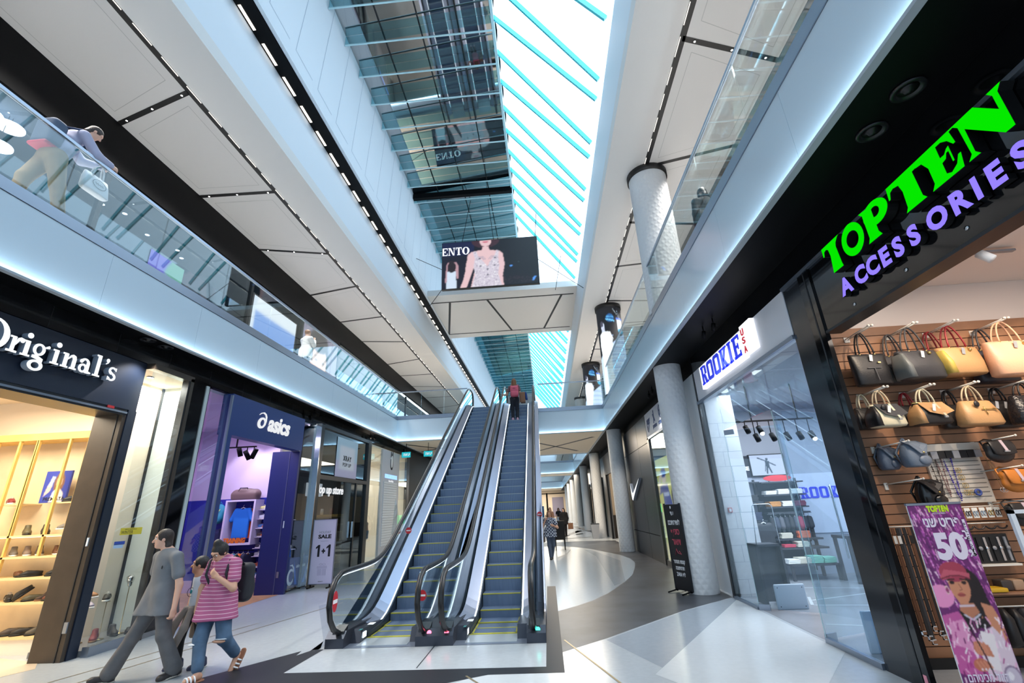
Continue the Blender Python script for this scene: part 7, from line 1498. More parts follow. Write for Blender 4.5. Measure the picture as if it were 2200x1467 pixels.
# sportswear window: picture of two children and folded caps
P = Pic(60, 110, (206, 208, 116)); Bl = (44, 72, 150); SK = (230, 206, 190)
P.r(0, 0, 1, .16, (226, 206, 140)); P.e(.42, .80, .14, .055, SK); P.e(.42, .85, .16, .05, Bl); P.p([(.30, .85), (.2, .82), (.3, .81)], Bl); P.p([(.24, .74), (.60, .74), (.66, .44), (.26, .42)], Bl); P.p([(.28, .74), (.02, .70), (.02, .63), (.26, .66)], Bl); P.line([(.05, .68), (.2, .82), (.3, .84)], .022, SK); P.p([(.58, .72), (.76, .5), (.68, .40), (.58, .5)], Bl); P.r(.30, .40, .46, .12, (60, 84, 160)); P.p([(.30, .42), (.62, .42), (.6, .1), (.5, .1), (.46, .36), (.40, .1), (.30, .1)], (120, 150, 200)); P.r(.3, .62, .6, .655, (190, 200, 230)); P.e(.84, .60, .12, .10, (70, 60, 66)); P.p([(.72, .5), (1, .5), (1, .2), (.74, .2)], (60, 60, 76)); P.blur(1)
pk = thing('window_picture', 'lit yellow-green picture of children in blue behind the sportswear window', 'poster', (3.52, 14.6, 1.6)); MB().box(3.495, 13.2, .12, 3.55, 15.27, 3.06, F_).build('case', pk); P.obj('picture', on(face_nx(3.49, 15.24, .16), 2.0, 2.86), paint_mat('screen_soft', .8), pk)
mn = thing('window_bust', 'half-height dummy in a white top behind the sportswear window', 'mannequin', (3.68, 12.95, .1)); m_ = MB(); Soft(.05).ell((3.68, 12.95, 1.7), (.14, .16, .28)).cap((3.68, 12.95, 1.1), (3.68, 12.95, 1.5), .12, .14).cap((3.68, 12.80, 1.85), (3.68, 12.78, 1.5), .06, .05).cap((3.68, 13.08, 1.85), (3.68, 13.1, 1.5), .06, .05).into(m_, .02, cm('bust_white', 220, 222, 226)); m_.build('top', mn); m_ = MB(); m_.lathe([(.12, .1), (.12, .12), (.015, .14), (.015, 1.1)], (3.68, 12.95, 0), CHROME, 14); m_.build('stand', mn)
# ------------------------------------------------------------------ people
SKA = mat('skin_light', C(214, 168, 146), .5); SKB = mat('skin_tan', C(196, 144, 116), .5); SKC = mat('skin_warm', C(206, 158, 132), .5)
EYW = mat('eye_white', C(232, 230, 226), .3); EYD = mat('eye_dark', C(36, 26, 22), .25); LIP = mat('lip', C(168, 92, 88), .5)
H_BR = mat('hair_dark_brown', C(44, 32, 28), .5, bump=(80, .5)); H_BK = mat('hair_black', C(26, 22, 22), .45, bump=(80, .5)); H_LT = mat('hair_light_brown', C(128, 84, 52), .55, bump=(50, .8))
SHB = mat('shoe_dark', C(40, 38, 40), .5)
V = Vector
def hand(S, w, d, n, curl=.5, sc=1.0, left=False):
    """w wrist, d towards the fingers, n palm side"""
    d = V(d).normalized(); n = (V(n) - d * V(n).dot(d)).normalized(); s = d.cross(n) * (1 if left else -1); w = V(w)
    q = lambda a, b, c: w + d * a * sc + s * b * sc + n * c * sc
    R = np.array([list(s), list(d), list(n)]).T
    S.box(q(.045, 0, 0), np.array((.038, .048, .014)) * sc, .012 * sc, R, .012)
    for i, (b, L) in enumerate(((.029, .062), (.010, .072), (-.010, .067), (-.028, .052))):
        a0 = q(.086, b, 0); c1 = curl * 1.1; c2 = curl * 2.1
        a1 = a0 + (d * math.cos(c1) + n * math.sin(c1)) * L * .5 * sc; a2 = a1 + (d * math.cos(c2) + n * math.sin(c2)) * L * .5 * sc
        S.cap(a0, a1, .0095 * sc, .009 * sc, .006).cap(a1, a2, .009 * sc, .008 * sc, .004)
    t0 = q(.022, .030, .004); t1 = q(.05, .056, .014); t2 = q(.078, .052, .026 + .02 * curl)
    S.cap(t0, t1, .013 * sc, .011 * sc, .008).cap(t1, t2, .0105 * sc, .009 * sc, .004)
def person(label, base, J, face, skin, hair, hstyle, h=.011, g=1.0, hs=1.0, look_up=0.0, fem=False, hands=((.5, None), (.5, None)), features=True, grp=None, feet=True, hair_len=.0):
    """J: joints in world space. face: direction the head faces. Body is one continuous mesh."""
    t = thing('person', label, 'person', base, 0, grp)
    hd = V(J['head']); f = V((face[0], face[1], look_up)).normalized(); u0 = V((0, 0, 1)); r = f.cross(u0).normalized(); u = r.cross(f)
    R = np.array([list(r), list(f), list(u)]).T; hp = lambda a, b, c: hd + (r * a + f * b + u * c) * hs
    S = Soft(.022)
    S.ell(hp(0, -.008, .028), np.array((.074, .092, .092)) * hs, R).ell(hp(0, .018, -.04), np.array((.058, .066, .075)) * hs, R).ell(hp(0, .052, -.088), np.array((.026, .024, .022)) * hs, R)
    S.cap(hp(0, .082, .012), hp(0, .104, -.028), .010 * hs, .015 * hs, .012); S.ell(hp(0, .068, .036), np.array((.058, .028, .016)) * hs, R, .02)
    for s_ in (-1, 1): S.ell(hp(.074 * s_, -.012, -.005), np.array((.012, .020, .032)) * hs, R, .008); S.minus(('e', nrm(hp(.032 * s_, .096, .012)), np.array((.016, .012, .009)) * hs, R, None)) if features else None
    nk = V(J['neck']); S.cap(hp(0, -.022, -.06), nk, .052 * hs, .058 * hs)
    sL, sR = V(J['shL']), V(J['shR']); hL, hR = V(J['hipL']), V(J['hipR']); mid = (sL + sR) / 2; pel = (hL + hR) / 2
    bf = (sR - sL).cross(V((0, 0, 1))); bf = -V((bf.x, bf.y, 0)).normalized() if bf.length else f
    if bf.dot(V((face[0], face[1], 0))) < -.99: bf = -bf
    sd = (sR - sL).normalized(); ax = (mid - pel).normalized(); fr_ = sd.cross(ax).normalized(); RT = np.array([list(sd), list(fr_), list(sd.cross(fr_) * 1)]).T
    sw = (sR - sL).length
    S.cap(nk, mid + (nk - mid) * .2, .06, .07, .05); S.cap(sL, mid, .05 * g, .085 * g, .05).cap(sR, mid, .05 * g, .085 * g, .05)
    S.ell(mid.lerp(pel, .3), (sw * .40, .100 * g, .20), RT, .06).ell(mid.lerp(pel, .68), (sw * .34 * g, .092 * g, .16), RT, .06).ell(pel, (sw * .40 * g, .105 * g, .13), RT, .06)
    for s_ in 'LR':
        S.chain([J['sh' + s_], J['el' + s_], J['wr' + s_]], [.048 * g, .038 * g, .026 * g], .02)
        c_, d_ = hands[0 if s_ == 'L' else 1][:2]; fwd = V(J['wr' + s_]) - V(J['el' + s_]); dd = V(d_[0]) if d_ else fwd; nn = V(d_[1]) if d_ else V((-sd.x if s_ == 'L' else sd.x, -sd.y if s_ == 'L' else sd.y, 0)) * -1
        if d_ is None: nn = (pel - V(J['wr' + s_])); nn.z = 0
        hand(S, J['wr' + s_], dd, nn, c_, hs if hs < 1 else 1.0, s_ == 'L')
        S.chain([J['hip' + s_], J['kn' + s_], J['an' + s_]], [.082 * g, .056 * g, .036], .03)
        td = V(J.get('toe' + s_, (f.x, f.y, -.15))).normalized(); a = V(J['an' + s_]); S.cap(a + V((0, 0, -.03)) - td * .03, a + td * .13 + V((0, 0, -.045)), .036, .028, .02)
    m_ = MB(); S.into(m_, h, skin); m_.build('body', t)
    if features:
        m_ = MB()
        for s_ in (-1, 1): m_.ball(hp(.032 * s_, .076, .012), .0125 * hs, EYW, n=10); m_.ball(hp(.033 * s_, .084, .012), .0068 * hs, EYD, n=8)
        m_.build('eyes', t); m_ = MB()
        for s_ in (-1, 1): m_.tube([hp(.016 * s_, .092, .034), hp(.034 * s_, .088, .040), hp(.052 * s_, .072, .032)], .0042 * hs, hair, 6)
        m_.build('eyebrows', t); m_ = MB(); m_.ball(hp(0, .080, -.058), (.022 * hs, .010 * hs, .007 * hs), LIP, Matrix(R.tolist()), 10); m_.build('lips', t)
    Hs = Soft(.03); fm = lambda: ('e', nrm(hp(0, .088, -.040)), np.array((.066, .070, .100)) * hs, R, None)
    Hs.ell(hp(0, -.016, .036), np.array((.085, .100, .096)) * hs, R)
    if hstyle == 'swept':
        Hs.ell(hp(0, -.07, -.05), np.array((.070, .046, .08)) * hs, R).cap(hp(-.05, -.07, -.09), hp(.05, -.07, -.09), .035 * hs); Hs.minus(fm()); Hs.minus(('e', nrm(hp(0, .10, .03)), np.array((.062, .05, .055)) * hs, R, None))
    elif hstyle == 'bun':
        Hs.ell(hp(0, -.03, .02), np.array((.080, .085, .09)) * hs, R).ell(hp(0, -.02, .135), np.array((.052, .05, .045)) * hs, R); Hs.minus(fm()); Hs.cut(hp(0, 0, -.08), -u)
    elif hstyle == 'long':
        L_ = hair_len
        Hs.cap(hp(-.055, -.03, 0), hp(-.075, -.05, -L_), .045 * hs, .05 * hs).cap(hp(.055, -.03, 0), hp(.075, -.05, -L_), .045 * hs, .05 * hs).cap(hp(0, -.07, 0), hp(0, -.09, -L_ * 1.02), .06 * hs, .065 * hs); Hs.minus(fm())
    elif hstyle == 'tied':
        Hs.cap(hp(.0, -.09, .03), hp(.03, -.13, -.06), .045 * hs, .05 * hs).cap(hp(.06, -.03, .0), hp(.06, -.05, -.08), .03 * hs); Hs.minus(fm())
    else: Hs.minus(fm()); Hs.cut(hp(0, 0, -.05), -u)
    m_ = MB(); Hs.into(m_, h * .95, hair); m_.build('hair', t)
    t_info = dict(t=t, J=J, mid=mid, pel=pel, sd=sd, fr=fr_, RT=RT, sw=sw, f=f, nk=nk, g=g, h=h, hp=hp)
    return t_info
def top(I, m, hem, sleeve=.55, loose=1.12, name='t_shirt', neck=.062, hemn=(0, 0, -1)):
    S = Soft(.05); J = I['J']; sw, RT, g = I['sw'], I['RT'], I['g'] * loose; mid, pel = I['mid'], I['pel']; dn = V((0, 0, 1)) * .0
    S.cap(J['shL'], mid, .052 * g, .090 * g).cap(J['shR'], mid, .052 * g, .090 * g)
    S.ell(mid.lerp(pel, .28), (sw * .43, .112 * g, .22), RT).ell(mid.lerp(pel, .66), (sw * .385 * g, .112 * g, .20), RT).ell(pel + V((0, 0, -.02)), (sw * .40 * g, .118 * g, .20), RT)
    if pel.z - hem > .10:
        PP = []
        for s_ in 'LR':
            hh, kk = V(J['hip' + s_]), V(J['kn' + s_]); PP.append(hh.lerp(kk, (hh.z - hem + .03) / (hh.z - kk.z))); S.cap(hh + V((0, 0, .08)), PP[-1], .120 * g, .118 * g)
        S.cap(PP[0], PP[1], .112 * g)
    if sleeve > 0:
        for s_ in 'LR':
            a, b, c = V(J['sh' + s_]), V(J['el' + s_]), V(J['wr' + s_])
            if sleeve <= 1: S.cap(a, a.lerp(b, sleeve), .054 * g, .060 * g, .03)
            else: S.cap(a, b, .062 * g, .054 * g, .03).cap(b, b.lerp(c, sleeve - 1), .054 * g, .042 * g, .03)
    S.cut((0, 0, hem), hemn); nk = I['nk']; up = V((0, 0, 1)); S.minus(('e', nrm(nk + I['fr'] * .012 + V((0, 0, .045))), np.array((.078, .075, neck)), RT, None))
    m_ = MB(); S.into(m_, I['h'], m); return m_.build(name, I['t'])
def bottoms(I, m, waist, cuff=.06, loose=1.18, name='trousers', flare=1.0):
    S = Soft(.035); J = I['J']; g = I['g'] * loose; pel = I['pel']
    S.ell(pel, (I['sw'] * .40 * g, .112 * g, .13), I['RT'])
    for s_ in 'LR':
        h_, k_, a_ = V(J['hip' + s_]), V(J['kn' + s_]), V(J['an' + s_]); S.cap(h_, k_, .088 * g, .064 * g).cap(k_, a_.lerp(k_, cuff), .062 * g, .052 * g * flare)
    S.cut((0, 0, waist), (0, 0, 1)); m_ = MB(); S.into(m_, I['h'], m); return m_.build(name, I['t'])
def shoes(I, m, sole=None, dirs=None, sc=1.0):
    for s_ in 'LR':
        a = V(I['J']['an' + s_]); d = V(I['J'].get('toe' + s_, (I['f'].x, I['f'].y, 0))).normalized(); z = V((0, 0, 1)); z = (z - d * z.dot(d)).normalized()
        S = Soft(.03); p = lambda x, y: a + d * x * sc + z * y * sc
        S.cap(p(-.03, .02), p(-.03, -.04), .048 * sc, .046 * sc).cap(p(-.03, -.045), p(.13, -.052), .046 * sc, .040 * sc).ell(p(.14, -.05), (.048 * sc, .048 * sc, .036 * sc)); S.cut(p(0, -.072), -z)
        m_ = MB(); S.into(m_, I['h'], m); so = m_.build('shoe', I['t'])
        if sole: m_ = MB(); Soft(.02).cap(p(-.045, -.072), p(.14, -.072), .046 * sc, .042 * sc).cut(p(0, -.060), z).cut(p(0, -.080), -z).into(m_, I['h'], sole); m_.build('sole', so)
def on_body(I, pts, r, m, name): m_ = MB(); m_.tube(pts, r, m, 8); return m_.build(name, I['t'])

# --- man in grey, striding towards the camera's left
J = dict(head=(-5.17, 6.28, 1.575), neck=(-5.09, 6.31, 1.42), shR=(-5.27, 6.40, 1.355), shL=(-4.86, 6.20, 1.355), elR=(-5.37, 6.52, 1.06), wrR=(-5.27, 6.50, .80), elL=(-4.745, 6.18, 1.03), wrL=(-4.72, 6.13, .765),
         hipR=(-5.15, 6.36, .85), hipL=(-4.97, 6.27, .85), knR=(-5.27, 6.24, .46), knL=(-4.86, 6.22, .47), anR=(-5.42, 6.16, .085), anL=(-4.70, 6.30, .09), toeR=(-.7, -.7, .12), toeL=(-.45, -.85, -.1))
I = person('man in a grey T-shirt and grey trousers striding with one hand at his side', (-5.05, 6.3, 0), J, (-.80, -.60), SKA, H_BR, 'swept', g=1.08, hands=((.95, ((.0, -.1, -1), (-.9, .2, 0))), (.6, None)))
GT = mat('grey_tee', C(112, 116, 122), .8, noise=(7, .10)); GP = mat('grey_trousers', C(98, 98, 101), .8, noise=(9, .12))
top(I, GT, .70, .62, 1.14); bottoms(I, GP, .86, .05, 1.12, flare=1.45); shoes(I, SHB, mat('sole_grey', C(196, 190, 180), .5))
m_ = MB(); m_.ball((-4.98, 6.125, 1.245), (.010, .006, .022), INK, n=8); m_.build('chest_emblem', I['t'])
# --- girl with white top, sweater tied round the waist
J = dict(head=(-4.820, 6.60, 1.215), neck=(-4.790, 6.62, 1.09), shR=(-4.890, 6.68, 1.045), shL=(-4.680, 6.58, 1.04), elR=(-4.960, 6.74, .86), wrR=(-4.940, 6.68, .70), elL=(-4.620, 6.58, .86), wrL=(-4.620, 6.52, .70),
         hipR=(-4.860, 6.66, .68), hipL=(-4.720, 6.60, .68), knR=(-4.910, 6.60, .38), knL=(-4.680, 6.62, .38), anR=(-4.910, 6.62, .07), anL=(-4.620, 6.66, .07), toeR=(-.55, -.8, .0), toeL=(-.5, -.85, -.05))
I = person('girl in a white sleeveless top and tied beige sweater, between two adults', (-4.780, 6.62, 0), J, (-.92, -.38), SKB, H_BK, 'tied', g=.74, hs=.93, look_up=.12)
WT = mat('white_top', C(228, 230, 236), .8); top(I, WT, .70, 0, 1.10, 'sleeveless_top'); bottoms(I, mat('black_leggings', C(24, 23, 28), .7), .72, .02, 1.04, 'leggings'); shoes(I, mat('navy_trainer', C(40, 48, 78), .6), SWH, sc=.85)
BG = mat('beige_knit', C(150, 138, 130), .9, bump=(60, .5)); m_ = MB(); S = Soft(.03)
S.ell((-4.790, 6.63, .70), (.145, .12, .045)); S.chain([(-4.850, 6.52, .70), (-4.930, 6.46, .52), (-4.990, 6.46, .32), (-4.990, 6.46, .24)], [.035, .045, .048, .040]).chain([(-4.760, 6.50, .70), (-4.770, 6.44, .50), (-4.860, 6.40, .26), (-4.900, 6.40, .16)], [.035, .045, .046, .038]); S.box((-4.760, 6.74, .52), (.14, .03, .20), .03)
S.into(m_, .011, BG); m_.build('tied_sweater', I['t']); m_ = MB(); m_.ball((-4.835, 6.535, .90), (.014, .01, .026), mat('teal_print', C(40, 150, 150), .6), n=8); m_.tube([(-4.835 + .035 * math.cos(a), 6.533 + .016 * math.cos(a), .895 + .055 * math.sin(a)) for a in np.linspace(0, 2 * PI, 19)[:-1]], .003, INK, 5, closed=True); m_.build('top_print', I['t'])
# --- woman in a pink striped T-shirt, hand at her mouth
J = dict(head=(-4.40, 6.36, 1.375), neck=(-4.385, 6.46, 1.285), shR=(-4.56, 6.51, 1.235), shL=(-4.18, 6.40, 1.235), elR=(-4.645, 6.48, .94), wrR=(-4.60, 6.38, .69), elL=(-4.10, 6.30, .955), wrL=(-4.29, 6.22, 1.10),
         hipR=(-4.46, 6.47, .78), hipL=(-4.28, 6.42, .78), knR=(-4.385, 6.24, .42), knL=(-4.15, 6.34, .40), anR=(-4.27, 6.12, .08), anL=(-4.09, 6.56, .16), toeR=(-.35, -.9, 0), toeL=(-.15, -.42, -.9))
I = person('woman in a pink striped T-shirt and ripped jeans with her hand at her mouth', (-4.37, 6.42, 0), J, (-.25, -.97), SKC, H_BK, 'bun', g=1.10, look_up=-.62, hands=((.55, ((-.75, -.05, .66), (-.1, .9, .2))), (.35, None)))
STR = wave_mat('pink_stripes', C(168, 88, 128), C(222, 190, 204), 7.4, 'Z', .86, .8, sharp=.03); top(I, STR, .60, .60, 1.18)
JE = mat('blue_jeans', C(74, 100, 128), .85, noise=(8, .18)); bottoms(I, JE, .82, .16, 1.14, 'jeans')
m_ = MB(); m_.ball((-4.16, 6.265, .375), (.085, .03, .020), SKC, n=10); m_.ball((-4.42, 6.165, .37), (.06, .03, .010), WHI, n=10); m_.ball((-4.24, 6.30, .62), (.02, .012, .035), mat('denim_fray', C(196, 206, 216), .9), n=8); m_.ball((-4.14, 6.262, .40), (.085, .028, .006), MATS['denim_fray'], n=8); m_.ball((-4.42, 6.30, .70), (.02, .012, .02), MATS['denim_fray'], n=8); m_.build('jean_rips', I['t'])
for s_ in 'LR':
    a = V(J['an' + s_]); d = V(J['toe' + s_]).normalized(); z = V((0, 0, 1)); z = (z - d * z.dot(d)).normalized(); sdv = d.cross(z)
    m_ = MB(); Soft(.02).cap(a - d * .05 - z * .075, a + d * .15 - z * .08, .045, .045).cut(a - z * .066, z).cut(a - z * .092, -z).into(m_, .010, mat('cork', C(150, 104, 80), .7)); m_.build('sandal_sole', I['t'])
    for q in (.04, .085, .125): m_ = MB(); m_.tube([a + d * q + sdv * .046 * math.cos(b) + z * (-.07 + .062 * math.sin(b)) for b in np.linspace(0, PI, 9)], .010, WHI, 6, sx=1.0); m_.build('sandal_strap', I['t'])
gl_ = MB(); hp = I['hp']
for s_ in (-1, 1): gl_.tube([hp(.032 * s_ + .024 * math.cos(a), .096, .010 + .018 * math.sin(a)) for a in np.linspace(0, 2 * PI, 15)[:-1]], .0022, INK, 5, closed=True)
gl_.tube([hp(-.01, .10, .014), hp(.01, .10, .014)], .002, INK, 5); gl_.build('spectacles', I['t'])
BKB = mat('backpack_black', C(34, 36, 44), .7); bpk = thing('backpack', 'black backpack worn by the woman in the pink striped T-shirt', 'backpack', (-4.26, 6.62, .9))
m_ = MB(); Soft(.06).box((-4.25, 6.66, .98), (.17, .09, .24), .07).ell((-4.22, 6.74, .90), (.13, .06, .15)).into(m_, .013, BKB); m_.build('bag', bpk)
for s_, x in (('shL', -4.24), ('shR', -4.51)): a = V(J[s_]); m_ = MB(); m_.tube([(x + .05, 6.60, 1.20), (x, 6.47, 1.335), (x, 6.36, 1.28), (x + .01, 6.305, 1.12), (x + .06, 6.35, .98), (x + .10, 6.52, .88)], .013, BKB, 8, sx=1.4); m_.build('shoulder_strap', bpk)

# --- man leaning on the left gallery rail
J = dict(head=(-6.72, 5.10, 7.56), neck=(-6.76, 5.0, 7.44), shR=(-6.66, 4.93, 7.36), shL=(-7.02, 5.00, 7.36), elR=(-6.56, 5.10, 7.12), wrR=(-6.55, 5.34, 7.12), elL=(-6.95, 5.22, 7.16), wrL=(-6.70, 5.36, 7.12),
         hipR=(-6.76, 4.76, 6.82), hipL=(-6.94, 4.80, 6.82), knR=(-6.74, 4.88, 6.40), knL=(-6.96, 4.64, 6.38), anR=(-6.74, 5.02, 5.99), anL=(-6.96, 4.60, 5.99), toeR=(.3, .9, 0), toeL=(.3, .9, 0))
I = person('man in a pale shirt and khaki trousers leaning on the upper left glass rail', (-6.84, 4.8, 5.93), J, (.45, .85), SKA, H_BR, 'swept', h=.013, g=1.15, look_up=-.5, features=False)
top(I, mat('pale_shirt', C(168, 170, 196), .8), 6.80, 1.9, 1.10, 'shirt', hemn=(0, 0, -1)); bottoms(I, mat('khaki', C(142, 124, 96), .85, noise=(8, .1)), 6.92, .02, 1.22); shoes(I, SHB)
bpk = thing('backpack', 'grey backpack with red trim worn by the man leaning on the rail', 'backpack', (-6.86, 4.66, 7.0)); m_ = MB(); Soft(.06).box((-6.86, 4.66, 7.14), (.16, .12, .24), .08).into(m_, .015, mat('pack_grey', C(76, 92, 116), .7)); m_.build('bag', bpk); m_ = MB(); Soft(.04).box((-6.86, 4.64, 6.91), (.15, .11, .03), .03).into(m_, .015, mat('pack_red', C(190, 60, 80), .6)); m_.build('red_base', bpk); m_ = MB(); m_.tube([(-6.72, 4.72, 7.32), (-6.68, 4.90, 7.44), (-6.64, 5.04, 7.30), (-6.68, 4.9, 7.05)], .016, mat('strap_navy', C(40, 60, 96), .7), 6); m_.build('shoulder_strap', bpk)
tt = thing('tote_bag', 'white cloth tote bag with a printed cloud badge hanging from the leaning man\'s wrist', 'bag', (-6.66, 5.27, 6.95)); CLO = mat('tote_cloth', C(226, 226, 230), .9); m_ = MB()
loft(m_, [(6.58, -6.66, 5.30, .06, .20), (6.60, -6.66, 5.30, .07, .215), (6.75, -6.66, 5.28, .065, .20), (6.86, -6.66, 5.27, .03, .185)], CLO, 20); m_.build('cloth', tt)
for dx in (-.025, .025): m_ = MB(); m_.tube([(-6.66 + dx, 5.19, 6.85), (-6.66 + dx, 5.22, 7.0), (-6.64, 5.30, 7.10), (-6.66 + dx, 5.34, 7.0), (-6.66 + dx, 5.36, 6.85)], .012, CLO, 6); m_.build('handle', tt)
m_ = MB(); fr = face_px(-6.585, 5.29, 6.72); shape(m_, [ell(0, 0, .11, .07, 24), ell(0, 0, .102, .063, 24)], fr, DKG, .003); m_.tube([fr.p(-.075 + .011 * i, .012 * math.sin(i * 1.9), .003) for i in range(14)], .003, DKG, 5); m_.build('print', tt)
# --- person seen through the right balustrade
def stand(x, y, z, yaw, H=1.68):
    """relaxed standing skeleton facing yaw (0 = +Y)"""
    c, s_ = math.cos(yaw), math.sin(yaw); k = H / 1.72; P = lambda a, b, h_: (x + (a * c - b * s_) * k, y + (a * s_ + b * c) * k, z + h_ * k)
    return dict(head=P(0, .02, 1.60), neck=P(0, 0, 1.46), shR=P(.175, 0, 1.38), shL=P(-.175, 0, 1.38), elR=P(.23, -.02, 1.10), elL=P(-.23, -.02, 1.10), wrR=P(.22, .06, .86), wrL=P(-.22, .06, .86), hipR=P(.085, 0, .90), hipL=P(-.085, 0, .90), knR=P(.09, .03, .48), knL=P(-.09, .0, .48), anR=P(.09, -.02, .08), anL=P(-.09, -.04, .08)), (-s_, c)
J, fd = stand(3.45, 7.72, 5.9, .2); I = person('person with dark hair and black jacket standing on the right upper gallery, seen from behind', (3.45, 7.72, 5.9), J, fd, SKA, H_BK, 'long', h=.016, g=1.1, features=False, hair_len=.10)
top(I, mat('black_jacket', C(34, 33, 34), .8), 6.62, 1.9, 1.22, 'jacket'); bottoms(I, mat('dark_trousers', C(36, 38, 46), .8), 6.85, .02, 1.1); shoes(I, SHB)
J, fd = stand(-7.5, 13.42, 5.9, -.35); J['elR'] = (-7.28, 13.50, 7.05); J['wrR'] = (-7.36, 13.66, 7.30); J['elL'] = (-7.68, 13.62, 7.05); J['wrL'] = (-7.46, 13.70, 7.30)
I = person('person in a white shirt taking a photo in front of the giant face poster', (-7.5, 13.42, 5.9), J, fd, SKA, H_LT, 'crop', h=.016, features=False, hands=((.9, None), (.9, None)))
top(I, mat('white_shirt', C(226, 222, 220), .8), 6.62, 1.8, 1.25, 'shirt'); bottoms(I, mat('grey_slacks', C(84, 88, 98), .8), 6.85, .02, 1.12); shoes(I, SHB); m_ = MB(); m_.bbox((-7.40, 13.74, 7.36), (.06, .03, .04), BLK, .01); tag(m_.build('camera'), 'small black camera held up by the person in the white shirt', 'camera')
# --- girl with pink backpack riding the right-hand escalator
gx, gy = -1.02, 17.42; gz = zline(8.56 + .2 / T30 * 25 + .06, .10)
J, fd = stand(gx, gy, gz, .0, 1.68); J['elL'] = (gx - .30, gy + .02, gz + 1.05); J['wrL'] = (gx - .46, gy + .18, gz + 1.10)
I = person('girl with long brown hair and a pink backpack riding up the right-hand escalator', (gx, gy, gz), J, fd, SKB, H_LT, 'long', h=.014, features=False, hair_len=.34, hands=((.9, None), (.7, None)))
top(I, mat('dusty_pink_top', C(120, 84, 88), .8), gz + .84, .5, 1.05); bottoms(I, mat('black_jeans', C(26, 28, 38), .8), gz + .96, .10, 1.12, 'jeans'); shoes(I, mat('pink_shoe', C(206, 160, 176), .6), SWH, sc=.9)
bpk = thing('backpack', 'pink backpack on the back of the girl riding the escalator', 'backpack', (gx, gy - .2, gz + 1.1)); PK = mat('backpack_pink', C(214, 96, 116), .7)
m_ = MB(); Soft(.06).box((gx + .02, gy - .22, gz + 1.12), (.16, .10, .22), .08).ell((gx + .02, gy - .30, gz + 1.02), (.13, .06, .11)).into(m_, .013, PK); m_.build('bag', bpk)
m_ = MB(); m_.tube([(gx - .10, gy - .345, gz + 1.13), (gx + .02, gy - .365, gz + 1.14), (gx + .14, gy - .345, gz + 1.13)], .006, mat('pink_seam', C(150, 44, 66), .7), 5); m_.build('zip', bpk); m_ = MB(); m_.box(gx - .04, gy - .335, gz + 1.21, gx + .06, gy - .32, gz + 1.235, MATS['pink_seam']); m_.build('label_patch', bpk)
for dx in (-.11, .14): m_ = MB(); m_.tube([(gx + dx, gy - .18, gz + 1.32), (gx + dx * 1.1, gy, gz + 1.44), (gx + dx * 1.1, gy + .12, gz + 1.30)], .016, PK, 6); m_.build('shoulder_strap', bpk)
sb = thing('shopping_bag', 'brown paper shopping bag on the arm of the girl riding the escalator', 'bag', (gx + .33, gy, gz + .8)); m_ = MB(); m_.bbox((gx + .33, gy + .0, gz + .90), (.09, .13, .20), mat('kraft_paper', C(140, 100, 76), .8), .008); m_.build('paper_bag', sb); m_ = MB(); m_.tube([(gx + .33, gy - .06, gz + 1.08), (gx + .30, gy, gz + 1.2), (gx + .33, gy + .06, gz + 1.08)], .006, BLACK, 5); m_.build('handle', sb)
m_ = MB(); Soft(.03).ell((gx + .45, gy + .02, gz + .98), (.05, .09, .13)).cap((gx + .42, gy, gz + 1.1), (gx + .47, gy, gz + .84), .04, .05).into(m_, .015, mat('blue_cloth', C(30, 66, 130), .8)); tag(m_.build('blue_scarf'), 'dark blue cloth hanging beside the brown shopping bag', 'cloth')

# --- people in the corridor
J, fd = stand(.03, 18.35, 0, PI, 1.64); J['elR'] = (-.26, 18.28, 1.06); J['wrR'] = (-.12, 18.22, 1.34); J['elL'] = (.31, 18.30, 1.05); J['wrL'] = (.16, 18.16, 1.13); J['knR'] = (-.03, 18.28, .46); J['anR'] = (.0, 18.16, .08); J['anL'] = (.04, 18.46, .08)
I = person('woman in a blue checked blouse talking on the phone as she walks along the corridor', (.03, 18.35, 0), J, (.0, -1), SKC, H_LT, 'long', h=.013, g=1.06, hair_len=.16, hands=((.8, None), (1.0, None)))
PL = mat('checked_blouse', C(60, 70, 96), .8); _nt = PL.node_tree; _tc = _nt.nodes.new('ShaderNodeTexCoord'); _ck = _nt.nodes.new('ShaderNodeTexChecker'); _ck.inputs['Scale'].default_value = 18; _ck.inputs['Color1'].default_value = C(40, 48, 74); _ck.inputs['Color2'].default_value = C(176, 182, 196)
_nt.links.new(_tc.outputs['Object'], _ck.inputs['Vector']); _nt.links.new(_ck.outputs['Color'], _nt.nodes['Principled BSDF'].inputs['Base Color'])
top(I, PL, .74, .5, 1.2, 'blouse'); bottoms(I, mat('slate_jeans', C(70, 80, 100), .85), .95, .03, 1.05, 'jeans'); shoes(I, SHB)
m_ = MB(); m_.bbox((-.10, 18.26, 1.44), (.012, .035, .07), BLK, .006); tag(m_.build('mobile_phone'), 'dark mobile phone held to the ear of the woman in the checked blouse', 'phone')
m_ = MB(); Soft(.04).box((-.22, 18.46, .72), (.05, .12, .16), .04).into(m_, .02, cm('taupe_bag', 120, 100, 90)); tag(m_.build('shoulder_bag'), 'taupe shoulder bag at the hip of the woman in the checked blouse', 'bag')
J, fd = stand(.97, 31.2, 0, PI, 1.70); J['anR'] = (.88, 31.0, .08); J['anL'] = (1.06, 31.4, .08)
I = person('woman dressed in black carrying a brown paper bag along the corridor', (.97, 31.2, 0), J, (-.4, -.9), SKA, H_BR, 'long', h=.018, g=1.1, features=False, hair_len=.28)
BKT = mat('black_tunic', C(24, 22, 26), .85); top(I, BKT, .72, 1.5, 1.3, 'tunic'); bottoms(I, BKT, .95, .03, 1.1); shoes(I, SHB)
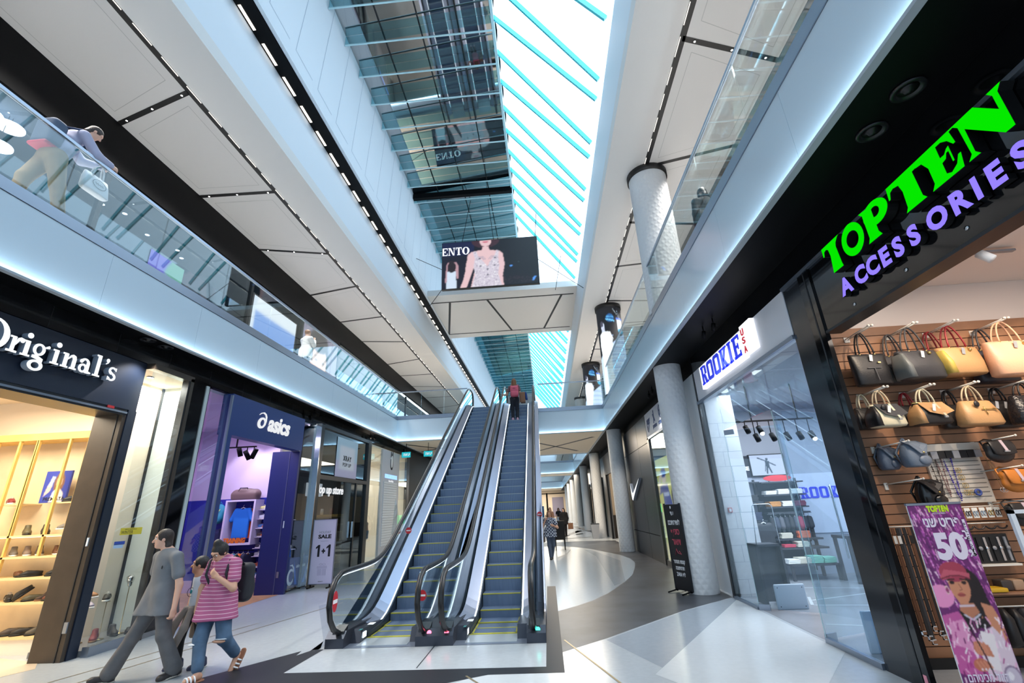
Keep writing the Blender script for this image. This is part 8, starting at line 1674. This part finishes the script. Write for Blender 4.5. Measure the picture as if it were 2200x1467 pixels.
m_ = MB(); m_.bbox((1.36, 31.2, .62), (.16, .07, .18), MATS['kraft_paper'], .01); m_.tube([(1.28, 31.2, .8), (1.32, 31.2, .9), (1.4, 31.2, .8)], .008, MATS['kraft_paper'], 5); tag(m_.build('paper_bag'), 'brown paper bag carried by the woman dressed in black', 'bag')
J, fd = stand(.14, 35.5, 0, PI, 1.78); I = person('fair-haired person in a light brown top far down the corridor', (.14, 35.5, 0), J, fd, SKA, H_LT, 'long', h=.022, features=False, hair_len=.2); top(I, cm('light_brown_top', 160, 120, 96), .75, 1.5, 1.2); bottoms(I, JE, .95, .03, 1.1); shoes(I, SHB)
J, fd = stand(.92, 43.5, 0, PI, 1.72); I = person('distant woman in a black top and pale trousers at the end of the corridor', (.92, 43.5, 0), J, fd, SKB, H_BR, 'long', h=.024, features=False, hair_len=.25); top(I, BKT, 1.0, .5, 1.1); bottoms(I, cm('pale_jeans', 176, 184, 200), .95, .03, 1.1); shoes(I, SHB)
# kiosk far down the corridor
ks_ = thing('kiosk', 'small white kiosk with coloured lights far down the corridor', 'kiosk', (-1.4, 40, 0)); MB().box(-2.4, 39.4, 0, -.3, 40.6, 1.05, WHI).build('counter', ks_); MB().box(-2.3, 39.9, 1.05, -.5, 40.0, 1.7, glow('kiosk_green', (.15, .8, .3, 1), .8, False)).build('lit_panel', ks_); MB().box(-.5, 39.6, 1.05, -.32, 40.4, 1.9, cm('kiosk_blue', 40, 110, 160)).build('side_panel', ks_)
# shop dummy in the shuttered shop window
md = thing('mannequin', 'grey shop dummy in a dark jacket behind the glass of the shuttered shop', 'mannequin', (-7.15, 18.25, 0)); J, fd = stand(-7.15, 18.25, .06, PI + .6, 1.75); DM = cm('dummy_grey', 186, 190, 196)
m_ = MB(); S = Soft(.03); S.ell(J['head'], (.075, .09, .11)).cap(J['head'], J['neck'], .05).cap(J['shL'], J['shR'], .07).cap(J['neck'], (-7.15, 18.25, 1.2), .08, .12).cap((-7.15, 18.25, 1.2), (-7.15, 18.25, .95), .12, .14)
for s_ in 'LR': S.chain([J['sh' + s_], J['el' + s_], J['wr' + s_]], [.05, .04, .03]).chain([J['hip' + s_], J['kn' + s_], J['an' + s_]], [.085, .06, .04])
S.into(m_, .018, DM); m_.build('body', md); m_ = MB(); S = Soft(.05).cap(J['shL'], J['shR'], .085).ell((-7.15, 18.25, 1.2), (.19, .15, .28))
for s_ in 'LR': S.chain([J['sh' + s_], J['el' + s_], J['wr' + s_]], [.07, .06, .05])
S.cut((0, 0, .95), (0, 0, -1)).into(m_, .018, cm('dummy_jacket', 66, 74, 84)); m_.build('jacket', md); m_ = MB(); m_.lathe([(.16, .05), (.16, .06), (.0001, .062)], (-7.15, 18.25, 0), CHROME, 16); m_.build('base', md)
